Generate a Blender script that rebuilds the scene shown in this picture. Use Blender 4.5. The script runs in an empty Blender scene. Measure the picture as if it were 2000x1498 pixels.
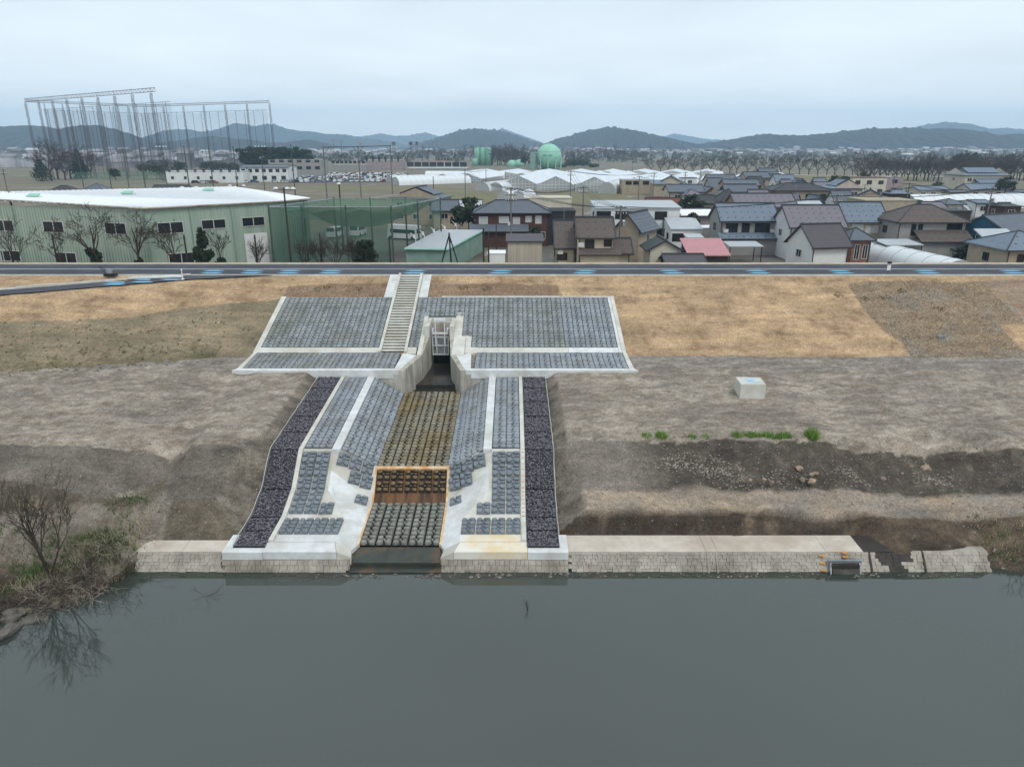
import bpy, math, random
from mathutils import Vector, Matrix, noise
R = random.Random(7)
S = bpy.context.scene
COL = S.collection

# ------------------------------------------------------------------ camera, sky, sun, exposure
CAM_H = 25.0                       # metres above the datum
FOC = 1389.0 / 2000.0              # focal length in picture widths
PITCH = math.radians(18.5)
PLAIN = 7.0                        # level of the plain behind the levee
WATER = 0.25
cam = bpy.data.objects.new('camera', bpy.data.cameras.new('camera'))
COL.objects.link(cam)
cam.location = (0, 0, CAM_H)
cam.rotation_euler = (math.pi / 2 - PITCH, 0, 0)
cam.data.sensor_width = 36
cam.data.lens = 36 * FOC
cam.data.clip_start = 0.5
cam.data.clip_end = 30000
S.camera = cam

SUN_EL, SUN_AZ = math.radians(52), math.radians(150)   # azimuth clockwise from +Y
w = bpy.data.worlds.new('World'); S.world = w; w.use_nodes = True
nt = w.node_tree; N = nt.nodes; L = nt.links
for n in list(N): N.remove(n)
def nd(nt, t, **k):
    n = nt.nodes.new(t)
    for a, b in k.items():
        if a[0] == '_': setattr(n, a[1:], b)
        else: n.inputs[int(a[1:]) if a[0] == 'i' and a[1:].isdigit() else a].default_value = b
    return n
out = nd(nt, 'ShaderNodeOutputWorld'); bg = nd(nt, 'ShaderNodeBackground', Strength=0.10)
L.new(bg.outputs[0], out.inputs[0])
sky = nd(nt, 'ShaderNodeTexSky', _sky_type='NISHITA', _sun_disc=False, _sun_elevation=SUN_EL, _sun_rotation=SUN_AZ,
         _air_density=1.0, _dust_density=3.0)
tc = nd(nt, 'ShaderNodeTexCoord')
sep = nd(nt, 'ShaderNodeSeparateXYZ'); L.new(tc.outputs['Generated'], sep.inputs[0])
zc = nd(nt, 'ShaderNodeMath', _operation='MAXIMUM', i1=0.0); L.new(sep.outputs['Z'], zc.inputs[0])
za = nd(nt, 'ShaderNodeMath', _operation='ADD', i1=0.12); L.new(zc.outputs[0], za.inputs[0])
dv = nd(nt, 'ShaderNodeVectorMath', _operation='DIVIDE')
cmb = nd(nt, 'ShaderNodeCombineXYZ'); L.new(za.outputs[0], cmb.inputs[0]); L.new(za.outputs[0], cmb.inputs[1]); cmb.inputs[2].default_value = 1
L.new(tc.outputs['Generated'], dv.inputs[0]); L.new(cmb.outputs[0], dv.inputs[1])
n1 = nd(nt, 'ShaderNodeTexNoise', Scale=0.9, Detail=4.0, Roughness=0.5, Distortion=0.3); L.new(dv.outputs[0], n1.inputs['Vector'])
# overcast deck: darker low down, brighter towards the zenith
gr = nd(nt, 'ShaderNodeValToRGB')
gr.color_ramp.elements[0].position = 0.0; gr.color_ramp.elements[0].color = (11.6, 11.9, 11.8, 1)
gr.color_ramp.elements[1].position = 1.0; gr.color_ramp.elements[1].color = (9.4, 9.9, 10.4, 1)
e = gr.color_ramp.elements.new(0.10); e.color = (8.9, 9.4, 9.6, 1)
e = gr.color_ramp.elements.new(0.24); e.color = (5.7, 6.6, 7.2, 1)
e = gr.color_ramp.elements.new(0.45); e.color = (6.6, 7.3, 7.8, 1)
L.new(zc.outputs[0], gr.inputs[0])
cr = nd(nt, 'ShaderNodeMapRange', i1=0.3, i2=0.7, i3=0.92, i4=1.08); L.new(n1.outputs['Fac'], cr.inputs[0])
cl = nd(nt, 'ShaderNodeVectorMath', _operation='SCALE'); L.new(gr.outputs[0], cl.inputs[0]); L.new(cr.outputs[0], cl.inputs['Scale'])
mx = nd(nt, 'ShaderNodeMix', _data_type='RGBA'); mx.inputs[0].default_value = 0.86
L.new(sky.outputs[0], mx.inputs[6]); L.new(cl.outputs[0], mx.inputs[7]); L.new(mx.outputs[2], bg.inputs[0])

sun = bpy.data.objects.new('sun', bpy.data.lights.new('sun', 'SUN')); COL.objects.link(sun)
sun.data.energy = 1.1; sun.data.angle = math.radians(18); sun.data.color = (1, 0.97, 0.92)
sd = Vector((math.sin(SUN_AZ) * math.cos(SUN_EL), math.cos(SUN_AZ) * math.cos(SUN_EL), math.sin(SUN_EL)))
sun.rotation_euler = sd.to_track_quat('Z', 'Y').to_euler()
S.view_settings.view_transform = 'Standard'; S.view_settings.look = 'None'
S.view_settings.exposure = 0.42; S.view_settings.gamma = 1.0
S.cycles.use_denoising = True
S.cycles.max_bounces = 6; S.cycles.diffuse_bounces = 2; S.cycles.glossy_bounces = 2
S.cycles.transparent_max_bounces = 24; S.cycles.volume_bounces = 2
S.cycles.sample_clamp_indirect = 4

# ------------------------------------------------------------------ measuring: where a photo point lies in the place
def at(px, py, z=None, d=None):
    u = (px - 1000) / 1389.0; v = (749 - py) / 1389.0
    dy = math.cos(PITCH) + v * math.sin(PITCH); dz = -math.sin(PITCH) + v * math.cos(PITCH)
    t = (z - CAM_H) / dz if z is not None else d / dy
    return Vector((u * t, dy * t, CAM_H + dz * t))
def lin(c):
    c /= 255.0
    return c / 12.92 if c <= 0.04045 else ((c + 0.055) / 1.055) ** 2.4
def rgb(r, g, b, k=0.86): return (lin(r) * k, lin(g) * k, lin(b) * k, 1)

# ------------------------------------------------------------------ materials
MATS = {}
def newmat(name):
    m = bpy.data.materials.new(name); m.use_nodes = True; MATS[name] = m
    return m, m.node_tree, m.node_tree.nodes['Principled BSDF']
def mat(name, c, c2=None, scale=1.0, rough=0.85, bump=0.0, bscale=None, detail=6, rnd=0.0, spec=0.3, metal=0.0, stretch=None,
        c3=None, scale3=0.15, lo=0.35, hi=0.65, island=0.0):
    m, t, b = newmat(name)
    b.inputs['Roughness'].default_value = rough; b.inputs['Specular IOR Level'].default_value = spec; b.inputs['Metallic'].default_value = metal
    if c2 is None: c2 = tuple(x * 0.82 for x in c[:3]) + (1,)
    g = nd(t, 'ShaderNodeNewGeometry')
    vec = g.outputs['Position']
    if stretch:
        mp = nd(t, 'ShaderNodeMapping'); mp.inputs['Scale'].default_value = stretch; t.links.new(vec, mp.inputs[0]); vec = mp.outputs[0]
    n = nd(t, 'ShaderNodeTexNoise', Scale=scale, Detail=detail, Roughness=0.6); t.links.new(vec, n.inputs['Vector'])
    r = nd(t, 'ShaderNodeMapRange', i1=lo, i2=hi); t.links.new(n.outputs['Fac'], r.inputs[0])
    x = nd(t, 'ShaderNodeMix', _data_type='RGBA', i6=c, i7=c2); t.links.new(r.outputs[0], x.inputs[0])
    last = x.outputs[2]
    if c3 is not None:
        n3 = nd(t, 'ShaderNodeTexNoise', Scale=scale3, Detail=4.0, Roughness=0.6); t.links.new(vec, n3.inputs['Vector'])
        r3 = nd(t, 'ShaderNodeMapRange', i1=0.45, i2=0.65); t.links.new(n3.outputs['Fac'], r3.inputs[0])
        x3 = nd(t, 'ShaderNodeMix', _data_type='RGBA', i7=c3); t.links.new(r3.outputs[0], x3.inputs[0]); t.links.new(last, x3.inputs[6]); last = x3.outputs[2]
    for amt, src in ((rnd, 'obj'), (island, 'isl')):
        if amt:
            if src == 'obj': o = nd(t, 'ShaderNodeObjectInfo').outputs['Random']
            else: o = g.outputs['Random Per Island']
            mr = nd(t, 'ShaderNodeMapRange', i3=1 - amt, i4=1 + amt); t.links.new(o, mr.inputs[0])
            s = nd(t, 'ShaderNodeVectorMath', _operation='SCALE'); t.links.new(last, s.inputs[0]); t.links.new(mr.outputs[0], s.inputs['Scale']); last = s.outputs[0]
    t.links.new(last, b.inputs['Base Color'])
    if bump:
        bn = nd(t, 'ShaderNodeTexNoise', Scale=bscale or scale * 4, Detail=5.0, Roughness=0.65); t.links.new(vec, bn.inputs['Vector'])
        bb = nd(t, 'ShaderNodeBump', Strength=1.0, Distance=bump); t.links.new(bn.outputs['Fac'], bb.inputs['Height']); t.links.new(bb.outputs[0], b.inputs['Normal'])
    return m
mat('concrete', rgb(214, 214, 206), rgb(196, 194, 184), 1.2, bump=0.01, c3=rgb(186, 182, 170), scale3=0.35)
mat('concrete_white', rgb(222, 226, 226), rgb(204, 207, 205), 1.5, bump=0.006, c3=rgb(194, 194, 188), scale3=0.5)
mat('concrete_old', rgb(176, 170, 158), rgb(150, 144, 132), 1.6, bump=0.02, c3=rgb(128, 122, 110), scale3=0.5)
mat('concrete_wall', rgb(196, 192, 182), rgb(164, 160, 148), 0.9, stretch=(2.2, 2.2, 0.45), bump=0.01, c3=rgb(140, 135, 122), scale3=0.6)
mat('coping_old', rgb(208, 199, 186), rgb(192, 182, 168), 1.2, bump=0.01, c3=rgb(180, 168, 152), scale3=0.4)
mat('concrete_wet', rgb(52, 52, 50), rgb(38, 38, 36), 0.8, rough=0.16, spec=0.5, c3=rgb(70, 64, 50), scale3=0.4)
mat('algae_concrete', rgb(64, 70, 62), rgb(46, 50, 46), 1.0, rough=0.3, c3=rgb(92, 74, 52), scale3=0.7)
mat('rust_concrete', rgb(112, 76, 42), rgb(62, 42, 30), 1.1, rough=0.4, stretch=(1.6, 0.3, 0.3), lo=0.42, hi=0.58)
mat('rust_stain', rgb(216, 182, 136), rgb(222, 206, 180), 3.0, bump=0.01, c3=rgb(202, 148, 92), scale3=1.2)
mat('stain_concrete', rgb(228, 226, 218), rgb(222, 216, 200), 0.7, c3=rgb(222, 202, 160), scale3=0.45)
mat('block', rgb(148, 154, 155), rgb(130, 136, 138), 3.0, rnd=0.15, bump=0.02, bscale=9, c3=rgb(128, 131, 124), scale3=.3)
mat('block_new', rgb(152, 159, 165), rgb(132, 139, 146), 3.0, rnd=0.15, bump=0.02, bscale=9, c3=rgb(136, 140, 140), scale3=.35)
mat('block_steep', rgb(130, 138, 144), rgb(116, 123, 129), 3.0, rnd=0.08, bump=0.012, bscale=9)
mat('block_joint', rgb(104, 110, 113), rgb(84, 89, 92), 2.0)
mat('stone_wet', rgb(150, 144, 126), rgb(112, 108, 94), 1.2, rough=0.42, rnd=0.16, bump=0.01, c3=rgb(128, 114, 82), scale3=0.25)
mat('stone_rusty', rgb(120, 100, 68), rgb(74, 58, 40), 2.6, rough=0.4, rnd=0.2, bump=0.01)
mat('stone_grey', rgb(142, 143, 134), rgb(116, 117, 108), 1.5, rough=0.5, rnd=0.12, bump=0.01)
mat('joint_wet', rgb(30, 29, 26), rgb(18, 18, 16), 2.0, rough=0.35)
mat('gabion_stone', rgb(112, 109, 116), rgb(92, 90, 96), 4.0, island=0.55)
mat('gabion_bed', rgb(62, 60, 66), None, 4.0)
mat('wire', rgb(120, 122, 126), None, 4.0, rough=0.5, metal=0.6)
mat('steel', rgb(168, 172, 176), rgb(140, 144, 148), 2.0, rough=0.35, metal=0.7)
mat('steel_white', rgb(224, 228, 230), None, 2.0, rough=0.4)
mat('asphalt', rgb(70, 72, 80), rgb(60, 62, 70), 0.6, bump=0.004, bscale=30, c3=rgb(78, 80, 86), scale3=0.2)
mat('paint_white', rgb(226, 228, 230), rgb(204, 206, 208), 2.0)
mat('paint_blue', rgb(120, 200, 236), rgb(140, 206, 236), 4.0)
mat('paint_orange', rgb(224, 158, 60), rgb(190, 120, 40), 6.0)
mat('gravel', rgb(138, 132, 122), rgb(100, 95, 88), 3.0, island=0.4)
mat('boulder', rgb(168, 146, 122), rgb(130, 116, 100), 3.0, bump=0.02, rnd=0.2)
mat('rock', rgb(112, 108, 100), rgb(84, 80, 74), 1.5, bump=0.05, rnd=0.1)
mat('grass', rgb(98, 120, 64), rgb(68, 88, 46), 1.0, island=0.35)
mat('weed', rgb(120, 156, 66), rgb(92, 126, 48), 1.0, island=0.3)
mat('grass_dry', rgb(196, 180, 152), rgb(164, 146, 118), 1.0, island=0.3)
mat('grass_olive', rgb(92, 92, 56), rgb(70, 72, 44), 1.0, island=0.3)
mat('twig', rgb(86, 76, 66), rgb(62, 54, 47), 3.0)
mat('twig_pale', rgb(176, 166, 146), rgb(150, 140, 122), 3.0)
mat('bark', rgb(70, 58, 48), rgb(50, 42, 36), 4.0)
mat('twig_far', rgb(86, 76, 72), rgb(74, 65, 62), 0.3, rnd=0.1)
mat('leaf_dark', rgb(46, 60, 36), rgb(32, 44, 28), 0.8, island=0.4)
mat('leaf_mid', rgb(70, 84, 52), rgb(50, 62, 38), 0.5, island=0.4)
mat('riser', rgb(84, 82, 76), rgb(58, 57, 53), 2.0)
mat('mud', rgb(62, 56, 50), rgb(46, 42, 38), 1.5, rough=0.6, bump=0.03)
mat('white_thing', rgb(232, 234, 234), None, 3.0, rough=0.5)
mat('black_thing', rgb(30, 30, 32), None, 3.0, rough=0.5)

# water: dark, still, slightly rippled
m, t, b = newmat('water')
b.inputs['Base Color'].default_value = rgb(78, 86, 80, 0.8); b.inputs['Roughness'].default_value = 0.035; b.inputs['IOR'].default_value = 1.6
b.inputs['Specular IOR Level'].default_value = 0.6
g = nd(t, 'ShaderNodeNewGeometry'); n = nd(t, 'ShaderNodeTexNoise', Scale=0.5, Detail=3.0); mp = nd(t, 'ShaderNodeMapping'); mp.inputs['Scale'].default_value = (0.5, 1.1, 1)
t.links.new(g.outputs['Position'], mp.inputs[0]); t.links.new(mp.outputs[0], n.inputs['Vector'])
bb = nd(t, 'ShaderNodeBump', Strength=0.25, Distance=0.03); t.links.new(n.outputs['Fac'], bb.inputs['Height']); t.links.new(bb.outputs[0], b.inputs['Normal'])
n2 = nd(t, 'ShaderNodeTexNoise', Scale=0.06, Detail=2.0); t.links.new(g.outputs['Position'], n2.inputs['Vector'])
x = nd(t, 'ShaderNodeMix', _data_type='RGBA', i6=rgb(84, 94, 85, 0.5), i7=rgb(68, 77, 71, 0.46)); t.links.new(n2.outputs['Fac'], x.inputs[0]); t.links.new(x.outputs[2], b.inputs['Base Color'])

# earth: colour of the soil, mat or turf comes as a point attribute, grain from noise
m, t, b = newmat('earth')
b.inputs['Roughness'].default_value = 0.95; b.inputs['Specular IOR Level'].default_value = 0.1
a = nd(t, 'ShaderNodeAttribute', _attribute_name='soil'); g = nd(t, 'ShaderNodeNewGeometry')
def fac(t, vec, scale, lo, hi, o0, o1, detail=8.0, rough=0.65):
    n = nd(t, 'ShaderNodeTexNoise', Scale=scale, Detail=detail, Roughness=rough); t.links.new(vec, n.inputs['Vector'])
    r = nd(t, 'ShaderNodeMapRange', i1=lo, i2=hi, i3=o0, i4=o1); t.links.new(n.outputs['Fac'], r.inputs[0]); return r.outputs[0]
def mul(t, p, q):
    s = nd(t, 'ShaderNodeMath', _operation='MULTIPLY'); t.links.new(p, s.inputs[0]); t.links.new(q, s.inputs[1]); return s.outputs[0]
mp = nd(t, 'ShaderNodeMapping'); mp.inputs['Scale'].default_value = (0.35, 1.5, 1.5); mp.inputs['Rotation'].default_value = (0, 0, 0.12); t.links.new(g.outputs['Position'], mp.inputs[0])
f1 = fac(t, mp.outputs[0], 0.55, 0.3, 0.7, 0.74, 1.22)
f2 = fac(t, g.outputs['Position'], 3.2, 0.3, 0.7, 0.74, 1.28)
f3 = fac(t, g.outputs['Position'], 11.0, 0.32, 0.68, 0.6, 1.42, 4.0)
f4 = fac(t, g.outputs['Position'], 0.17, 0.35, 0.65, 0.88, 1.12, 3.0)
ff = mul(t, mul(t, f1, f4), mul(t, f2, f3))
s = nd(t, 'ShaderNodeVectorMath', _operation='SCALE'); t.links.new(a.outputs['Color'], s.inputs[0]); t.links.new(ff, s.inputs['Scale'])
# scattered pale grit
vo = nd(t, 'ShaderNodeTexVoronoi', Scale=3.3); t.links.new(g.outputs['Position'], vo.inputs['Vector'])
sr = nd(t, 'ShaderNodeSeparateColor'); t.links.new(vo.outputs['Color'], sr.inputs[0])
th = nd(t, 'ShaderNodeMapRange', i1=0.10, i2=0.16, i3=1.0, i4=0.0); t.links.new(vo.outputs['Distance'], th.inputs[0])
pk = nd(t, 'ShaderNodeMath', _operation='GREATER_THAN', i1=0.80); t.links.new(sr.outputs[0], pk.inputs[0])
gm = mul(t, mul(t, th.outputs[0], pk.outputs[0]), a.outputs['Alpha'])
x = nd(t, 'ShaderNodeMix', _data_type='RGBA', i7=rgb(176, 172, 162)); t.links.new(gm, x.inputs[0]); t.links.new(s.outputs[0], x.inputs[6])
t.links.new(x.outputs[2], b.inputs['Base Color'])
hn = nd(t, 'ShaderNodeTexNoise', Scale=5.0, Detail=7.0, Roughness=0.7); t.links.new(g.outputs['Position'], hn.inputs['Vector'])
bb = nd(t, 'ShaderNodeBump', Strength=1.0, Distance=0.16); t.links.new(hn.outputs['Fac'], bb.inputs['Height']); t.links.new(bb.outputs[0], b.inputs['Normal'])

# ------------------------------------------------------------------ mesh builder
class MB:
    def __init__(s): s.v = []; s.f = []; s.m = []
    def poly(s, pts, mi=0):
        k = len(s.v); s.v += [tuple(p) for p in pts]; s.f.append(tuple(range(k, k + len(pts)))); s.m.append(mi)
    def hull8(s, c, mi=0):          # 8 corners: bottom 4 (ccw from above), top 4
        k = len(s.v); s.v += [tuple(p) for p in c]
        for q in ((3, 2, 1, 0), (4, 5, 6, 7), (0, 1, 5, 4), (1, 2, 6, 5), (2, 3, 7, 6), (3, 0, 4, 7)):
            s.f.append(tuple(k + i for i in q)); s.m.append(mi)
    def box(s, x0, x1, y0, y1, z0, z1, mi=0):
        s.hull8([(x0, y0, z0), (x1, y0, z0), (x1, y1, z0), (x0, y1, z0), (x0, y0, z1), (x1, y0, z1), (x1, y1, z1), (x0, y1, z1)], mi)
    def slab(s, pts, th, mi=0):     # polygon (ccw from above) given thickness downwards
        n = len(pts); k = len(s.v); s.v += [tuple(p) for p in pts] + [(p[0], p[1], p[2] - th) for p in pts]
        s.f.append(tuple(range(k, k + n))); s.m.append(mi); s.f.append(tuple(range(k + 2 * n - 1, k + n - 1, -1))); s.m.append(mi)
        for i in range(n):
            j = (i + 1) % n; s.f.append((k + i, k + n + i, k + n + j, k + j)); s.m.append(mi)
    def prism(s, pts, z0, z1, mi=0): s.slab([(p[0], p[1], z1) for p in pts], z1 - z0, mi)
    def tube(s, p, q, r0, r1=None, n=6, mi=0, cap=True):
        p = Vector(p); q = Vector(q); r1 = r0 if r1 is None else r1; d = q - p
        if d.length < 1e-6: return
        d.normalize(); a = d.orthogonal().normalized(); c = d.cross(a); k = len(s.v)
        for P, r in ((p, r0), (q, r1)):
            for i in range(n):
                g = 2 * math.pi * i / n; o = P + (a * math.cos(g) + c * math.sin(g)) * r; s.v.append((o.x, o.y, o.z))
        for i in range(n):
            j = (i + 1) % n; s.f.append((k + i, k + j, k + n + j, k + n + i)); s.m.append(mi)
        if cap:
            s.f.append(tuple(range(k + n - 1, k - 1, -1))); s.m.append(mi); s.f.append(tuple(range(k + n, k + 2 * n))); s.m.append(mi)
    def path(s, pts, r, n=5, mi=0):
        for a, b in zip(pts, pts[1:]): s.tube(a, b, r, r, n, mi, False)
    def lathe(s, c, prof, n=16, mi=0):   # prof: (radius, z) bottom to top
        k = len(s.v)
        for r, z in prof:
            for i in range(n):
                g = 2 * math.pi * i / n; s.v.append((c[0] + r * math.cos(g), c[1] + r * math.sin(g), c[2] + z))
        for j in range(len(prof) - 1):
            for i in range(n):
                i2 = (i + 1) % n; s.f.append((k + j * n + i, k + j * n + i2, k + (j + 1) * n + i2, k + (j + 1) * n + i)); s.m.append(mi)
        s.f.append(tuple(range(k + n - 1, k - 1, -1))); s.m.append(mi); e = k + (len(prof) - 1) * n; s.f.append(tuple(range(e, e + n))); s.m.append(mi)
    def stone(s, c, r, rg, mi=0, flat=0.7):   # lumpy octahedron, split once
        k = len(s.v); a = rg.random() * 6.28; e = [rg.uniform(0.7, 1.25) for _ in range(8)]
        for i in range(6):
            g = a + i * math.pi / 3; s.v.append((c[0] + math.cos(g) * r * e[i], c[1] + math.sin(g) * r * e[i] * 0.85, c[2] + rg.uniform(-0.1, 0.1) * r))
        s.v.append((c[0] + rg.uniform(-.3, .3) * r, c[1] + rg.uniform(-.3, .3) * r, c[2] + r * flat * e[6])); s.v.append((c[0], c[1], c[2] - r * flat))
        for i in range(6):
            j = (i + 1) % 6; s.f.append((k + i, k + j, k + 6)); s.m.append(mi); s.f.append((k + j, k + i, k + 7)); s.m.append(mi)
    def rock(s, c, r, rg, mi=0, sq=(1, .8, .6)):   # rounded, broken-faced rock
        n, m = 10, 6; k = len(s.v); o = Vector((rg.random() * 50, rg.random() * 50, 0)); a0 = rg.random() * 6.28
        for j in range(m + 1):
            t = math.pi * j / m
            for i in range(n):
                g = 2 * math.pi * i / n; d = Vector((math.sin(t) * math.cos(g), math.sin(t) * math.sin(g), math.cos(t)))
                q = r * (1 + .75 * noise.noise(d * 1.3 + o) + .2 * noise.noise(d * 3 + o)); x, y = d.x * q * sq[0], d.y * q * sq[1]
                s.v.append((c[0] + x * math.cos(a0) - y * math.sin(a0), c[1] + x * math.sin(a0) + y * math.cos(a0), c[2] + d.z * q * sq[2]))
        for j in range(m):
            for i in range(n): i2 = (i + 1) % n; s.f.append((k + j * n + i2, k + j * n + i, k + (j + 1) * n + i, k + (j + 1) * n + i2)); s.m.append(mi)
    def blade(s, p, h, lean, wd, rg, mi=0):
        a = rg.random() * 6.28; dx, dy = math.cos(a), math.sin(a); b = rg.random() * 6.28
        k = len(s.v); tip = (p[0] + math.cos(b) * lean, p[1] + math.sin(b) * lean, p[2] + h)
        s.v += [(p[0] - dx * wd, p[1] - dy * wd, p[2]), (p[0] + dx * wd, p[1] + dy * wd, p[2]), tip]; s.f.append((k, k + 1, k + 2)); s.m.append(mi)
    def leafball(s, c, rad, n, size, rg, mi=0, shell=0.45):
        for _ in range(n):
            d = Vector((rg.gauss(0, 1), rg.gauss(0, 1), rg.gauss(0, 1))).normalized(); q = shell + (1 - shell) * rg.random() ** 0.6
            p = Vector((c[0] + d.x * rad[0] * q, c[1] + d.y * rad[1] * q, c[2] + d.z * rad[2] * q))
            u = Vector((rg.gauss(0, 1), rg.gauss(0, 1), rg.gauss(0, 1))).normalized(); v = u.orthogonal().normalized(); z = size * rg.uniform(0.5, 1.3)
            s.poly([p - u * z, p + v * z * 0.6, p + u * z, p - v * z * 0.6], mi)
    def mesh(s, name, mats, off=(0, 0, 0), smooth=False):
        me = bpy.data.meshes.new(name)
        ox, oy, oz = off
        me.from_pydata([(a - ox, b - oy, c - oz) for a, b, c in s.v], [], s.f)
        for q in (mats if isinstance(mats, (list, tuple)) else [mats]): me.materials.append(MATS[q])
        me.polygons.foreach_set('material_index', s.m)
        if smooth: me.polygons.foreach_set('use_smooth', [True] * len(s.f))
        me.update(); return me
def tag(o, label=None, cat=None, group=None, kind=None, category=None):
    cat = cat or category
    for k, q in (('label', label), ('category', cat), ('group', group), ('kind', kind)):
        if q: o[k] = q
    return o
def thing(name, loc, label, cat, group=None, rz=0):
    o = bpy.data.objects.new(name, None); o.location = loc; o.rotation_euler = (0, 0, rz); o.empty_display_size = 0.3
    COL.objects.link(o); return tag(o, label, cat, group)
def part(name, mb, mats, root=None, smooth=False, local=False, **tags):
    """mb in world coordinates (or local to root when local=True); root is an unrotated parent at root.location, or None."""
    off = Vector((0, 0, 0)); p = root
    if not local:
        while p is not None: off += Vector(p.location); p = p.parent
    base = Vector((0, 0, 0))
    if root is None and mb.v and not tags.get('kind') == 'structure':
        n = len(mb.v); base = Vector((sum(q[0] for q in mb.v) / n, sum(q[1] for q in mb.v) / n, min(q[2] for q in mb.v)))
    me = mb.mesh(name, mats, off + base, smooth)
    o = bpy.data.objects.new(name, me); o.parent = root; o.location = base; COL.objects.link(o)
    return tag(o, **tags)
def put(name, me, root, mtx=None, **tags):
    o = bpy.data.objects.new(name, me); o.parent = root
    if mtx is not None: o.matrix_basis = mtx
    COL.objects.link(o); return tag(o, **tags)
def copy_tree(o, parent=None):
    c = o.copy(); COL.objects.link(c); c.parent = parent
    for ch in o.children: copy_tree(ch, c)
    return c
def interp(t, pts):
    if t <= pts[0][0]: return pts[0][1]
    for (a, b), (c, d) in zip(pts, pts[1:]):
        if t <= c: return b + (d - b) * (t - a) / (c - a)
    return pts[-1][1]
def inside(x, y, poly):
    r = False; j = len(poly) - 1
    for i in range(len(poly)):
        xi, yi = poly[i][0], poly[i][1]; xj, yj = poly[j][0], poly[j][1]
        if (yi > y) != (yj > y) and x < (xj - xi) * (y - yi) / (yj - yi) + xi: r = not r
        j = i
    return r
def fbm(x, y, z=0.0, o=4): return noise.fractal(Vector((x, y, z)), 1.0, 2.0, o)
# ================================================================== RIVER BANK, LEVEE AND SLUICE
CX = -7.15                                    # axis of the outfall channel
S_PROF = [(37.9, 1.43), (41.7, 1.62), (44.2, 2.4), (46.6, 4.3), (60.6, 5.3)]      # apron strips beside the channel
C_PROF = [(38.2, 0.55), (39.5, 0.83), (44.5, 1.2), (46.5, 3.0), (61.0, 3.75)]     # channel bed
RIGHT = [(30, -2), (37.6, -0.5), (38.4, 1.0), (40.05, 1.12), (40.3, 1.25), (41.0, 2.65), (41.4, 2.82), (43.1, 3.05), (46.9, 4.9), (47.4, 5.0), (65, 6.1), (80, 6.3)]
LEFT = [(30, -2), (37.6, -0.5), (38.4, 1.0), (39.4, 1.15), (39.75, 1.3), (41.7, 2.95), (42.4, 3.1), (46.1, 4.9), (46.6, 5.0), (65, 6.1), (80, 6.3)]
SHORE_L = [(-60, 25.5), (-34, 28.4), (-29, 30.9), (-27.4, 31.9), (-25.2, 33.8), (-23.4, 35.7), (-22.7, 37.4)]     # waterline of the natural bank
SHORE_R = [(28.6, 38.2), (30, 38.0), (32, 37.3), (36, 36.4), (60, 34)]
def edge_y(x): return interp(x, [(-90, 60.5), (-52.4, 71.4), (-36, 76.9), (-25.6, 79.75), (90, 79.8)])
def edge_z(x): return interp(x, [(-90, 9.5), (-52.4, 10.45), (-36, 11.03), (-25.6, 11.115), (90, 11.13)])
def slope_z(x, y): return edge_z(x) + (y - edge_y(x)) / 3.0
def bank_z(x, y, cut=True):
    nz = fbm(x * 0.35, y * 0.35, 3.1, 4); n2 = fbm(x * 1.3, y * 1.3, 9.0, 3)
    if x > -7:
        wob = fbm(x * 0.12, 2.0, 0, 3)
        z = interp(y + (wob * 0.4 if x > 14 else wob * 0.08), RIGHT)
        k = min(1, max(0, (x - 22.6) / 2.0))
        if k: z = z * (1 - k) + interp(y + wob * 1.2, [(30, -2), (37.6, -0.4), (38.15, 0.3), (38.55, 1.36), (40.2, 1.95), (43, 2.75), (45.2, 3.0), (48.2, 4.7), (65, 6.05), (80, 6.3)]) * k
        k = min(1, max(0, (x - 27.5) / 2.5))
        if k:
            y0 = interp(x, SHORE_R); z = z * (1 - k) + interp(y - y0, [(-6, -2), (0, WATER - 0.05), (0.4, 0.6), (3.5, 2.2), (8, 3.3), (11.5, 4.8), (28, 6.05)]) * k
    else:
        z = interp(y + fbm(x * 0.15, 7.0, 0, 3) * 0.15, LEFT)
        k = min(1, max(0, (-22.6 - x) / 1.6))
        if k:
            y0 = interp(x, SHORE_L); zz = interp(y - y0, [(-8, -2.5), (0, WATER - 0.05), (0.5, 0.9), (2.2, 1.55), (6.5, 2.1), (9.5, 2.9), (13.5, 4.6), (31, 6.05)])
            m = math.exp(-(((x + 24.6) / 2.0) ** 2 + ((y - 41.2) / 1.0) ** 2)); zz += 1.0 * m        # heap of spoil
            zz = min(zz, interp(y, LEFT) + 1.2 + 0.0 * y)
            z = z * (1 - k) + zz * k; z += n2 * 0.10 * k
    rough = 0.05 + 0.22 * max(0, min(1, (48.5 - y) / 2)) * max(0, min(1, (y - 40.5) / 1)) * (1.6 if x > 9 else 0.5)
    z += nz * rough * 0.9 + n2 * rough * 0.35
    # the cut that the outfall sits in
    dx = abs(x - CX)
    if not cut: return z
    if dx < 18 and y < 62:
        s = interp(y, S_PROF) - 0.22
        lim = s + max(0.0, dx - 10.05) * 0.68
        if y < 38.6: lim = min(lim, -0.5) if dx < 10.4 else lim
        z = min(z, lim)
        if dx < 5.3: z = min(z, interp(y, C_PROF) - 0.3 + max(0, dx - 2.6) * 0.5)
    if -9.6 - 0.6 < x < -4.6 + 0.6 and 59.5 < y < 72: z = min(z, 3.3)
    return z
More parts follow.
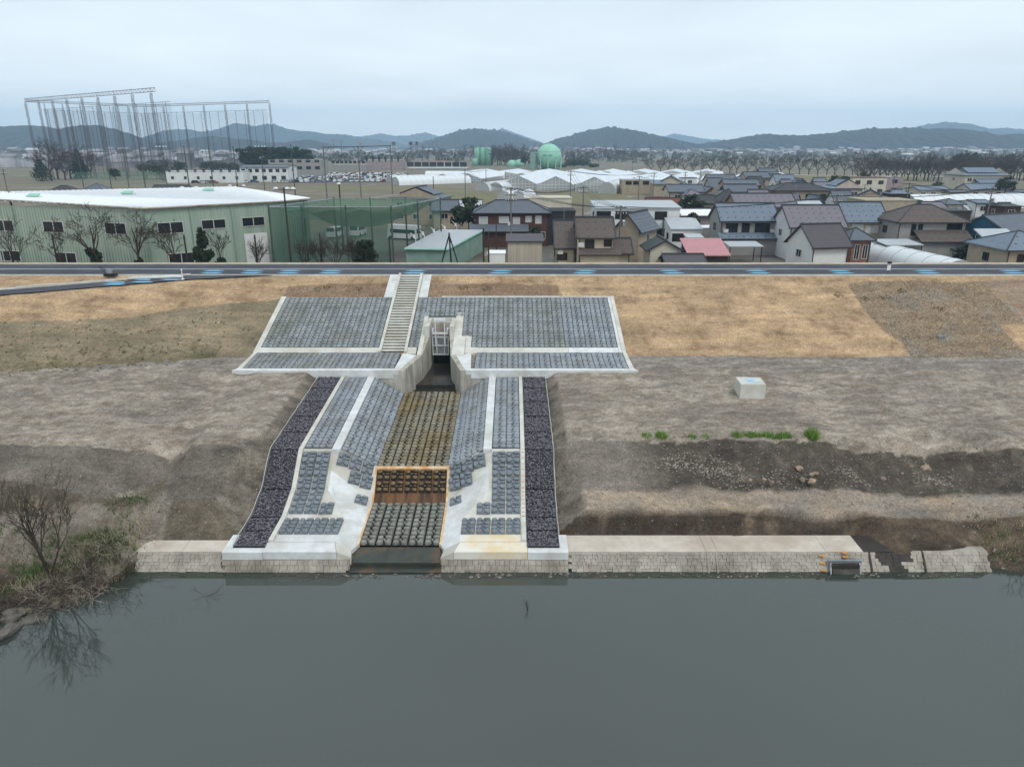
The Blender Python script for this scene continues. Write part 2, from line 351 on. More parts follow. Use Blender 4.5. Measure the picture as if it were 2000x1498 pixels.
def ground_z(x, y):
    b = bank_z(x, y)
    if y > 64.5 or (y > 56 and abs(x - CX) > 11) or x < -24:
        s = slope_z(x, y)
        if y > edge_y(x): e0 = edge_z(x) - .06; yb = edge_y(x) + 3.4; s = e0 if y < yb else e0 + (11.1 - e0) * min(1, (y - yb) / max(.1, 79.8 - yb))
        if y > 88.6: s = max(PLAIN - 0.3, 11.1 - (y - 88.6) / 1.9)
        hole = abs(x - CX) < 2.9 and y < 72.2
        s2 = s + fbm(x * 0.5, y * 0.5, 1.0, 4) * 0.05 * (1 if y < 79 else 0.2)
        if not hole: b = max(b, s2) if s2 > b - 0.6 else b
        else: b = min(b, 3.4)
    return b
# soil zones (polygons measured on the slope)
def onslope(px, py):                          # photo point on the levee slope
    lo, hi = 4.0, 11.3
    for _ in range(30):
        m_ = (lo + hi) / 2; p = at(px, py, m_)
        if slope_z(p.x, p.y) > m_: lo = m_
        else: hi = m_
    return p
STRAW = rgb(186, 159, 126); STRAW2 = rgb(174, 149, 119); TURF = rgb(146, 132, 110); TURF_G = rgb(128, 120, 98); DIRT = rgb(142, 134, 124); DIRT_B = rgb(136, 122, 106)
DIRT_L = rgb(164, 154, 140); DARK = rgb(80, 74, 66); DARK_B = rgb(74, 63, 54); SAND = rgb(170, 152, 130); GRITTY = rgb(126, 118, 108); MOUND = rgb(150, 142, 130)
Z_LOWTURF = [onslope(*p) for p in ((-300, 640), (0, 628), (130, 626), (250, 621), (330, 606), (400, 597), (560, 582), (520, 720), (300, 735), (0, 760), (-300, 790))]
Z_ABOVE = [onslope(*p) for p in ((560, 560), (600, 556), (756, 554), (756, 583), (548, 584))]
Z_ABOVE2 = [onslope(*p) for p in ((830, 554), (1090, 556), (1098, 581), (826, 581))]
Z_DRYTURF = [onslope(*p) for p in ((1655, 556), (1690, 550), (1800, 548), (1880, 553), (1935, 548), (2300, 538), (2300, 632), (1948, 634), (2000, 686), (2300, 700), (1780, 700), (1760, 668), (1735, 655), (1700, 620))]
def mixc(a, b, k): k = max(0, min(1, k)); return tuple(p + (q - p) * k for p, q in zip(a[:3], b[:3]))
def soil(x, y, z):
    wob = fbm(x * 0.3, y * 0.3, 5.0, 4); w2 = fbm(x * 1.1, y * 1.1, 2.0, 4); ex = wob * 0.25
    if y > 57 and z > bank_z(x, y) + 0.02 - (0.05 if y > 66 else 0) and slope_z(x, y) > interp(y, RIGHT) - 0.02:
        if inside(x, y, Z_LOWTURF):
            c = mixc(TURF, STRAW2, 0.2 + w2 * 0.7); c = mixc(c, TURF_G, 0.45 + wob * 0.8)
            if slope_z(x, y) - interp(y, RIGHT) < 0.55 + w2 * 0.6 and x < -28: c = mixc(c, rgb(84, 84, 58), 0.5)
            return c + (0.25,)
        if inside(x, y, Z_DRYTURF):
            c = mixc(rgb(158, 140, 122), rgb(150, 128, 104), 0.5 + w2); c = mixc(c, rgb(142, 138, 130), (wob * 1.4) if x > 34 else wob)
            return c + (0.5,)
        if inside(x, y, Z_ABOVE) or inside(x, y, Z_ABOVE2): return mixc(rgb(150, 128, 108), rgb(142, 118, 92), 0.5 + w2) + (0.5,)
        c = mixc(STRAW, STRAW2, 0.5 + wob * 1.2); c = mixc(c, rgb(150, 124, 98), max(0, w2 + wob * .8 - 0.05) * 1.3)
        row = math.sin(y * 3.1); c = mixc(c, rgb(206, 174, 130), 0.18 * max(0, row))
        return c + (0.0,)
    if abs(x - CX) < 17 and y < 61 and z < bank_z(x, y, False) - .12:
        return mixc(rgb(104, 97, 86), rgb(136, 127, 114), .45 + w2 * 1.2 + max(0, (z - bank_z(x, y, False) + .5)) * .8) + (1.0,)
    if y > 47.0 + (ex if x > 14 else ex * .3) or (x < -19 and y > 46.2 + ex * .4):
        c = mixc(DIRT, DIRT_L, 0.35 + wob * 1.3 + max(0, min(.6, (53 - y) * .12))); c = mixc(c, DIRT_B, 0.3 + w2 * 0.9)
        if y > 61.5: c = mixc(c, rgb(132, 128, 122), 0.6)
        rd = 1 - abs(fbm(x * .22 + wob * .8, y * .9 + wob, 8.0, 4)) * 4; c = mixc(c, rgb(182, 172, 158), max(0, rd) * .55); rd = 1 - abs(fbm(x * .3 + 40, y * 1.1 + wob * 1.5, 3.0, 3)) * 6; c = mixc(c, rgb(104, 97, 88), max(0, rd) * .5)
        return c + (0.6,)
    if x > 3:
        k = min(1, max(0, (x - 8) / 3)); up = mixc(mixc(GRITTY, DIRT, 0.4), DARK, k * 0.95); up = mixc(up, rgb(120, 112, 100), w2 * 0.8)
        mid = mixc(SAND, DIRT, 0.35 + wob * 0.8 + (0.35 if x > 17 else 0))
        low = mixc(DARK_B, DARK, 0.5 + w2); low = mixc(low, rgb(140, 120, 96), max(0, w2 - 0.28) * 1.2)
        if x > 22: low = mixc(low, rgb(126, 110, 90), 0.3 + wob)
        c = mixc(low, mid, (y - 40.8 - ex * .3) / .3); c = mixc(c, up, (y - 42.85 - ex) / .35)
        return c + (1.0 if y > 43 else .5,)
    if x < -22.3 and z < 3.0:
        c = mixc(MOUND, rgb(116, 106, 92), 0.4 + wob * 1.2); c = mixc(c, rgb(74, 64, 54), max(0, min(1, (1.1 - z) * 1.5))); return c + (0.6,)
    if y > 41.9: return mixc(rgb(104, 98, 89), rgb(128, 120, 110), 0.45 + wob + w2 * .6) + (1.0,)
    return mixc(rgb(118, 108, 94), rgb(98, 90, 78), 0.5 + w2) + (0.8,)
def heightfield(name, xs, ys, label=None, kind='structure'):
    vs = []; cs = []
    for y in ys:
        for x in xs:
            z = ground_z(x, y); vs.append((x, y, z)); cs.extend(soil(x, y, z))
    nx, ny = len(xs), len(ys)
    fs = [(j * nx + i, j * nx + i + 1, (j + 1) * nx + i + 1, (j + 1) * nx + i) for j in range(ny - 1) for i in range(nx - 1)]
    me = bpy.data.meshes.new(name); me.from_pydata(vs, [], fs); me.materials.append(MATS['earth'])
    at_ = me.color_attributes.new('soil', 'FLOAT_COLOR', 'POINT'); at_.data.foreach_set('color', cs)
    me.polygons.foreach_set('use_smooth', [True] * len(fs)); me.update()
    o = bpy.data.objects.new(name, me); COL.objects.link(o); o['kind'] = kind; o['label'] = label
    return o
def frange(a, b, n): return [a + (b - a) * i / n for i in range(n + 1)]
XS = frange(-110, -62, 24)[:-1] + frange(-62, 56, 500)[:-1] + frange(56, 110, 27)
heightfield('river_bank', XS, frange(28, 66, 190), 'bare grey-brown earth terrace and cut bank beside the river')
heightfield('levee', XS, frange(66, 97, 110), 'long levee slope under straw matting and dry turf')
mb = MB(); mb.poly([(-600, -300, WATER), (600, -300, WATER), (600, 40.5, WATER), (-600, 40.5, WATER)])
part('river_water', mb, 'water', kind='structure', label='still dark grey-green river water')
mb = MB(); mb.poly([(-600, -300, -2.4), (600, -300, -2.4), (600, 41, -2.4), (-600, 41, -2.4)])
part('river_bed', mb, 'mud', kind='structure', label='muddy river bed under the water')

# ---- crest road with markings
far_l, far_r = 87.2, 88.4
mb = MB(); n = 44
for i in range(n):
    x0 = -110 + 220 * i / n; x1 = x0 + 220 / n
    mb.poly([(x0, 80.0, 11.2), (x1, 80.0, 11.2), (x1, 87.0, 11.2), (x0, 87.0, 11.2)])
road = part('crest_road', mb, 'asphalt', kind='structure', label='asphalt road along the levee crest')
mb = MB()                                      # ramp that leaves the road and runs down the river side
rp = [(-90, 60.8, 9.57), (-52.4, 71.7, 10.52), (-36, 77.2, 11.1), (-25.4, 80.1, 11.196)]
def ramp_edges():
    return [(Vector((x, y, z)), Vector((x - 0.4, y + interp(x, [(-52, 3.0), (-36, 2.8), (-30, 1.5), (-25.4, 0.1)]), z + 0.02))) for x, y, z in rp]
re_ = ramp_edges()
for (a, b_), (c, d) in zip(re_, re_[1:]): mb.poly([a, c, d, b_])
part('access_ramp', mb, 'asphalt', kind='structure', label='narrow asphalt ramp branching off the levee road')
mb = MB()
for (a, b_), (c, d) in zip(re_[:2], re_[1:3]):
    mb.hull8([b_ + Vector((0, 0, -.3)), d + Vector((0, 0, -.3)), d + Vector((0, .45, -.3)), b_ + Vector((0, .45, -.3)), b_ + Vector((0, 0, .22)), d + Vector((0, 0, .12)), d + Vector((0, .45, .12)), b_ + Vector((0, .45, .22))])
part('ramp_kerb', mb, 'concrete', label='pale concrete kerb between the straw bank and the asphalt ramp', category='kerb')
mb = MB(); mb.slab([at(248, 543, 11.17), at(262, 540, 11.2), at(356, 537.5, 11.25), at(358, 539.5, 11.25)], 0.15)
part('kerb_slab', mb, 'concrete_white', label='pale concrete wedge where the ramp meets the levee road', category='kerb')
mb = MB(); mb.poly([(-110, 83.55, 11.206), (110, 83.55, 11.206), (110, 83.75, 11.206), (-110, 83.75, 11.206)])
part('edge_line', mb, 'paint_white', road, label='white line along the road')
mb = MB(); mb.box(-110, 110, 79.72, 79.95, 10.9, 11.215); part('road_edging', mb, 'concrete', road)
mb = MB(); mb.box(-110, 110, 87.02, 87.4, 10.9, 11.23); part('road_edging', mb, 'concrete_old', road)
mb = MB(); mb.poly([(-110, 87.4, 11.16), (110, 87.4, 11.16), (110, 89.2, 11.1), (-110, 89.2, 11.1)]); part('road_verge', mb, 'grass_dry', road)
chev = MB(); chev.poly([(-1.35, .04, 0), (-.5, -.28, 0), (.6, -.28, 0), (1.35, -.04, 0), (.5, .28, 0), (-.6, .28, 0)])
chev = chev.mesh('chevron', 'paint_blue')
for px, py in ((812, 528), (980, 528.5), (1145, 528), (1308, 526), (1477, 526), (1640, 524.5), (1808, 524), (1975, 523.5), (567, 530), (648, 529.5), (495, 533), (418, 535)):
    for dy in (1.35, 0.0):
        p = at(px + (8 if dy == 0 and px > 1200 else -4 if dy == 0 else 0), py, 11.2); y = 82.5 if dy else 80.95
        put('bicycle_arrow', chev, road, Matrix.Translation((p.x * (y / p.y), y, 11.207)))
for px, py in ((350, 541), (333, 548), (285, 547), (275, 553.5), (228, 552.5), (215, 559)):
    p = at(px, py, 11.0 if px > 300 else 10.9); z = interp(p.x, [(-52.4, 10.52), (-36, 11.1), (-25.4, 11.196)]); p = at(px, py, z)
    y0 = interp(p.x, [(-52.4, 71.7), (-36, 77.2), (-25.4, 80.1)]); p.y = max(y0 + .5, min(p.y, y0 + 2.4))
    put('bicycle_arrow', chev, road, Matrix.Translation((p.x, p.y, z + 0.045)))

# ---- stone-faced concrete blocks
def block_mesh(name, mats, h=0.13, plate=0.02, loose=0.0, gap=0.0):
    mb = MB(); i = 0.012 + gap
    lobes = [((.015, .07), (.15, .0), (.36, .05), (.48, .24), (.44, .38), (.26, .47), (.02, .49)),
             ((.52, .24), (.64, .05), (.85, .0), (.985, .07), (.985, .36), (.88, .46), (.62, .42)),
             ((.02, .57), (.20, .50), (.36, .58), (.43, .80), (.36, .985), (.12, .995), (.01, .86)),
             ((.47, .85), (.57, .73), (.86, .68), (.985, .75), (.985, .96), (.78, .995), (.53, .985)),
             ((.41, .47), (.50, .42), (.59, .48), (.57, .63), (.48, .67), (.40, .58)),
             ((.63, .52), (.74, .47), (.93, .49), (.98, .57), (.91, .65), (.68, .66))]
    lv_ = loose * 1.25 + .07; lobes = [tuple((sum(q[0] for q in pl) / len(pl) * loose * .6 + p[0] * (1 - loose * .6), sum(q[1] for q in pl) / len(pl) * lv_ + p[1] * (1 - lv_)) for p in pl) for pl in lobes]
    if gap: lobes = [tuple((.5 + (p[0] - .5) * (1 - 2 * gap), .5 + (p[1] - .5) * (1 - 2 * gap)) for p in pl) for pl in lobes]
    mb.box(i, 1 - i, i, 1 - i, -0.12, plate, 1)
    hs = (1.0, 1.0, 0.95, 0.95, 0.72, 0.75)
    for pl, k in zip(lobes, hs):
        n = len(pl); cx = sum(p[0] for p in pl) / n; cy = sum(p[1] for p in pl) / n; b0 = len(mb.v)
        for sc, z in ((1.0, 0.0), (0.97, h * k * 0.7), (0.8, h * k), (0.3, h * k * 1.1)):
            for p in pl: mb.v.append((cx + (p[0] - cx) * sc, cy + (p[1] - cy) * sc, z))
        for r_ in range(3):
            for a in range(n):
                b_ = (a + 1) % n; mb.f.append((b0 + r_ * n + a, b0 + r_ * n + b_, b0 + (r_ + 1) * n + b_, b0 + (r_ + 1) * n + a)); mb.m.append(0)
        mb.f.append(tuple(range(b0 + 3 * n, b0 + 4 * n))); mb.m.append(0)
    return mb.mesh(name, mats)
BLK = {k: block_mesh('block_' + k, v, h, pl, lo, ga) for k, v, h, pl, lo, ga in (('grey', ('block', 'block_joint'), .13, .02, 0, 0), ('new', ('block_new', 'block_joint'), .13, .02, 0, 0), ('steep', ('block_steep', 'block_steep'), .22, .05, .08, .03),
       ('wet', ('stone_wet', 'joint_wet'), .2, .02, .13, .008), ('rusty', ('stone_rusty', 'joint_wet'), .24, .02, .12, .04), ('low', ('stone_grey', 'joint_wet'), .24, .02, .12, .025))}
def patch(root, A, B, C, D, nu, nv, kind, skip=None, pick=None, name='block'):
    A, B, C, D = map(Vector, (A, B, C, D))
    for j in range(nv):
        for i in range(nu):
            if skip and skip(i, j): continue
            f = lambda u, v: (A * (1 - u) + B * u) * (1 - v) + (D * (1 - u) + C * u) * v
            o = f(i / nu, j / nv); eu = f((i + 1) / nu, j / nv) - o; ev = f(i / nu, (j + 1) / nv) - o; n = eu.cross(ev).normalized()
            o = o + n * R.uniform(-0.015, 0.015)
            M = Matrix(((eu.x, ev.x, n.x, o.x - root.location.x), (eu.y, ev.y, n.y, o.y - root.location.y), (eu.z, ev.z, n.z, o.z - root.location.z), (0, 0, 0, 1)))
            put(name, BLK[pick(i, j) if pick else kind], root, M)
def quadslab(pts, th=0.3):
    mb = MB(); mb.slab(pts, th); return mb
LZ = lambda y: 6.2 + (y - 65.0) / 3.0                     # levee slope plane
def pad_z(y): return 5.85 + (y - 60.4) * 0.35 / 4.6

# levee slope panels
TOPY = 74.9
xl0, xl1 = -24.6, -12.75; xr0, xr1 = -9.95, 10.75
def slopequad(x0, x1, y0, y1, off=0.0): return [(x0, y0, LZ(y0) + off), (x1, y0, LZ(y0) + off), (x1, y1, LZ(y1) + off), (x0, y1, LZ(y1) + off)]
r = thing('block_revetment', ((xl0 + xl1) / 2, 65, 6.2), 'grey stone-faced block paving on levee slope between steps and mossy turf', 'revetment')
part('bed', quadslab(slopequad(xl0 + .5, xl1, 65.8, TOPY, .06)), 'block_joint', r)
patch(r, *[Vector(p) for p in slopequad(xl0 + .55, xl1 - .02, 65.85, TOPY - .05, .09)], 11, 10, 'grey')
part('border', quadslab([(xl0 - .0, 65.0, LZ(65) + .17), (xl0 + .5, 65.0, LZ(65) + .17), (xl0 + .5, TOPY + .1, LZ(TOPY + .1) + .17), (xl0, TOPY + .1, LZ(TOPY + .1) + .17)], .5), 'concrete', r)
part('foot_beam', quadslab([(xl0 + .5, 65.0, LZ(65) + .15), (xl1 + .3, 65.0, LZ(65) + .15), (xl1 + .3, 65.8, LZ(65.8) + .15), (xl0 + .5, 65.8, LZ(65.8) + .15)], .5), 'concrete', r)
r = thing('block_revetment', (2, 65, 6.2), 'grey stone-faced block paving on levee slope around the sluice gate', 'revetment')
part('bed', quadslab([(xr0, 65.8, LZ(65.8) + .06), (CX - 2.6, 65.8, LZ(65.8) + .06), (CX - 2.6, TOPY, LZ(TOPY) + .06), (xr0, TOPY, LZ(TOPY) + .06)]), 'block_joint', r)
part('bed', quadslab(slopequad(CX + 2.6, xr1 - .6, 65.8, TOPY, .055)), 'block_joint', r)
part('bed', quadslab(slopequad(CX - 2.6, CX + 2.6, 71.6, TOPY, .058)), 'block_joint', r)
wb = (xr1 - .62 - xr0) / 20
def gate_skip(i, j):
    x = xr0 + (i + .5) * wb
    return (j < 6 and -8.95 < x < -5.1) or (j < 2 and -8.95 < x < -4.0)
patch(r, *[Vector(p) for p in slopequad(xr0 + .02, xr1 - .62, 65.85, TOPY - .05, .09)], 20, 10, 'grey', gate_skip, lambda i, j: 'new' if i > 14 else 'grey')
part('border', quadslab([(xr1 - .58, 65.0, LZ(65) + .17), (xr1 - .3, 65.0, LZ(65) + .17), (xr1 - .3, TOPY + .1, LZ(TOPY + .1) + .17), (xr1 - .58, TOPY + .1, LZ(TOPY + .1) + .17)], .5), 'concrete_white', r)
part('border', quadslab([(xr1 - .28, 65.0, LZ(65) + .2), (xr1 + .1, 65.0, LZ(65) + .2), (xr1 + .1, TOPY + .15, LZ(TOPY + .15) + .2), (xr1 - .28, TOPY + .15, LZ(TOPY + .15) + .2)], .5), 'concrete', r)
part('border', quadslab(slopequad(-7.5, xr1 - .6, TOPY + .0, TOPY + .18, .17), .4), 'concrete', r)
part('foot_beam', quadslab([(-3.3, 65.0, LZ(65) + .15), (5.4, 65.0, LZ(65) + .15), (5.4, 65.8, LZ(65.8) + .15), (-3.3, 65.8, LZ(65.8) + .15)], .5), 'concrete', r)
part('foot_beam', quadslab([(5.42, 65.0, LZ(65) + .152), (xr1 - .6, 65.0, LZ(65) + .152), (xr1 - .6, 65.8, LZ(65.8) + .152), (5.42, 65.8, LZ(65.8) + .152)], .5), 'concrete_white', r)
# berm pads
for nm, x0, x1, lab, sk in (('a', -24.5, -10.25, 'low strip of grey stone-faced blocks at foot of the slope below the steps', 0), ('b', -3.75, 10.8, 'low strip of grey stone-faced blocks beside the square concrete cube', 1)):
    r = thing('block_revetment', ((x0 + x1) / 2, 60.4, 5.8), lab, 'revetment')
    P = lambda x, y, o: (x, y, pad_z(y) + o)
    fx0 = x0 - (0.45 if not sk else 0); fx1 = x1 + (0.45 if sk else 0)
    part('bed', quadslab([P(x0 + .3, 60.95, .06), P(x1 - .3, 60.95, .06), P(x1 - .3, 64.98, .06), P(x0 + .3, 64.98, .06)], .4), 'block_joint', r)
    patch(r, P(x0 + .35, 61.0, .08), P(x1 - .35, 61.0, .08), P(x1 - .35, 64.96, .08), P(x0 + .35, 64.96, .08), 14, 4, 'new' if sk else 'grey')
    part('border', quadslab([P(fx0, 60.4, .16), P(fx1, 60.4, .16), P(fx1 - (.3 if sk else 0), 60.92, .16), P(fx0 + (.3 if not sk else 0), 60.92, .16)], .75), 'concrete_white', r)
    if not sk: part('border', quadslab([P(fx0 + .3, 60.94, .158), P(x0 + .3, 60.94, .158), P(x0 + .3, 65.0, .158), P(x0 - .05, 65.0, .158)], .5), 'concrete', r)
    else: part('border', quadslab([P(x1 - .3, 60.94, .158), P(fx1 - .3, 60.94, .158), P(x1 + .05, 65.0, .158), P(x1 - .3, 65.0, .158)], .5), 'concrete', r)

# ---- steps
sx0, sx1 = -12.42, -10.28
r = thing('stairway', ((sx0 + sx1) / 2, 65, 6.2), 'concrete steps between pale stringers climbing the levee slope', 'stairs')
NST = 29; y0, y1 = 65.2, 79.7
for i in range(NST):
    ya = y0 + (y1 - y0) * i / NST; yb = y0 + (y1 - y0) * (i + 1) / NST; z = LZ(yb) + .05
    mb = MB(); mb.box(sx0, sx1, ya - .03, yb + .17, z - .07, z); o_ = part('step', mb, 'concrete', r); mb = MB(); mb.box(sx0, sx1, ya + .03, yb + .1, z - .34, z - .072); part('riser', mb, 'riser', o_)  # riser colour darkened to paint in shade on the upright faces, plus weathering
for x in (sx0 - .28, sx1 + .02):
    part('stringer', quadslab(slopequad(x, x + .26, 65.0, 79.75, .30), .6), 'concrete', r)
for x0, x1 in ((sx0 - 1.25, sx0 - .32), (sx1 + .32, sx1 + 1.25)):
    ys = frange(TOPY + .02, 79.7, 4)
    for a, b_ in zip(ys, ys[1:]): part('paving_slab', quadslab(slopequad(x0, x1, a, b_ - .03, .14), .3), 'concrete_white', r)

# ---- sluice: wing walls, gate recess, steel gate
r = thing('sluice', (CX, 65, 3.6), 'concrete sluice mouth with flared wing walls set into the levee', 'sluice')
GX0, GX1 = -8.12, -6.12; FX0, FX1 = -9.6, -4.62; YF = 60.35; YG = 68.6
for s, gx, fx in ((-1, GX0, FX0), (1, GX1, FX1)):
    o = lambda k: s * k
    mb = MB()                                   # wall: sloping top from pier to front corner
    def wall(pa, pb, za, zb, th, zb0=3.2):
        a0, b0 = Vector((pa[0], pa[1], 0)), Vector((pb[0], pb[1], 0)); a1, b1 = a0 + Vector((o(th), 0, 0)), b0 + Vector((o(th), 0, 0))
        q = [a0, b0, b1, a1] if s < 0 else [a1, b1, b0, a0]
        zs = [za, zb, zb, za]
        mb.hull8([(p.x, p.y, zb0) for p in q[::-1]] + [(p.x, p.y, z) for p, z in zip(q[::-1], zs[::-1])])
    wall((gx, YG - .9), (gx + o(.35), 64.2), 7.15, 6.32, .42); wall((gx + o(.35), 64.2), (fx, YF), 6.32, 6.02, .5)
    part('wing_wall', mb, 'concrete_wall', r)
    mb = MB()
    zz = 6.03
    pts = [(gx + o(.85), 64.2, 6.3), (fx + o(.5), YF, zz), (fx + o(.95), YF, zz), (fx + o(.75), 65.0, 6.3)]
    if s > 0: pts = pts[::-1]
    mb.slab(pts[::-1] if False else pts, .4); part('apron_slab', mb, 'concrete_white', r)
    mb = MB(); x0, x1 = sorted((gx + o(.43), gx + o(.83 if s < 0 else 1.6)))
    mb.slab([(x0, 64.2, LZ(64.2) + .42), (x1, 64.2, LZ(64.2) + .42), (x1, 67.8, LZ(67.8) + .16), (x0, 67.8, LZ(67.8) + .16)], .5)
    x0, x1 = sorted((gx + o(.43), gx + o(.83 if s < 0 else 1.19)))
    mb.slab([(x0, 67.8, LZ(67.8) + .16), (x1, 67.8, LZ(67.8) + .16), (x1, 71.9, LZ(71.9) + .16), (x0, 71.9, LZ(71.9) + .16)], .5)
    if s > 0:
        mb.slab([(-4.5, 64.9, LZ(64.9) + .17), (-3.28, 64.9, LZ(64.9) + .17), (-3.28, 65.82, LZ(65.82) + .17), (-4.5, 65.82, LZ(65.82) + .17)], .5)
        mb.slab([(-4.5, 65.83, LZ(65.83) + .16), (-3.95, 65.83, LZ(65.83) + .16), (-3.95, 67.8, LZ(67.8) + .16), (-4.5, 67.8, LZ(67.8) + .16)], .5)
    else: mb.slab([(-10.0, 64.8, LZ(64.8) + .17), (-9.12, 64.8, LZ(64.8) + .17), (-9.12, 65.82, LZ(65.82) + .17), (-10.0, 65.82, LZ(65.82) + .17)], .5)
    part('slope_slab', mb, 'concrete', r)
    mb = MB(); x0, x1 = sorted((gx, gx + o(.45))); mb.box(x0, x1, 67.7, 71.2, 3.2, 8.22); part('pier', mb, 'concrete', r)
    mb = MB(); mb.box(*sorted((fx + o(.97), fx + o(5.6))), 60.45, 60.75, 3.4, pad_z(60.5) - .62); mb.box(*sorted((fx + o(.02), fx + o(.96))), 60.37, 60.8, 3.4, 5.98); part('front_wall', mb, 'concrete_wall', r)
mb = MB(); mb.box(GX0 - .45, GX1 + .45, 71.2, 71.8, 3.2, 8.30); mb.box(GX0 - 1.0, GX1 + 1.0, 71.8, 72.3, 6.5, 8.42); part('head_wall', mb, 'concrete', r)
mb = MB(); mb.box(GX0, GX1, 70.6, 71.19, 6.0, 7.9); part('breast_wall', mb, 'concrete_wall', r)
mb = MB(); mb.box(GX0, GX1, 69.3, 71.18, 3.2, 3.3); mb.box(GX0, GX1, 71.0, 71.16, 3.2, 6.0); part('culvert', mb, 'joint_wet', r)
mb = MB(); mb.slab([(GX0 + .02, 69.4, 3.98), (FX0 + .3, 62.6, 3.9), (FX1 - .3, 62.6, 3.9), (GX1 - .02, 69.4, 3.98)], .7); part('sill', mb, 'concrete_wet', r)
mb = MB(); mb.slab([(FX0 + .5, 62.58, 3.55), (FX0 - .1, 60.8, 3.55), (FX1 + .1, 60.8, 3.55), (FX1 - .5, 62.58, 3.55)], .4); part('stilling_pool', mb, 'concrete_wet', r)
g_ = thing('sluice_gate', (CX, YG, 5.1), 'grey steel sluice gate leaf in frame, raised above the wet sill', 'sluice gate')
gc = (GX0 + GX1) / 2; hw = .82
mb = MB(); mb.box(gc - hw, gc + hw, YG, YG + .06, 5.1, 6.95); part('gate_leaf', mb, 'steel', g_)
for z in (5.1, 6.02, 6.88): mb = MB(); mb.box(gc - hw, gc + hw, YG - .14, YG - .005, z, z + .08); part('gate_rib', mb, 'steel_white', g_)
for x in (-hw, -.42, .34, hw - .08): mb = MB(); mb.box(gc + x, gc + x + .08, YG - .12, YG - .006, 5.1, 6.95); part('gate_rib', mb, 'steel_white', g_)
for x in (-.45, .45): mb = MB(); mb.box(gc + x - .05, gc + x + .05, YG - .3, YG - .18, 6.0, 8.75); part('guide_post', mb, 'steel_white', g_)
mb = MB(); mb.box(gc - .55, gc + .55, YG - .42, YG - .1, 8.62, 8.86); part('hoist_cover', mb, 'steel_white', g_)
mb = MB(); mb.box(gc - .8, gc + .8, YG - .34, YG - .04, 7.3, 7.42); mb.box(gc - .8, gc - .66, YG - .3, YG + .6, 7.43, 7.75); mb.box(gc + .66, gc + .8, YG - .3, YG + .6, 7.43, 7.75); part('frame_beam', mb, 'steel_white', g_)

# ---- outfall channel
def sp(x, y, o=0.0): return (x, y, interp(y, S_PROF) + o)
def cp(x, y, o=0.0): return (x, y, interp(y, C_PROF) + o)
CL, CR = CX - 2.6, CX + 2.6
r = thing('channel_bed', (CX, 46.5, 3.0), 'wet brown stone-block bed of the outfall channel below the gate', 'channel')
part('bed', quadslab([cp(CL, 46.5, -.05), cp(CR, 46.5, -.05), cp(CR, 60.8, -.05), cp(CL, 60.8, -.05)]), 'joint_wet', r)
patch(r, cp(CL, 46.55), cp(CR, 46.55), cp(CR, 60.75), cp(CL, 60.75), 5, 14, 'wet')
r = thing('channel_drop', (CX, 44.5, 1.2), 'steep rust-stained chute face of wet stone blocks between two beds', 'channel')
part('bed', quadslab([cp(CL, 44.5, -.06), cp(CR, 44.5, -.06), cp(CR, 46.5, -.06), cp(CL, 46.5, -.06)]), 'rust_concrete', r)
patch(r, cp(CL + .1, 45.12, -.02), cp(CR - .1, 45.12, -.02), cp(CR - .1, 46.48, -.02), cp(CL + .1, 46.48, -.02), 5, 2, 'rusty')
mb = MB(); mb.slab([cp(CL + .02, 46.42, .1), cp(CR - .02, 46.42, .1), cp(CR - .02, 46.58, .16), cp(CL + .02, 46.58, .16)], .2); part('crest_lip', mb, 'rust_stain', r)
r = thing('channel_apron', (CX, 38.2, .5), 'dark mossy concrete lip with grey stone blocks where channel meets river', 'channel')
part('bed', quadslab([cp(CL, 39.5, -.05), cp(CR, 39.5, -.05), cp(CR, 44.5, -.05), cp(CL, 44.5, -.05)]), 'joint_wet', r)
patch(r, cp(CL + .03, 39.6), cp(CR - .03, 39.6), cp(CR - .03, 44.45), cp(CL + .03, 44.45), 5, 5, 'low')
part('lip', quadslab([(CL - .12, 38.05, .62), (CR + .12, 38.05, .62), (CR, 39.5, .84), (CL, 39.5, .84)], .7), 'algae_concrete', r)
part('lip', quadslab([(CL - .2, 37.45, .34), (CR + .2, 37.45, .34), (CR + .12, 38.03, .36), (CL - .12, 38.03, .36)], .6), 'algae_concrete', r)

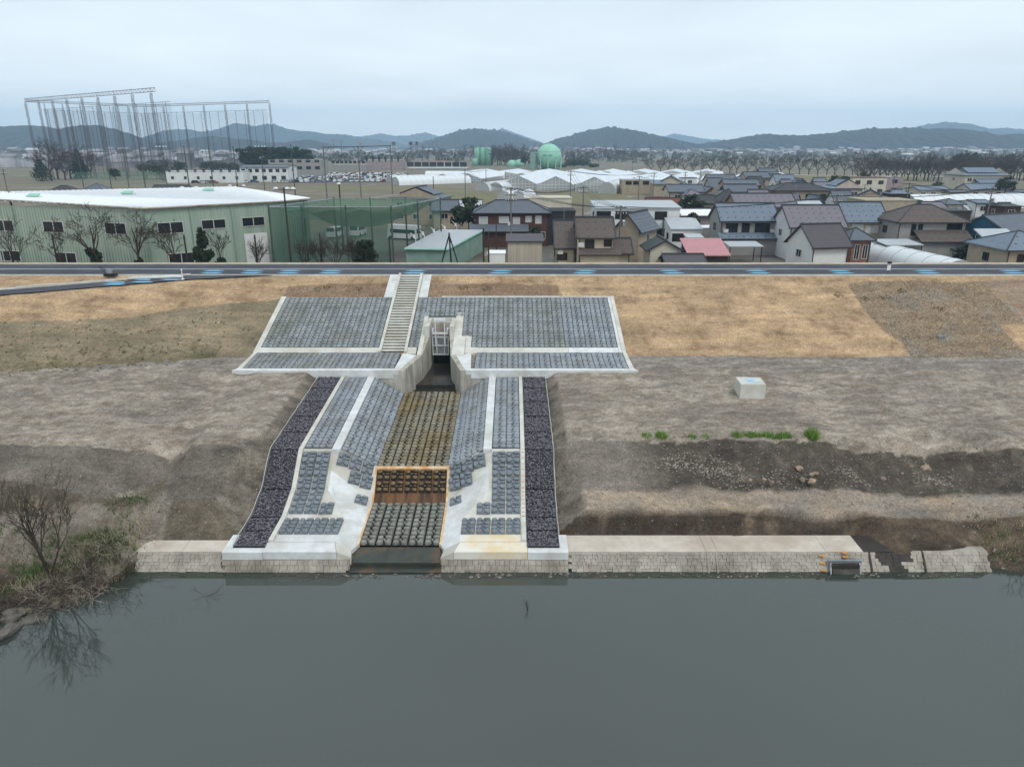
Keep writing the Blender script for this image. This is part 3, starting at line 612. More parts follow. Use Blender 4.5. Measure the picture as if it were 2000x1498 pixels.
for s in (-1, 1):
    X = lambda k: CX + s * k
    side = 'mossy bank with the heap of spoil' if s < 0 else 'grassy cut bank'
    def rect(k0, k1, y0, y1, o=0.0, prof=sp):
        a, b_ = sorted((X(k0), X(k1))); return [prof(a, y0, o), prof(b_, y0, o), prof(b_, y1, o), prof(a, y1, o)]
    # inner slope
    r = thing('block_slope', (X(4), 46.6, 3.5), 'block-paved slope falling into the channel from the ' + ('stairway' if s < 0 else 'concrete cube') + ' side', 'revetment')
    a, b_ = (X(5.12), X(2.6)) if s < 0 else (X(2.6), X(5.12))
    if s < 0: q = [sp(a, 46.85, .0), cp(b_, 46.55, .1), cp(b_, 60.6, .1), sp(a, 60.6, .0)]
    else: q = [cp(a, 46.55, .1), sp(b_, 46.85, .0), sp(b_, 60.6, .0), cp(a, 60.6, .1)]
    part('bed', quadslab([(p[0], p[1], p[2] - .03) for p in q]), 'block_joint', r)
    patch(r, *q, 3, 14, 'new')
    # flat strip: coping, blocks, kerb
    r = thing('apron_strip', (X(6.7), 46.6, 4.3), 'flat grey block strip with white coping towards the ' + side, 'revetment')
    part('bed', quadslab(rect(5.7, 7.75, 46.9, 60.3, .02)), 'block_joint', r)
    q = rect(5.74, 7.72, 46.95, 60.3, .06); patch(r, *q, 2, 14, 'new')
    for ya, yb in ((46.6, 51.2), (51.22, 56), (56.02, 60.4)): part('coping', quadslab(rect(5.1, 5.7, ya, yb, .17), .4), 'concrete_white', r)
    part('kerb', quadslab(rect(7.75, 8.05, 46.6, 60.4, .2), .5), 'concrete', r)
    part('kerb', quadslab(rect(7.75, 8.05, 44.2, 46.58, .2), .5), 'concrete', r); part('kerb', quadslab(rect(7.75, 8.05, 41.7, 44.18, .2), .5), 'concrete', r)
    part('kerb', quadslab(rect(7.75, 8.05, 38.95, 41.68, .2), .5), 'concrete', r)
    if s > 0:
        dm = MB(); dm.box(-.035, .035, -.03, .03, 0, .02); dm = dm.mesh('stud', 'paint_orange')
        for i in range(14):
            y = 46.4 - i * .36
            for k in (7.86, 7.95): put('marker_stud', dm, r, Matrix.Translation(Vector(sp(X(k), y, .2)) - Vector(r.location)))
    # front apron down to the river
    r = thing('front_apron', (X(5.5), 38, 1.4), 'white apron with inset grey blocks near the ' + side, 'revetment')
    part('slab', quadslab(rect(5.55, 7.75, 44.2, 46.88, .06), .4), 'concrete', r); part('slab', quadslab(rect(5.55, 7.75, 41.7, 44.2, .06), .4), 'concrete', r)
    # warped panels between the channel rim and the strip
    def pan(pts, mt, th=.3):
        mb = MB(); pts = [Vector(p) for p in pts]
        if (pts[1] - pts[0]).cross(pts[2] - pts[0]).z < 0: pts = pts[::-1]
        k = Vector((0, 0, 0)); mb.slab(pts, th); part('slab', mb, mt, r)
    B0 = cp(X(2.6), 46.55, .18); B1 = cp(X(2.6), 44.5, .18); B2 = cp(X(2.62), 39.5, .2); B3 = (X(2.75), 38.1, .95)
    T0 = sp(X(5.1), 46.85, .1); T1 = sp(X(5.55), 44.2, .07); T2 = sp(X(4.3), 41.6, .07)
    pan([B0, sp(X(5.12), 46.83, .06), sp(X(5.55), 46.86, .06)], 'concrete')
    pan([B0, sp(X(5.55), 46.86, .055), sp(X(5.55), 45.4, .055), B1], 'concrete')
    pan([B1, sp(X(5.55), 45.4, .055), T1, sp(X(4.6), 42.8, .055)], 'concrete_white')
    pan([B1, sp(X(4.6), 42.8, .055), sp(X(3.75), 41.3, .05), B2], 'concrete_white')
    pan([T1, sp(X(5.55), 41.7, .05), sp(X(3.75), 41.3, .045), sp(X(4.6), 42.8, .05)], 'concrete')
    lowm = 'stain_concrete' if s > 0 else 'concrete_white'
    pan([sp(X(5.55), 41.7, .058), sp(X(7.75), 41.7, .058), sp(X(7.75), 39.0, .058), sp(X(3.9), 39.0, .058), sp(X(3.75), 41.3, .05)], lowm)
    pan([sp(X(3.75), 41.3, .045), sp(X(3.9), 39.0, .053), (X(2.9), 38.9, 1.0), B2], 'concrete_white')
    # front coping beam
    part('front_beam', quadslab([(min(X(3.6), X(8.1)), 37.95, 1.44), (max(X(3.6), X(8.1)), 37.95, 1.44), (max(X(3.9), X(8.1)), 38.95, 1.54), (min(X(3.9), X(8.1)), 38.95, 1.54)] if True else [], .5), lowm, r)
    part('front_beam', quadslab([(min(X(8.12), X(10.6)), 37.92, 1.42), (max(X(8.12), X(10.6)), 37.92, 1.42), (max(X(8.12), X(10.6)), 38.4, 1.46), (min(X(8.12), X(10.6)), 38.4, 1.46)], .5), 'concrete_white', r)
    part('front_beam', quadslab([(min(X(10.1), X(10.6)), 38.42, 1.46), (max(X(10.1), X(10.6)), 38.42, 1.46), (max(X(10.1), X(10.6)), 39.9, 1.5), (min(X(10.1), X(10.6)), 39.9, 1.5)], .5), 'concrete_white', r)
    pan([(X(2.75), 38.05, .98), (X(2.9), 38.92, 1.02), (X(3.88), 38.95, 1.53), (X(3.58), 37.95, 1.43)], 'concrete', .5)
    mb = MB()
    for (pa, pb) in ((B0, B1), (B1, B2)):
        pa, pb = Vector(pa), Vector(pb); mb.hull8([pa + Vector((-.08, 0, -.3)), pb + Vector((-.08, 0, -.3)), pb + Vector((.08, 0, -.3)), pa + Vector((.08, 0, -.3)), pa + Vector((-.08, 0, .02)), pb + Vector((-.08, 0, .02)), pb + Vector((.08, 0, .03)), pa + Vector((.08, 0, .03))])
    part('rust_edge', mb, 'rust_stain', r)
    # inset blocks on the apron
    q = rect(5.74, 7.72, 44.15, 46.55, .07); patch(r, *q, 2, 3, 'steep')
    q = rect(5.74, 7.72, 42.0, 44.15, .07); patch(r, *q, 2, 2, 'steep')
    q = rect(4.76, 5.74, 41.95, 43.0, .07); patch(r, *q, 1, 1, 'steep')
    q = rect(3.85, 7.72, 39.75, 41.5, .07); patch(r, *q, 4, 2, 'steep')
    def lobe(k0, k1, ya, yb, n, zf0, zf1):
        a, b_ = (X(k1), X(k0)) if s < 0 else (X(k0), X(k1))
        z = lambda k, y: (lambda tt: (1 - tt) * (interp(y, C_PROF) + .18) + tt * (interp(y, S_PROF) + .07))(max(0, min(1, (k - 2.6) / 2.95)))
        ka, kb = (k1, k0) if s < 0 else (k0, k1)
        patch(r, (a, ya, z(ka, ya) + .06), (b_, ya, z(kb, ya) + .06), (b_, yb, z(kb, yb) + .06), (a, yb, z(ka, yb) + .06), n, 1, 'steep')
    lobe(2.8, 5.3, 45.75, 46.6, 3, 0, 0); lobe(2.8, 4.4, 44.95, 45.75, 2, 0, 0); lobe(2.85, 3.75, 43.7, 44.5, 1, 0, 0)
    # gabion mattress
    r = thing('gabion_mattress', (X(9.05), 38.4, 1.4), 'dark purple-grey wire-caged stone mattress next to the ' + side, 'gabion')
    mb = MB(); ys = [38.42, 40.1, 41.7, 44.2, 46.6, 49.4, 52.2, 55, 57.8, 60.5]
    rg = random.Random(31 + s)
    for a, b_ in zip(ys, ys[1:]):
        fr = MB(); x0, x1 = sorted((X(8.08), X(10.05)))
        c = [Vector(sp(x0, a, .16)), Vector(sp(x1, a, .16)), Vector(sp(x1, b_, .16)), Vector(sp(x0, b_, .16))]
        for i in range(4): fr.tube(c[i], c[(i + 1) % 4], .018, n=4)
        fr.tube((c[0] + c[1]) / 2, (c[2] + c[3]) / 2, .012, n=4)
        for p in c: fr.tube(p, p - Vector((0, 0, .3)), .016, n=4)
        part('basket', fr, 'wire', r)
        L_ = (c[3] - c[0]).length
        for _ in range(int(L_ * 2.0 * 110)):
            x = rg.uniform(x0 + .05, x1 - .05); y = rg.uniform(a + .03, b_ - .03); rr = rg.uniform(.045, .085)
            mb.stone((x, y, sp(x, y, .10)[2] + rg.uniform(-.03, .04)), rr, rg)
    part('stones', mb, 'gabion_stone', r, kind='stuff')
    for a, b_ in zip(ys, ys[1:]): part('base_layer', quadslab(rect(8.08, 10.05, a, b_, .03), .25), 'gabion_bed', r)
    mb = MB(); k0 = X(10.12)
    for a, b_ in zip(frange(38.6, 60.4, 40), frange(38.6, 60.4, 40)[1:]): mb.tube(Vector(sp(k0 + .015 * math.sin(a * 3), a, .22)), Vector(sp(k0 + .015 * math.sin(b_ * 3), b_, .22)), .02, n=4, cap=False)
    part('lining_edge', mb, 'concrete_white', r)

# ---- old block-faced river wall
def river_wall(x0, x1, label, top=True, joints=()):
    r = thing('river_wall', ((x0 + x1) / 2, 38.4, .2), label, 'wall')
    yb, zb, yt, zt = 37.55, 0.05, 38.42, 1.22
    if not top: yt, zt = 37.92, .93
    mb = MB(); n = max(1, int((x1 - x0) / 4))
    mb.hull8([(x0, yb + .1, zb - .6), (x1, yb + .1, zb - .6), (x1, yt + .6, zb - .6), (x0, yt + .6, zb - .6), (x0, yt + .05, zt - .02), (x1, yt + .05, zt - .02), (x1, yt + .6, zt - .02), (x0, yt + .6, zt - .02)])
    part('face', mb, 'concrete_old', r)
    if top:
        cuts = sorted([x0, x1] + [j for j in joints if x0 < j < x1])
        for a, b_ in zip(cuts, cuts[1:]):
            if a > 23.5: continue
            mb = MB(); mb.slab([(a + .01, yt - .05, zt), (b_ - .01, yt - .05, zt), (b_ - .01, 40.2 if x0 > 0 else 39.6, zt + .06), (a + .01, 40.2 if x0 > 0 else 39.6, zt + .06)], .25); part('coping', mb, 'mud' if 21.6 < (a + b_) / 2 < 24 else 'coping_old', r)
    mb = MB(); rg = random.Random(int(x0 * 7)); nr = 7 if top else 3
    for j in range(nr):
        t0, t1 = j / nr, (j + .96) / nr; x = x0 + (0.2 if j % 2 else 0)
        while x < x1 - .2:
            wd = rg.uniform(.22, .5); pr = rg.uniform(.02, .07)
            f = lambda t, o: (yb + (yt - yb) * t - o * .8, zb + (zt - .04 - zb) * t + o * .5)
            ya, za = f(t0, pr); yc, zc_ = f(t1, pr * rg.uniform(.3, 1)); xa, xb = x, min(x1, x + wd - .02)
            mb.hull8([(xa, ya, za), (xb, ya, za), (xb, ya + .25, za), (xa, ya + .25, za), (xa, yc, zc_), (xb, yc, zc_), (xb, yc + .25, zc_), (xa, yc + .25, zc_)], 1 if x0 > 0 and (22.0 + (1 - t0) * 1.1) < x < (24.6 + rg.uniform(-.2, .3) - (1 - t0) * .4 if t0 > .45 else 23.9) else 0)
            x += wd
    part('block_courses', mb, ('concrete_old', 'mud'), r, kind='stuff')
    return r
rw = river_wall(-23.3, -17.75, 'weathered block-faced river wall with coping beside the brushy bank', True, (-20.4,))
river_wall(-17.75, -9.98, 'low strip of old block facing under the white beam beside the mossy lip', False)
river_wall(-4.32, 3.45, 'low strip of old block facing under the rust-stained white beam', False)
rw2 = river_wall(3.47, 29.4, 'long weathered block-faced river wall with ladder rungs and outlet', True, (12.0, 12.7, 19.4, 21.7, 23.6))
for x in (12.0, 12.55, 22.0, 25.3):
    mb = MB(); mb.hull8([(x, 37.38, .05), (x + .1, 37.38, .05), (x + .1, 37.7, .05), (x, 37.7, .05), (x, 38.33, 1.2), (x + .1, 38.33, 1.2), (x + .1, 38.6, 1.2), (x, 38.6, 1.2)]); part('joint_rib', mb, 'mud' if x > 13 else 'concrete_old', rw2)
for x, ts in ((19.05, (.2, .5, .8)), (20.5, (.75, .92))):
    for t_ in ts: mb = MB(); mb.box(x - .15, x + .15, 37.36 + .87 * t_, 37.5 + .87 * t_, .12 + 1.17 * t_, .155 + 1.17 * t_); part('ladder_rung', mb, 'paint_orange', rw2)
r = thing('outlet_flap', (20.4, 37.4, .1), 'small grey steel outlet flap and frame in the old river wall', 'outlet')
mb = MB(); mb.box(19.5, 21.2, 37.55, 37.75, .1, .75); part('recess', mb, 'mud', r)
for x in (19.4, 21.2): mb = MB(); mb.hull8([(x, 37.3, .05), (x + .1, 37.3, .05), (x + .1, 37.5, .05), (x, 37.5, .05), (x, 37.75, .95), (x + .1, 37.75, .95), (x + .1, 37.95, .95), (x, 37.95, .95)]); part('frame_post', mb, 'steel', r)
mb = MB(); mb.box(19.35, 21.35, 37.7, 37.85, .86, .98); part('frame_beam', mb, 'steel', r)
mb = MB(); mb.slab([(19.55, 37.3, .3), (21.15, 37.3, .3), (21.15, 37.55, .5), (19.55, 37.55, .5)], .06); part('flap', mb, 'riser', r)
# ---- concrete cube, marker post, small things
p = at(1470, 772, 5.75); r = thing('concrete_cube', p, 'pale square concrete cube with a blue cross painted on top', 'concrete block', rz=math.radians(-4))
def box_local(x0, x1, y0, y1, z0, z1): mb = MB(); mb.box(x0, x1, y0, y1, z0, z1); return mb
part('body', box_local(-1.0, 1.0, .05, 2.0, -.5, .9), 'concrete', r, local=True)
mb = MB()
for a, b_ in (((-.5, .5), (.4, 1.5)), ((.4, .5), (-.5, 1.5))):
    d = Vector((b_[0] - a[0], b_[1] - a[1], 0)).normalized(); n_ = Vector((-d.y, d.x, 0)) * .06; A = Vector((a[0], a[1], 0.906)); B = Vector((b_[0], b_[1], 0.906)); mb.poly([A + n_, A - n_, B - n_, B + n_])
mb.box(-.3, .7, 1.55, 1.66, .902, .907); mb.box(-.3, .7, .34, .44, .902, .907)
part('painted_mark', mb, 'paint_blue', r, local=True)
p = at(1733, 541, 10.9); r = thing('distance_post', p, 'white plate on a thin dark post beside the levee road', 'sign')
mb = MB(); mb.tube(p, p + Vector((0, 0, 1.7)), .03); part('post', mb, 'black_thing', r)
mb = MB(); mb.box(p.x - .2, p.x + .2, p.y - .05, p.y - .02, p.z + .75, p.z + 1.35); part('plate', mb, 'white_thing', r)
mb = MB(); mb.box(p.x - .22, p.x + .22, p.y - .1, p.y + .1, p.z + 1.5, p.z + 1.72); part('cap', mb, 'black_thing', r)
p = at(1837, 658, 7.2); p.z = slope_z(p.x, p.y); mb = MB(); mb.box(p.x - .28, p.x + .28, p.y - .2, p.y + .25, p.z - .1, p.z + .22)
part('survey_box', mb, 'steel', label='small blue-grey box lying on the dry turf slope', category='box')
p = Vector((-45.4, 79.2, 11.16)); r = thing('plate_compactor', p, 'small dark compactor with handle standing on straw verge by the road', 'machine')
mb = MB(); mb.box(p.x - .1, p.x + 1.2, p.y - .3, p.y + .3, p.z, p.z + .3); part('base_plate', mb, 'black_thing', r)
mb = MB(); mb.box(p.x + .2, p.x + .9, p.y - .22, p.y + .22, p.z + .3, p.z + .65); part('engine', mb, 'steel', r)
mb = MB(); mb.tube((p.x + .2, p.y - .2, p.z + .3), (p.x - .4, p.y - .2, p.z + 1.0), .04); mb.tube((p.x + .2, p.y + .2, p.z + .3), (p.x - .4, p.y + .2, p.z + 1.0), .04); mb.tube((p.x - .4, p.y - .25, p.z + 1.0), (p.x - .4, p.y + .25, p.z + 1.0), .05); part('handle', mb, 'black_thing', r)
p = at(357, 546, 11.1); mb = MB(); mb.tube(p, p + Vector((0, 0, 1.0)), .05); mb.lathe(p, [(.2, 0), (.2, .05), (.06, .1)], 10); mb.lathe(p + Vector((0, 0, .95)), [(.07, 0), (.09, .08), (.05, .16)], 8)
part('lane_bollard', mb, 'white_thing', label='thin white bollard on the asphalt where ramp and road join', category='bollard')

# ---- stones, grass and brush on the banks
rg = random.Random(5); mb = MB()
def scatter(n, x0, x1, y0, y1, r0, r1):
    for _ in range(n):
        x = rg.uniform(x0, x1); y = rg.uniform(y0, y1); rr = r0 + (r1 - r0) * rg.random() ** 3
        mb.stone((x, y, ground_z(x, y) + rr * .25), rr, rg)
scatter(2600, 8, 36, 43.2, 47.6, .015, .085); scatter(350, 4, 36, 40.2, 43.5, .02, .08); scatter(900, -62, -18, 41.5, 47, .03, .09); scatter(500, -24, -17.5, 39.8, 47, .03, .09)
scatter(2600, -60, 50, 47, 64, .015, .06); scatter(120, -16, 10, 37.2, 37.6, .04, .12); scatter(160, -60, -23, 32, 40, .03, .16); scatter(250, 29, 46, 37.5, 43, .03, .14)
for _ in range(160):
    x = rg.uniform(-12, 28); mb.stone((x, rg.uniform(37.0, 37.45), WATER + .02), rg.uniform(.02, .10) * (1.6 if -5 < x < 5 else 1), rg)
part('loose_stones', mb, 'gravel', kind='stuff', label='loose pale stones scattered over the cut bank')
mb = MB()
for cx_, cy_, n_ in ((14.4, 44.6, 220), (15.4, 43.9, 160), (13.0, 44.9, 120), (11.2, 45.2, 120), (18.2, 43.8, 90), (23, 44.2, 120), (29, 44.5, 160)):
    for _ in range(n_): x = rg.gauss(cx_, .7); y = rg.gauss(cy_, .45); mb.stone((x, y, ground_z(x, y) + .01), rg.uniform(.02, .09), rg, flat=.5)
part('pale_rubble', mb, 'concrete_old', kind='stuff', label='pale crumbled rubble spilling down the dark cut bank')
for i, (px, py, z, rr) in enumerate(((1560, 915, 3.6, .26), (1567, 937, 3.2, .22), (1586, 940, 3.15, .34), (1585, 926, 3.4, .17), (1593, 924, 3.4, .18), (1711, 925, 3.4, .2), (1724, 935, 3.2, .24), (1741, 928, 3.3, .17), (1762, 927, 3.3, .19), (1806, 915, 3.6, .42), (1820, 914, 3.6, .22), (1833, 912, 3.6, .25), (1870, 905, 3.7, .22), (1780, 911, 3.6, .16), (1492, 936, 3.2, .15), (1508, 941, 3.1, .16), (1466, 938, 3.15, .14))):
    p = at(px, py, z); p = at(px, py, ground_z(p.x, p.y)); mb = MB(); rs = random.Random(i + 50)
    mb.rock((p.x, p.y, p.z + rr * .02), rr, rs, sq=(1, .8, .62))
    part('boulder', mb, 'boulder', label='rounded tan boulder sticking out of the dark cut bank', category='boulder', group='boulders in the cut bank')
for i, (px, py, rr) in enumerate(((30, 1200, .75), (12, 1232, .7), (62, 1206, .55), (112, 1178, .4), (-20, 1190, .7))):
    p = at(px, py, .35); mb = MB(); rs = random.Random(i + 90); mb.rock((p.x, p.y, .3), rr, rs, sq=(1.2, .75, .45))
    part('shore_rock', mb, 'rock', label='flat grey rock at the water edge under the brush', category='rock', group='rocks at the brushy shore')
def tuft(mb, x, y, n, h, sp_, wd=.02, mi=0, rr=rg):
    for _ in range(n):
        a = rr.random() * 6.28; d = rr.random() ** .5 * sp_; px_, py_ = x + math.cos(a) * d, y + math.sin(a) * d
        mb.blade((px_, py_, ground_z(px_, py_) - .02), h * rr.uniform(.5, 1.2), h * rr.uniform(.1, .7), wd, rr, mi)
for i, (px, n, h) in enumerate(((1262, 90, .3), (1290, 160, .5), (1350, 90, .3), (1375, 60, .25), (1437, 130, .4), (1462, 150, .4), (1476, 90, .35), (1500, 150, .5), (1522, 120, .4), (1532, 130, .45), (1583, 240, .7))):
    p = at(px, 862, 4.6); mb = MB(); tuft(mb, p.x, p.y - .1, n, h, .2 + h * .5, .025)
    part('grass_tuft', mb, 'weed', label='fresh green weed clump on the rim of the dark cut bank', category='grass', group='weeds on the bank rim')
mb = MB()
for _ in range(420):
    x = rg.uniform(-36, -23.6); y0 = interp(x, SHORE_L); t_ = rg.random(); y = y0 + 1.2 + t_ * 9
    if fbm(x * .25, y * .25, 4.4, 3) > -.12: tuft(mb, x, y, 16, .32, .35, .025)
for _ in range(60): x = rg.gauss(-25.3, .9); y = rg.gauss(38.3, .7); tuft(mb, x, y, 22, .5, .4, .025)
for _ in range(50): x = rg.gauss(-28.3, .8); y = rg.gauss(37.2, .8); tuft(mb, x, y, 22, .4, .4, .025)
for _ in range(60): x = rg.uniform(29.5, 36); tuft(mb, x, interp(x, SHORE_R) + rg.uniform(.4, 3.2), 14, .3, .35, .022)
part('bank_grass', mb, 'grass', kind='stuff', label='green grass growing over the brushy river bank')
mb = MB()
for _ in range(500):
    x = rg.uniform(-36, -23.2); y0 = interp(x, SHORE_L); y = y0 + .3 + rg.random() * 5; tuft(mb, x, y, 8, .55, .4, .014)
for _ in range(150): x = rg.uniform(30, 45); y0 = interp(x, SHORE_R); tuft(mb, x, y0 + rg.random() * 4, 9, .4, .35, .014)
part('dry_brush', mb, 'grass_dry', kind='stuff', label='dry straw-coloured stalks along the shore')
mb = MB(); p = at(213, 1118, .6)
for _ in range(700): a = rg.random() * 6.28; mb.blade((p.x + rg.gauss(0, .28), p.y + rg.gauss(0, .22), .55), rg.uniform(.2, .7), rg.uniform(.3, .9), .012, rg)
part('pale_grass_clump', mb, 'twig_pale', label='bleached drooping grass clump at the corner of the old wall', category='grass')
mb = MB()                                      # dark weed spots on the turf of the levee
for _ in range(330):
    x = rg.uniform(-58, -25); y = rg.uniform(57.5, 72)
    if inside(x, y, Z_LOWTURF): tuft(mb, x, y, 12, .14, .2 * rg.uniform(.3, 1.4) ** 1.5, .035)
for px, py in ((1690, 585), (1720, 583), (1735, 582), (1760, 570), (1638, 578), (1834, 604), (620, 566), (640, 562), (700, 565), (950, 565), (905, 563)):
    p = onslope(px, py); tuft(mb, p.x, p.y, 60, .22, .5, .03)
part('turf_weeds', mb, 'grass_olive', kind='stuff', label='dark weeds dotted over the turf of the levee slope')

mb = MB()
def turf_blades(poly, n, h):
    x0 = min(p.x for p in poly); x1 = min(52, max(p.x for p in poly)); y0 = min(p.y for p in poly); y1 = max(p.y for p in poly); k = 0
    while k < n:
        x = rg.uniform(x0, x1); y = rg.uniform(y0, y1); k += 1
        if inside(x, y, poly) and y < 79.5: mb.blade((x, y, ground_z(x, y) - .02), h * rg.uniform(.3, 1.1), h * rg.uniform(.4, 1.6), .03, rg)
turf_blades(Z_DRYTURF, 26000, .2); turf_blades(Z_ABOVE, 1500, .16); turf_blades(Z_ABOVE2, 2000, .16)
part('dry_turf', mb, 'grass_dry', kind='stuff', label='matted dry grass on the levee slope')
mb = MB()
for cx_, cy_, n_ in ((-12.2, 37.2, 130), (-9.5, 37.1, 60), (-4.2, 37.2, 120), (-1.5, 37.2, 60), (5.2, 37.3, 70), (14.0, 37.35, 60)):
    for _ in range(n_): mb.stone((rg.gauss(cx_, .8), min(37.5, rg.gauss(cy_, .16)), WATER), rg.uniform(.03, .12), rg, flat=.4)
part('shore_debris', mb, 'riser', kind='stuff', label='dark gravel and twigs washed against the wall foot')
# bare trees and shrubs
def branch(mb, p, d, ln, rad, lv, rg, spread=.55, n0=3, mi=0, sides=4, up=.12, kids=(3, 4), tipr=.004):
    segs = 3; q = p; dd = d.normalized(); pts = [(p, rad)]
    for i in range(segs):
        dd = (dd + Vector((rg.gauss(0, .12), rg.gauss(0, .12), rg.gauss(0, .08) + up * .5))).normalized(); q = q + dd * ln / segs
        pts.append((q, rad * (1 - (i + 1) / segs * .5)))
    for (a, ra), (b_, rb) in zip(pts, pts[1:]): mb.tube(a, b_, max(tipr, ra), max(tipr, rb), sides if lv > 1 else 3, mi, False)
    if lv <= 0: return
    for k in range(rg.randint(*kids)):
        t_ = rg.uniform(.35, 1.0); i = min(segs - 1, int(t_ * segs)); f = t_ * segs - i; o = pts[i][0].lerp(pts[i + 1][0], f)
        a = rg.random() * 6.28; x_ = dd.orthogonal().normalized(); y_ = dd.cross(x_)
        nd_ = (dd + (x_ * math.cos(a) + y_ * math.sin(a)) * rg.uniform(.5, 1.0) * spread * 1.6).normalized()
        branch(mb, o, nd_, ln * rg.uniform(.5, .78), pts[i + 1][1] * .62, lv - 1, rg, spread, n0, mi, max(3, sides - 1), up, kids, tipr)
def bare_tree(name, p, h, label, group=None, seed=1, stems=1, lv=4, rad=None, spread=.5, mats=('bark', 'twig'), cat='tree', tipr=.006, kids=(3, 4)):
    r = thing(name, p, label, cat, group); rs = random.Random(seed); p = Vector(p)
    for s_ in range(stems):
        d = Vector((rs.gauss(0, .25 if stems > 1 else .05), rs.gauss(0, .25 if stems > 1 else .05), 1)); tr = MB(); rr = rad or h * .022
        q = p + d.normalized() * h * .28; tr.tube(p - Vector((0, 0, .2)), q, rr * 1.15, rr * .85, 7, cap=False); part('trunk', tr, mats[0], r)
        cr = MB()
        for k in range(3 if stems == 1 else 2):
            a = rs.random() * 6.28; branch(cr, q, d.normalized() + Vector((math.cos(a), math.sin(a), 0)) * spread * .7, h * .34, rr * .6, lv - 1, rs, spread, up=.18, tipr=tipr, kids=kids)
        branch(cr, q, d, h * .42, rr * .75, lv - 1, rs, spread, up=.2, tipr=tipr, kids=kids)
        part('crown', cr, mats[1], r)
    return r
p = at(96, 1120, .9); bare_tree('bare_tree', (p.x, p.y, .8), 5.8, 'slender bare multi-stemmed tree leaning over the river from brushy bank', None, 11, 4, 4, .06, .45, tipr=.010)
p = at(12, 1100, 1.2); bare_tree('bare_tree', (p.x - 1.0, p.y, 1.0), 6.0, 'second bare young tree at the shore above the flat rocks', None, 12, 2, 4, .05, .45, tipr=.009)
for i in range(60):
    x = rg.uniform(-30.5, -23.6); y = interp(x, SHORE_L) + rg.uniform(.4, 3.6); mb = MB(); rs = random.Random(i + 300); z = ground_z(x, y)
    for _ in range(9):
        branch(mb, Vector((x + rs.gauss(0, .25), y + rs.gauss(0, .25), z)), Vector((rs.gauss(0, .8), rs.gauss(-.2, .8), .55)), rs.uniform(.6, 1.3), .014, 2, rs, .6, sides=3, up=-.1, tipr=.006)
    part('bare_shrub', mb, 'twig' if i % 4 else 'twig_pale', label='tangled leafless shrub on the brushy shore', category='shrub', group='leafless shrubs along the shore')
for i in range(6):
    x = rg.uniform(31, 38); y = interp(x, SHORE_R) + rg.uniform(.4, 3); mb = MB(); rs = random.Random(i + 350); z = ground_z(x, y)
    for _ in range(7): branch(mb, Vector((x + rs.gauss(0, .25), y + rs.gauss(0, .25), z)), Vector((rs.gauss(0, .6), rs.gauss(-.2, .6), .7)), rs.uniform(.5, 1.1), .012, 2, rs, .6, sides=3, tipr=.005)
    part('bare_shrub', mb, 'twig', label='thin leafless shrub beyond the end of the old river wall', category='shrub', group='leafless shrubs by the eroded bank')
mb = MB(); p = at(1030, 1192, WATER)
for _ in range(5): branch(mb, Vector((p.x, p.y, WATER - .1)), Vector((rg.gauss(0, .7), rg.gauss(0, .5), .9)), .5, .012, 1, rg, .5, sides=3, tipr=.006)
part('drift_branch', mb, 'bark', label='small dead branch poking out of the open water', category='branch')
mb = MB(); p = at(400, 1165, WATER)
for _ in range(4): branch(mb, Vector((p.x, p.y, WATER - .05)), Vector((rg.gauss(0, 1), rg.gauss(0, .6), .2)), .8, .012, 1, rg, .5, sides=3, tipr=.005)
part('drift_branch', mb, 'bark', label='thin sunken branch lying in the water near the old wall', category='branch')
# ================================================================== THE PLAIN: ground, hills, haze
mat('wall_beige', rgb(200, 190, 168), rgb(188, 178, 158), .5); mat('wall_cream', rgb(206, 200, 184), None, .5); mat('wall_tan', rgb(174, 160, 140), rgb(160, 147, 128), .8)
mat('wall_white', rgb(226, 228, 226), rgb(212, 214, 212), .3); mat('wall_brown', rgb(92, 62, 54), rgb(76, 52, 46), 1.5); mat('wall_grey', rgb(158, 156, 152), rgb(146, 144, 140), .5)
mat('wall_ochre', rgb(158, 136, 96), rgb(144, 122, 84), .6); mat('wall_black', rgb(52, 54, 58), None, .6); mat('wall_blue', rgb(52, 102, 124), rgb(44, 88, 108), .5); mat('wall_mauve', rgb(164, 150, 148), None, .6)
mat('wall_brick', rgb(150, 106, 88), rgb(132, 92, 78), 2.0); mat('wall_stone', rgb(174, 164, 144), rgb(156, 146, 126), 1.2); mat('wall_dark', rgb(62, 56, 52), None, 1.0); mat('wall_pink', rgb(196, 180, 168), None, .6)
mat('board_pale', rgb(190, 180, 164), rgb(166, 156, 140), 1.2, stretch=(3, 3, .1)); mat('wood', rgb(120, 100, 80), rgb(96, 80, 66), 2.0); mat('frame_dark', rgb(40, 38, 38), None, 3.0); mat('frame_white', rgb(214, 214, 212), None, 3.0)
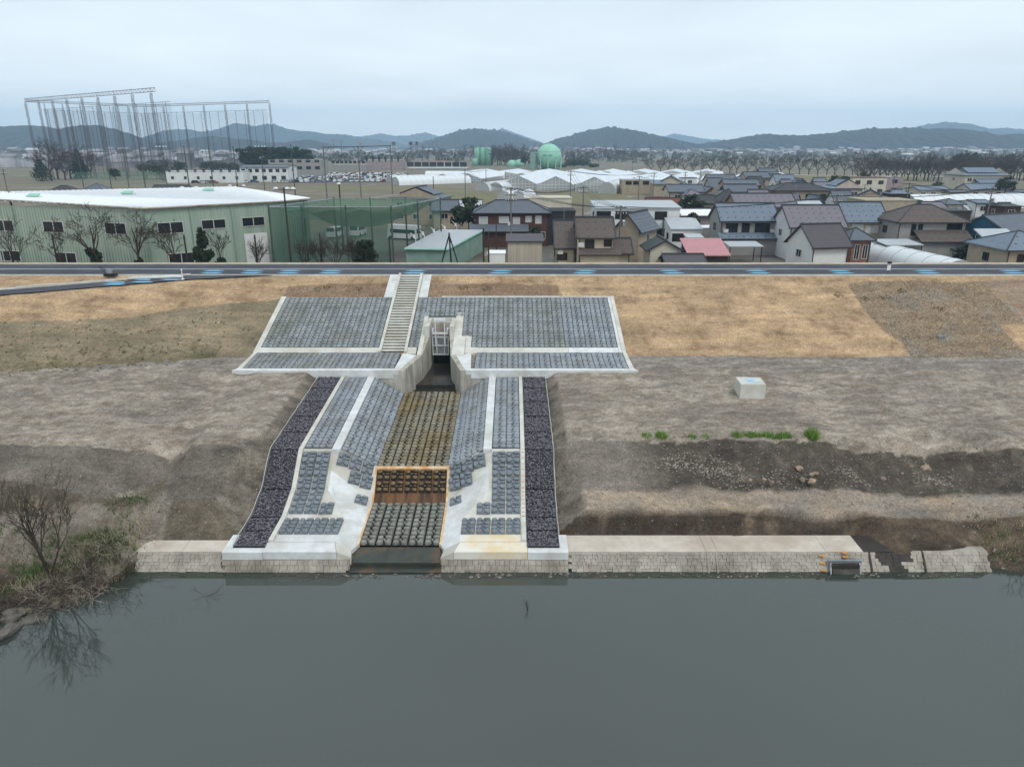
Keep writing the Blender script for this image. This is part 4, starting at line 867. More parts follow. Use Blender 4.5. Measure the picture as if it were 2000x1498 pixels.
def roofmat(name, c, c2, row=3.0, colm=2.4, dots=0, depth=.12, rough=.55):
    m, t, b = newmat(name); b.inputs['Roughness'].default_value = rough; b.inputs['Specular IOR Level'].default_value = .35
    tc = nd(t, 'ShaderNodeTexCoord'); sp_ = nd(t, 'ShaderNodeSeparateXYZ'); t.links.new(tc.outputs['Object'], sp_.inputs[0])
    n = nd(t, 'ShaderNodeTexNoise', Scale=.9, Detail=5.0); t.links.new(tc.outputs['Object'], n.inputs['Vector'])
    x = nd(t, 'ShaderNodeMix', _data_type='RGBA', i6=c, i7=c2); t.links.new(n.outputs['Fac'], x.inputs[0]); col = x.outputs[2]
    ad = nd(t, 'ShaderNodeMath', _operation='ADD'); t.links.new(sp_.outputs['X'], ad.inputs[0]); t.links.new(sp_.outputs['Y'], ad.inputs[1])
    def saw(v, k):
        mm = nd(t, 'ShaderNodeMath', _operation='MULTIPLY', i1=k); t.links.new(v, mm.inputs[0]); fr = nd(t, 'ShaderNodeMath', _operation='FRACT'); t.links.new(mm.outputs[0], fr.inputs[0]); return fr.outputs[0]
    h1 = saw(sp_.outputs['Z'], row) if row else None
    h2 = saw(sp_.outputs['X'], colm) if colm else None
    if h1 and h2:
        hh = nd(t, 'ShaderNodeMath', _operation='MAXIMUM'); t.links.new(h1, hh.inputs[0]); t.links.new(h2, hh.inputs[1]); h = hh.outputs[0]
    else: h = h1 or h2
    if h:
        bb = nd(t, 'ShaderNodeBump', Strength=1.0, Distance=depth); t.links.new(h, bb.inputs['Height']); t.links.new(bb.outputs[0], b.inputs['Normal'])
    if dots:                                    # snow-guard tiles set in rows
        a1 = saw(sp_.outputs['X'], .8); a2 = saw(sp_.outputs['Z'], dots)
        g1 = nd(t, 'ShaderNodeMath', _operation='LESS_THAN', i1=.22); g2 = nd(t, 'ShaderNodeMath', _operation='LESS_THAN', i1=.16); t.links.new(a1, g1.inputs[0]); t.links.new(a2, g2.inputs[0])
        g = mul(t, g1.outputs[0], g2.outputs[0]); y = nd(t, 'ShaderNodeMix', _data_type='RGBA', i7=rgb(56, 56, 60)); t.links.new(g, y.inputs[0]); t.links.new(col, y.inputs[6]); col = y.outputs[2]
    t.links.new(col, b.inputs['Base Color'])
roofmat('tile_grey', rgb(106, 114, 124), rgb(84, 92, 102)); roofmat('tile_blue', rgb(124, 138, 152), rgb(98, 112, 128), dots=1.3); roofmat('tile_dark', rgb(66, 66, 68), rgb(54, 54, 56)); roofmat('tile_brown', rgb(98, 88, 82), rgb(82, 74, 70), dots=1.2)
roofmat('tile_mauve', rgb(126, 122, 130), rgb(110, 106, 114), dots=1.5); roofmat('metal_white', rgb(240, 243, 244, 1.0), rgb(228, 232, 234, 1.0), 0, 2.2, 0, .12, .4); roofmat('metal_light', rgb(192, 200, 204), rgb(170, 176, 180), 0, 2.0, 0, .12, .4)
roofmat('metal_pink', rgb(196, 142, 146), rgb(176, 124, 128), .9, 1.6, 0, .06); roofmat('metal_red', rgb(132, 72, 68), rgb(110, 60, 58), 0, 2.4); roofmat('metal_slate', rgb(84, 80, 84), rgb(74, 70, 74), 2.6, 0); roofmat('metal_green', rgb(66, 76, 74), rgb(56, 64, 62), 0, 1.2)
mat('ridge', rgb(70, 74, 80), None, 2.0); mat('gutter', rgb(58, 54, 52), None, 2.0)
m, t, b = newmat('glass_dark'); b.inputs['Base Color'].default_value = rgb(34, 38, 42); b.inputs['Roughness'].default_value = .12
mat('curtain', rgb(200, 202, 200), rgb(180, 184, 184), 3.0, rough=.3)
# corrugated green cladding
m, t, b = newmat('cladding_green'); b.inputs['Roughness'].default_value = .5
tc = nd(t, 'ShaderNodeTexCoord'); mp = nd(t, 'ShaderNodeMapping'); mp.inputs['Scale'].default_value = (1.2, 1.2, .12); t.links.new(tc.outputs['Object'], mp.inputs[0])
n = nd(t, 'ShaderNodeTexNoise', Scale=.8, Detail=6.0); t.links.new(mp.outputs[0], n.inputs['Vector'])
x = nd(t, 'ShaderNodeMix', _data_type='RGBA', i6=rgb(178, 196, 180), i7=rgb(128, 146, 132)); t.links.new(n.outputs['Fac'], x.inputs[0]); t.links.new(x.outputs[2], b.inputs['Base Color'])
mat('teal_paint', rgb(136, 164, 150), rgb(120, 146, 134), .5); mat('tank_green', rgb(150, 206, 180), rgb(138, 192, 168), .15, rough=.45); mat('vent_green', rgb(150, 206, 184), None, .6)
mat('pole_concrete', rgb(122, 118, 112), rgb(104, 100, 96), 1.0); mat('pole_green', rgb(74, 88, 82), None, 1.0); mat('pole_dark', rgb(58, 52, 48), None, 1.0); mat('mast_steel', rgb(88, 70, 70), rgb(74, 60, 60), .2)
mat('lamp_white', rgb(226, 230, 232), None, 1.0, rough=.3); mat('wire_black', rgb(44, 44, 46), None, 1.0)
def filmmat(name, c, alpha, rough=.4):
    m, t, b = newmat(name); b.inputs['Base Color'].default_value = c; b.inputs['Roughness'].default_value = rough; b.inputs['Alpha'].default_value = alpha
filmmat('net_green', rgb(64, 102, 84), .42, .9); filmmat('net_green_thin', rgb(92, 132, 112), .34, .9); filmmat('net_grey', rgb(70, 72, 78), .13, .9)
filmmat('vinyl', rgb(226, 232, 234), .93, .3); filmmat('vinyl_end', rgb(236, 240, 240), .42, .3)
mat('vinyl_roof', rgb(226, 232, 236), rgb(206, 214, 220), .25, rough=.3, stretch=(1, .1, 1))
mat('car_white', rgb(226, 228, 230), None, 1.0, rough=.25); mat('car_grey', rgb(140, 144, 148), None, 1.0, rough=.25); mat('car_black', rgb(36, 38, 42), None, 1.0, rough=.2); mat('car_blue', rgb(70, 110, 150), None, 1.0, rough=.25); mat('car_red', rgb(140, 54, 48), None, 1.0, rough=.25); mat('tyre', rgb(28, 28, 28), None, 1.0)
mat('yard', rgb(108, 105, 99), rgb(90, 88, 82), .3, c3=rgb(84, 78, 66), scale3=.08)
mat('forest', rgb(34, 39, 37), rgb(46, 45, 42), .03, detail=10, bump=6, bscale=.06); mat('town', rgb(170, 170, 172), rgb(110, 112, 118), .05, island=.5)
# fields
m, t, b = newmat('fields'); b.inputs['Roughness'].default_value = .95
g = nd(t, 'ShaderNodeNewGeometry'); mp = nd(t, 'ShaderNodeMapping'); mp.inputs['Scale'].default_value = (.011, .02, 1); mp.inputs['Rotation'].default_value = (0, 0, .18); t.links.new(g.outputs['Position'], mp.inputs[0])
br = nd(t, 'ShaderNodeTexBrick', Color1=rgb(116, 104, 88), Color2=rgb(104, 102, 78), Mortar=rgb(140, 135, 124), Scale=1.0); br.inputs['Mortar Size'].default_value = .012; br.inputs['Brick Width'].default_value = 1.0; br.inputs['Row Height'].default_value = .5; t.links.new(mp.outputs[0], br.inputs['Vector'])
f1 = fac(t, g.outputs['Position'], .02, .3, .7, .75, 1.2); f2 = fac(t, g.outputs['Position'], .6, .3, .7, .8, 1.2); s = nd(t, 'ShaderNodeVectorMath', _operation='SCALE'); t.links.new(br.outputs[0], s.inputs[0]); t.links.new(mul(t, f1, f2), s.inputs['Scale']); t.links.new(s.outputs[0], b.inputs['Base Color'])
mb = MB(); mb.poly([(-9000, 95, PLAIN), (9000, 95, PLAIN), (9000, 14000, PLAIN), (-9000, 14000, PLAIN)]); part('ground', mb, 'fields', kind='structure', label='flat brown fields behind the levee')
mb = MB(); mb.poly([(-3, 97, PLAIN + .02), (75, 97, PLAIN + .02), (80, 150, PLAIN + .02), (60, 215, PLAIN + .02), (26, 190, PLAIN + .02), (-4, 150, PLAIN + .02)]); part('village_lanes', mb, 'yard', kind='structure', label='grey gravel yards and lanes between the houses')
mb = MB(); mb.poly([(-80, 97, PLAIN + .015), (-4, 97, PLAIN + .015), (-6, 165, PLAIN + .015), (-40, 165, PLAIN + .015)]); part('yard', mb, 'yard', kind='structure', label='grey yard around the green warehouse')

mat('meadow', rgb(118, 118, 78), rgb(104, 100, 70), .15, c3=rgb(122, 108, 84), scale3=.05)
for k, q in enumerate((((862, 372), (1010, 384), (1000, 398), (850, 388)), ((1070, 380), (1215, 380), (1250, 396), (1060, 396)), ((560, 362), (880, 366), (860, 376), (600, 372)), ((1500, 345), (1800, 340), (1800, 352), (1500, 352)))):
    mb = MB(); mb.poly([(lambda p: (p.x, p.y, PLAIN + .03 + .004 * k))(at(a, b, PLAIN)) for a, b in q][::-1]); part('meadow', mb, 'meadow', kind='structure', label='olive green meadow strip on the plain')
def hill(name, pts, d, depth, label, rough=1.0, seed=0, base=PLAIN - 2):
    P = [at(px, py, d=d) for px, py in pts]; xs = frange(P[0].x, P[-1].x, 520); ny = 20; mb = MB(); cr = [(p.x, p.z) for p in P]
    for j in range(ny + 1):
        t_ = j / ny; y = d + (t_ - .5) * depth
        sh = math.sin(math.pi * min(1, t_ / .5) / 2) ** 1.25 if t_ <= .5 else math.cos(math.pi * (t_ - .5)) ** .8
        for x in xs:
            hz = max(0.0, interp(x, cr) - base); q = 1.0 + .22 * fbm(x / 260.0 + seed, y / 320.0, 0, 5) * (1 if abs(t_ - .5) > .04 else .12)
            z = base + hz * sh * q + ((fbm(x / 11.0 + seed, y / 11.0, 5.0, 3) * 5.5 + abs(fbm(x / 5.0, y / 5.0 + seed, 1.0, 2)) * 4) * rough * d / 2600) * (1 if 0 < t_ < 1 else 0) * min(1, hz / 20)
            mb.v.append((x, y + 40 * fbm(x / 300.0, seed + 3.3, 0, 2) * (0 if abs(t_ - .5) < .04 else 1), max(base, z)))
    nx = len(xs)
    for j in range(ny):
        for i in range(nx - 1): k = j * nx + i; mb.f.append((k, k + 1, k + nx + 1, k + nx)); mb.m.append(0)
    part(name, mb, 'forest', kind='structure', label=label)
hill('hill', ((1020, 300), (1060, 284), (1090, 272), (1130, 264), (1170, 256), (1200, 254), (1230, 257), (1260, 265), (1300, 272), (1345, 280), (1390, 287), (1450, 294), (1500, 300)), 2600, 900, 'wooded hill behind the green sphere', 1.0, 1)
hill('hill', ((760, 306), (800, 292), (825, 279), (860, 268), (900, 256), (935, 252), (975, 255), (1010, 266), (1040, 277), (1075, 288), (1120, 298)), 3000, 900, 'round wooded hill behind the silos', 1.0, 2)
hill('hill', ((1340, 300), (1390, 280), (1440, 272), (1490, 264), (1530, 268), (1580, 266), (1640, 258), (1700, 251), (1760, 250), (1800, 252), (1840, 258), (1900, 266), (1960, 266), (2040, 262), (2300, 270), (2600, 300)), 2400, 900, 'long wooded ridge beyond the village', 1.2, 3)
hill('hill', ((1740, 290), (1790, 256), (1820, 244), (1845, 239), (1865, 240), (1890, 250), (1915, 258), (1940, 252), (1965, 250), (2010, 256), (2100, 250), (2300, 280)), 4600, 1200, 'higher blue hill behind the long ridge', .8, 4)
hill('hill', ((-500, 270), (-200, 250), (0, 249), (40, 247), (80, 256), (105, 264), (130, 250), (165, 246), (190, 256), (225, 268), (260, 284), (320, 282), (400, 270), (470, 274), (540, 282), (600, 276), (660, 294), (760, 306)), 2300, 800, 'dark wooded hills behind the golf netting', 1.0, 5)
hill('hill', ((200, 290), (300, 270), (350, 254), (400, 258), (440, 250), (465, 245), (500, 254), (530, 246), (570, 256), (620, 262), (680, 266), (720, 272), (800, 288)), 4200, 1100, 'blue wooded range behind the golf netting', .8, 6)
hill('hill', ((600, 280), (650, 272), (700, 268), (740, 262), (770, 266), (800, 266), (830, 259), (860, 268), (920, 280), (960, 262), (980, 250), (1010, 262), (1060, 280)), 6000, 1000, 'faint far mountains between the nearer hills', .6, 7)
hill('hill', ((1180, 284), (1240, 276), (1290, 268), (1320, 264), (1350, 269), (1400, 274), (1480, 284)), 6300, 1000, 'faint far mountain over the saddle of the hills', .6, 8)
mb = MB(); mb.box(-6200, 6200, -260, 7300, -3.5, 330)
haze = part('haze', mb, 'wire', kind='stuff', label='thin blue haze over the plain')
haze.data.materials.clear(); hm = bpy.data.materials.new('haze'); hm.use_nodes = True; t = hm.node_tree
for n in list(t.nodes): t.nodes.remove(n)
o_ = nd(t, 'ShaderNodeOutputMaterial'); pv = nd(t, 'ShaderNodeVolumePrincipled', Density=.00020); pv.inputs['Color'].default_value = (.54, .78, 1.0, 1); pv.inputs['Anisotropy'].default_value = .1
t.links.new(pv.outputs[0], o_.inputs['Volume']); haze.data.materials.append(hm)

# ================================================================== BUILDINGS
def dep(py): return PITCH - math.atan((749 - py) / 1389.0)
def locl(f):
    mb = MB(); f(mb); return mb
def window(r, face, u, z, w_, h_, W, D, fr='frame_white', pane='glass_dark', hood=False, bars=1):
    """face: f (front), l, r ; u along the face in metres from its middle; z centre"""
    F = MB(); G = MB(); t_ = .08
    def bx(m, a, b_, c, d, o0, o1):
        if face == 'f': m.box(a, b_, -D / 2 - o1, -D / 2 - o0, c, d)
        elif face == 'r': m.box(W / 2 + o0, W / 2 + o1, a, b_, c, d)
        else: m.box(-W / 2 - o1, -W / 2 - o0, -b_, -a, c, d)
    x0, x1, z0, z1 = u - w_ / 2, u + w_ / 2, z - h_ / 2, z + h_ / 2
    bx(F, x0 - t_, x0, z0 - t_, z1 + t_, 0, .09); bx(F, x1, x1 + t_, z0 - t_, z1 + t_, 0, .09); bx(F, x0, x1, z0 - t_, z0, 0, .1); bx(F, x0, x1, z1, z1 + t_, 0, .09)
    for k in range(bars):
        xm = x0 + w_ * (k + 1) / (bars + 1); bx(F, xm - .03, xm + .03, z0, z1, .0, .07)
    if hood: bx(F, x0 - .25, x1 + .25, z1 + .12, z1 + .2, 0, .5)
    bx(G, x0, x1, z0, z1, .01, .03)
    o = part('window', F, fr, r, local=True); part('pane', G, pane, o, local=True); return o
def gable_roof(mb, W, D, ez, rz, ov, th=.18, ax='x'):
    if ax == 'x':
        s = (rz - ez) / (D / 2); e = ez - s * ov; X = W / 2 + ov * .7; Y = D / 2 + ov
        mb.slab([(-X, -Y, e + th), (X, -Y, e + th), (X, 0, rz + th), (-X, 0, rz + th)], th); mb.slab([(-X, 0, rz + th), (X, 0, rz + th), (X, Y, e + th), (-X, Y, e + th)], th)
    else:
        s = (rz - ez) / (W / 2); e = ez - s * ov; X = W / 2 + ov; Y = D / 2 + ov * .7
        mb.slab([(-X, -Y, e + th), (0, -Y, rz + th), (0, Y, rz + th), (-X, Y, e + th)], th); mb.slab([(0, -Y, rz + th), (X, -Y, e + th), (X, Y, e + th), (0, Y, rz + th)], th)
def hip_roof(mb, W, D, ez, rz, ov, th=.18, rl=None):
    X = W / 2 + ov; Y = D / 2 + ov; rl = max(0.4, W - D) / 2 if rl is None else rl; a = ez + th - .12; k = rz + th
    c = [(-X, -Y, a), (X, -Y, a), (X, Y, a), (-X, Y, a)]; r0, r1 = (-rl, 0, k), (rl, 0, k)
    mb.slab([c[0], c[1], r1, r0], th); mb.slab([c[1], c[2], r1], th); mb.slab([c[2], c[3], r0, r1], th); mb.slab([c[3], c[0], r0], th)
def house(label, px0, px1, pyr, rh, eh, D, roof, wm, rm, win=None, rz=0, ov=.55, low=None, fr='frame_white', pane='glass_dark', name='house', cat='house', ac=(), d=None, side=None, hood=False, door=None, group=None):
    zt = PLAIN + rh
    if d is None: c = at((px0 + px1) / 2, pyr, zt)
    else: c = at((px0 + px1) / 2, pyr, d=d); rh = c.z - PLAIN; eh = min(eh, rh - .4) if roof not in ('flat', 'shed') else eh
    f = c.y * math.cos(PITCH) - (c.z - CAM_H) * math.sin(PITCH); W = (px1 - px0) / 1389.0 * f - (2 * ov if roof != 'flat' else 0)
    r = thing(name, (c.x, c.y, PLAIN), label, cat, group, math.radians(rz))
    mb = MB(); x, y = W / 2, D / 2
    if roof in ('gx', 'irx'):
        mb.prism([(-x, -y), (x, -y), (x, y), (-x, y)], -.3, eh)
        for s in (-1, 1): q = [(s * x, -y, eh), (s * x, y, eh), (s * x, 0, rh)]; mb.poly(q if s > 0 else q[::-1])
    elif roof in ('gy', 'iry'):
        mb.prism([(-x, -y), (x, -y), (x, y), (-x, y)], -.3, eh)
        for s in (-1, 1): q = [(-x, s * y, eh), (x, s * y, eh), (0, s * y, rh)]; mb.poly(q if s < 0 else q[::-1])
    elif roof == 'shed': mb.hull8([(-x, -y, -.3), (x, -y, -.3), (x, y, -.3), (-x, y, -.3), (-x, -y, eh), (x, -y, eh), (x, y, rh), (-x, y, rh)])
    else: mb.prism([(-x, -y), (x, -y), (x, y), (-x, y)], -.3, eh if roof == 'hip' else rh - .2)
    part('wall', mb, wm, r, local=True)
    mb = MB(); rd = MB()
    if roof == 'gx':
        gable_roof(mb, W, D, eh, rh, ov); X = W / 2 + ov * .7; rd.box(-X, X, -.16, .16, rh + .1, rh + .34)
        for s in (-1, 1): rd.tube((s * X, 0, rh + .2), (s * X, -D / 2 - ov, eh + .2 - (rh - eh) / (D / 2) * ov), .1, n=5)
    elif roof == 'gy':
        gable_roof(mb, W, D, eh, rh, ov, ax='y'); Y = D / 2 + ov * .7; rd.box(-.16, .16, -Y, Y, rh + .1, rh + .34)
        for s in (-1, 1): rd.tube((0, -Y, rh + .2), (s * (W / 2 + ov), -Y, eh + .2 - (rh - eh) / (W / 2) * ov), .1, n=5)
    elif roof == 'hip':
        hip_roof(mb, W, D, eh, rh, ov); rl = max(.4, W - D) / 2; rd.box(-rl, rl, -.14, .14, rh + .1, rh + .32)
        for sx in (-1, 1):
            for sy in (-1, 1): rd.tube((sx * rl, 0, rh + .2), (sx * (W / 2 + ov), sy * (D / 2 + ov), eh + .12), .1, n=5)
    elif roof in ('irx', 'iry'):
        mz = eh + (rh - eh) * .45
        if roof == 'irx':
            hip_roof(mb, W, D, eh, mz + .01, ov, rl=W * .32); gable_roof(mb, W * .68, D * .58, mz - .15, rh, .35); rd.box(-W * .36, W * .36, -.16, .16, rh + .1, rh + .4)
            for s in (-1, 1): q = [(s * W * .34, -D * .29, mz - .2), (s * W * .34, D * .29, mz - .2), (s * W * .34, 0, rh)]; mb.poly(q if s > 0 else q[::-1])
        else:
            hip_roof(mb, W, D, eh, mz + .01, ov, rl=.4); gable_roof(mb, W * .62, D * .8, mz - .2, rh, .4, ax='y'); mb.poly([(-W * .31, -D * .4, mz - .25), (W * .31, -D * .4, mz - .25), (0, -D * .4, rh)]); rd.box(-.16, .16, -D * .44, D * .44, rh + .1, rh + .4)
            for s in (-1, 1): rd.tube((0, -D * .44, rh + .25), (s * (W * .31 + .4), -D * .44, mz), .13, n=5)
    elif roof == 'shed':
        s = (rh - eh) / D; mb.slab([(-x - ov, -y - ov, eh - s * ov + .2), (x + ov, -y - ov, eh - s * ov + .2), (x + ov, y + ov, rh + s * ov + .2), (-x - ov, y + ov, rh + s * ov + .2)], .18)
    else:
        mb.prism([(-x - .12, -y - .12), (x + .12, -y - .12), (x + .12, y + .12), (-x - .12, y + .12)], rh - .198, rh)
    ro = part('roof', mb, rm, r, local=True)
    if rd.v: part('ridge_cap', rd, 'ridge', ro, local=True)
    if roof in ('gx', 'hip', 'irx', 'iry'):
        gz = eh - (0 if roof != 'gx' else (rh - eh) / (D / 2) * ov) - .06; part('gutter', locl(lambda m: m.box(-W / 2 - ov, W / 2 + ov, -D / 2 - ov - .1, -D / 2 - ov + .02, gz, gz + .12)), 'gutter', r, local=True)
    if low:                                     # ground-floor projection with its own roof: (u0, u1, eave, top, depth)
        u0, u1, le, lt, ld = low; a, b_ = u0 * W / 2, u1 * W / 2
        part('lower_wall', locl(lambda m: m.box(a + .3, b_ - .3, -y - ld, -y - .003, -.3, le)), wm, r, local=True)
        lr = part('lower_roof', locl(lambda m: (m.slab([(a, -y - ld - .5, le), (b_, -y - ld - .5, le), (b_, -y - .004, lt), (a, -y - .004, lt)], .16))), rm, r, local=True)
        part('gutter', locl(lambda m: m.box(a, b_, -y - ld - .6, -y - ld - .5, le - .16, le - .04)), 'gutter', r, local=True)
    for sx in (-1, 1):
        if roof in ('gx', 'hip', 'irx') and c.y < 215: part('downpipe', locl(lambda m: m.tube((sx * (W / 2 - .15), -D / 2 - .12, 0), (sx * (W / 2 - .15), -D / 2 - .12, eh - .1), .06, n=5)), 'gutter', r, local=True)
    if c.y < 215 and rh > 6.5 and roof in ('gx', 'hip', 'irx', 'iry') and R.random() < .7:
        def aerial(m, ax_=R.uniform(-.3, .3) * W):
            m.tube((ax_, 0, rh), (ax_, 0, rh + 2.2), .03, n=4); m.tube((ax_ - .6, 0, rh + 2.0), (ax_ + .6, 0, rh + 2.1), .025, n=4)
            for q_ in range(5): m.tube((ax_ - .5 + q_ * .25, -.35, rh + 2.05), (ax_ - .5 + q_ * .25, .35, rh + 2.05), .02, n=3)
        part('aerial', locl(aerial), 'steel', r, local=True)
    if win is None:
        n = max(1, int(W / 3.2)); win = [((i + .5) / n * 2 - 1, z, 1.5, 1.1) for i in range(n) for z in ((eh - 1.5, eh - 4.3) if eh > 4.5 else (eh - 1.4,))]
    for q in win:
        u, z, w_, h_ = q[:4]
        if low and z < low[3] and low[0] < u < low[1]: continue
        window(r, 'f', u * W / 2, z, w_, h_, W, D, fr, pane if not (len(q) > 4 and q[4]) else q[4], hood, 1 if w_ < 2.2 else 3)
    for fc in (side if side is not None else ('r' if c.x < -2 else 'l')): window(r, fc, 0, eh - 1.5, 1.2, 1.0, W, D, fr, pane)
    for u, z in ac: part('air_conditioner', locl(lambda m: (m.box(u * W / 2 - .4, u * W / 2 + .4, -y - .45, -y - .08, z - .3, z + .3), m.lathe((u * W / 2, -y - .47, z), [(.01, 0)], 3)) and None), 'frame_white', r, local=True)
    if door is not None: part('door', locl(lambda m: m.box(door * W / 2 - .5, door * W / 2 + .5, -y - .06, -y - .002, 0, 2.1)), 'wood', r, local=True)
    return r
# -- first rows along the levee
house('beige two-storey house with brown tiled roof and dark-framed window', 1120, 1200, 427, 8.0, 5.9, 6.4, 'gx', 'wall_beige', 'tile_brown', [(-.35, 4.9, 1.2, 1.3), (-.1, 1.9, 1.8, 1.0), (.7, 5.0, .9, 1.0)], low=(-1.0, 1.45, 3.5, 4.2, 1.1), fr='frame_dark', ac=((-.85, 4.7),))
house('brown tiled wing at the end of the beige two-storey house', 1078, 1128, 433, 7.4, 4.2, 7.0, 'gx', 'wall_beige', 'tile_brown', [(-.4, 2.6, 1.4, .9)], fr='frame_dark', ac=((-.6, 3.3),), d=108)
house('low brown tiled extension behind the utility pole with transformer', 1190, 1234, 468, 4.9, 3.4, 5.0, 'gx', 'wall_beige', 'tile_brown', [], d=106, side='')
house('tall beige board-clad shed with rusty brown roof', 988, 1062, 463, 5.0, 4.5, 4.2, 'shed', 'board_pale', 'metal_slate', [], name='shed', cat='shed', side='', ov=.3)
house('white two-storey office block with ribbed pale roof', 1157, 1322, 397, 7.2, 6.5, 9.0, 'shed', 'wall_white', 'metal_light', [(-.82, 5.3, 2.6, 1.3), (-.3, 5.3, 3.8, 1.3), (.55, 5.2, 2.2, 1.4), (.55, 2.0, 2.2, 1.4), (-.4, 2.0, 2.6, 1.3)], fr='frame_dark', name='office_building', cat='building', ov=.3)
house('white single-storey annex with ribbed roof beside the office block', 1304, 1366, 431, 4.0, 3.3, 6.0, 'shed', 'wall_white', 'metal_light', [(-.55, 1.9, 2.0, 1.3), (.35, 1.9, 1.6, .9)], fr='frame_dark', name='annex', cat='building', ov=.2, d=136)
house('narrow olive-tan house with blue-grey gabled roof behind utility pole', 1214, 1276, 416, 7.8, 5.6, 7.5, 'gy', 'wall_tan', 'tile_grey', [], rz=-32, side='r')
house('small cream house with dark green hipped roof', 1257, 1326, 467, 5.2, 3.8, 5.6, 'gy', 'wall_cream', 'metal_green', [], d=106, side='')
house('low grey slate roof just behind the levee road', 1290, 1376, 499, 3.5, 2.4, 4.6, 'gx', 'wall_dark', 'metal_slate', [], d=101, side='', name='shed', cat='shed')
house('open shed with faded pink ribbed roof', 1336, 1418, 474, 5.0, 2.9, 5.4, 'shed', 'wall_dark', 'metal_pink', [], d=106, side='', name='shed', cat='shed', ov=.3)
house('grey two-storey house with long blue-grey roof and veranda below', 1394, 1513, 399, 8.2, 5.9, 7.2, 'gx', 'wall_grey', 'tile_blue', [(-.6, 4.4, 1.9, 1.5), (-.1, 4.5, 1.2, 1.4), (.5, 4.4, 2.4, 1.6), (-.4, 1.5, 2.6, 1.8), (.5, 1.5, 2.6, 1.8)], low=(-1.1, 1.04, 2.9, 3.7, 1.5), fr='frame_dark', ac=((-.82, 4.0), (.86, 4.0)))
house('ochre-walled house with mauve roof behind the blue-grey roofed house', 1424, 1548, 380, 8.7, 6.4, 8.0, 'gx', 'wall_ochre', 'tile_mauve', [(.88, 4.9, 1.0, 1.6), (.88, 2.0, 1.0, 1.6)], d=151)
house('white house with wide dotted mauve tiled roof', 1524, 1640, 403, 8.4, 5.6, 8.2, 'gx', 'wall_white', 'tile_mauve', [(-.5, 3.6, 1.6, 1.1)], d=122)
house('white rendered house with dark slate roof next to vinyl tunnel', 1556, 1648, 440, 6.6, 4.2, 6.4, 'gx', 'wall_white', 'metal_slate', [], d=108, side='l', hood=True, rz=12)
house('tan stone-clad two-storey house with pale blue tiled roof', 1634, 1722, 397, 8.2, 5.5, 7.4, 'gx', 'wall_stone', 'tile_blue', [(-.4, 4.3, 1.8, 1.0, 'curtain'), (.15, 4.0, .8, 1.1, 'curtain'), (.5, 4.0, .9, 1.1, 'curtain')], d=131)
house('small brick annex with hipped grey roof', 1644, 1697, 448, 5.6, 4.2, 5.0, 'hip', 'wall_brick', 'tile_grey', [(-.3, 2.4, .7, 2.2), (.5, 2.4, .7, 2.0)], d=113)
house('grey two-storey house with brown hipped roof and carport', 1730, 1872, 402, 8.2, 5.8, 8.4, 'hip', 'wall_grey', 'tile_brown', [(-.55, 4.6, .6, 1.7), (-.35, 4.6, .6, 1.7), (.65, 5.0, 2.4, 1.2), (.35, 1.9, 1.2, 1.1)], low=(-.55, 1.02, 3.0, 4.6, 2.6), fr='frame_dark')
house('deep blue house with grey tiled roof', 1890, 2050, 420, 7.2, 4.8, 8.0, 'gx', 'wall_blue', 'tile_grey', [(-.2, 2.2, 1.2, 1.1)], d=123, side='l', rz=24)
house('low lean-to with pale ribbed roof against the deep blue house', 1918, 1984, 455, 4.6, 3.6, 3.4, 'shed', 'wall_blue', 'metal_light', [(0, 2.0, 1.0, .9)], d=114, side='')
house('single-storey house with pale blue-grey hipped roof at foot of the levee', 1928, 2050, 454, 6.2, 3.9, 9.0, 'hip', 'wall_tan', 'tile_blue', [(-.5, 2.6, .8, 1.4), (.0, 2.6, 2.2, 1.3)], d=106, fr='frame_dark')
house('brown brick two-storey house with long grey tiled roof', 924, 1076, 393, 8.0, 6.1, 7.4, 'hip', 'wall_brown', 'tile_grey', [(-.78, 4.7, 1.5, 1.4, 'curtain'), (-.22, 4.9, 1.7, 1.1, 'curtain'), (.12, 4.5, 1.2, 1.6, 'curtain'), (.45, 5.0, 1.0, 1.0, 'curtain'), (.72, 4.9, 1.0, 1.3, 'curtain'), (.8, 2.0, 1.4, 1.2)], low=(-1.15, .45, 3.0, 4.1, 1.6), ac=((-.06, 4.2),))
house('tan farmhouse with grey hip-and-gable roof behind the green net', 770, 876, 366, 8.2, 6.2, 9.0, 'iry', 'wall_tan', 'tile_grey', None, rz=-12, d=178)
house('grey tiled wing of the tan farmhouse behind the green net', 842, 898, 392, 5.4, 4.2, 7.0, 'gx', 'wall_tan', 'tile_grey', None, d=168)
house('black box-shaped modern house with white base', 1069, 1121, 409, 6.4, 6.4, 7.0, 'flat', 'wall_black', 'wall_black', [(.4, 1.8, 1.2, 1.0)], d=140, fr='frame_dark')
house('long cream flat-roofed workshop beside the fields', 1024, 1114, 384, 5.0, 5.0, 9.0, 'flat', 'wall_cream', 'wall_cream', [(.45, 2.4, 1.6, 1.0), (.7, 2.4, 1.6, 1.0)], d=190, fr='frame_dark', name='workshop', cat='building')
house('low grey-roofed shed beside the evergreen trees', 886, 944, 392, 3.4, 2.7, 6.0, 'gx', 'wall_grey', 'metal_light', [], d=196, side='', name='shed', cat='shed')
house('mauve house with striped white ribbed roof', 1320, 1390, 410, 6.2, 5.0, 6.4, 'gx', 'wall_mauve', 'metal_white', [(.8, 2.4, 1.5, 1.2)], d=146)
house('small shed with flat white roof beside the annex', 1362, 1392, 442, 3.2, 3.2, 4.0, 'flat', 'wall_grey', 'metal_white', [], d=138, side='', name='shed', cat='shed')
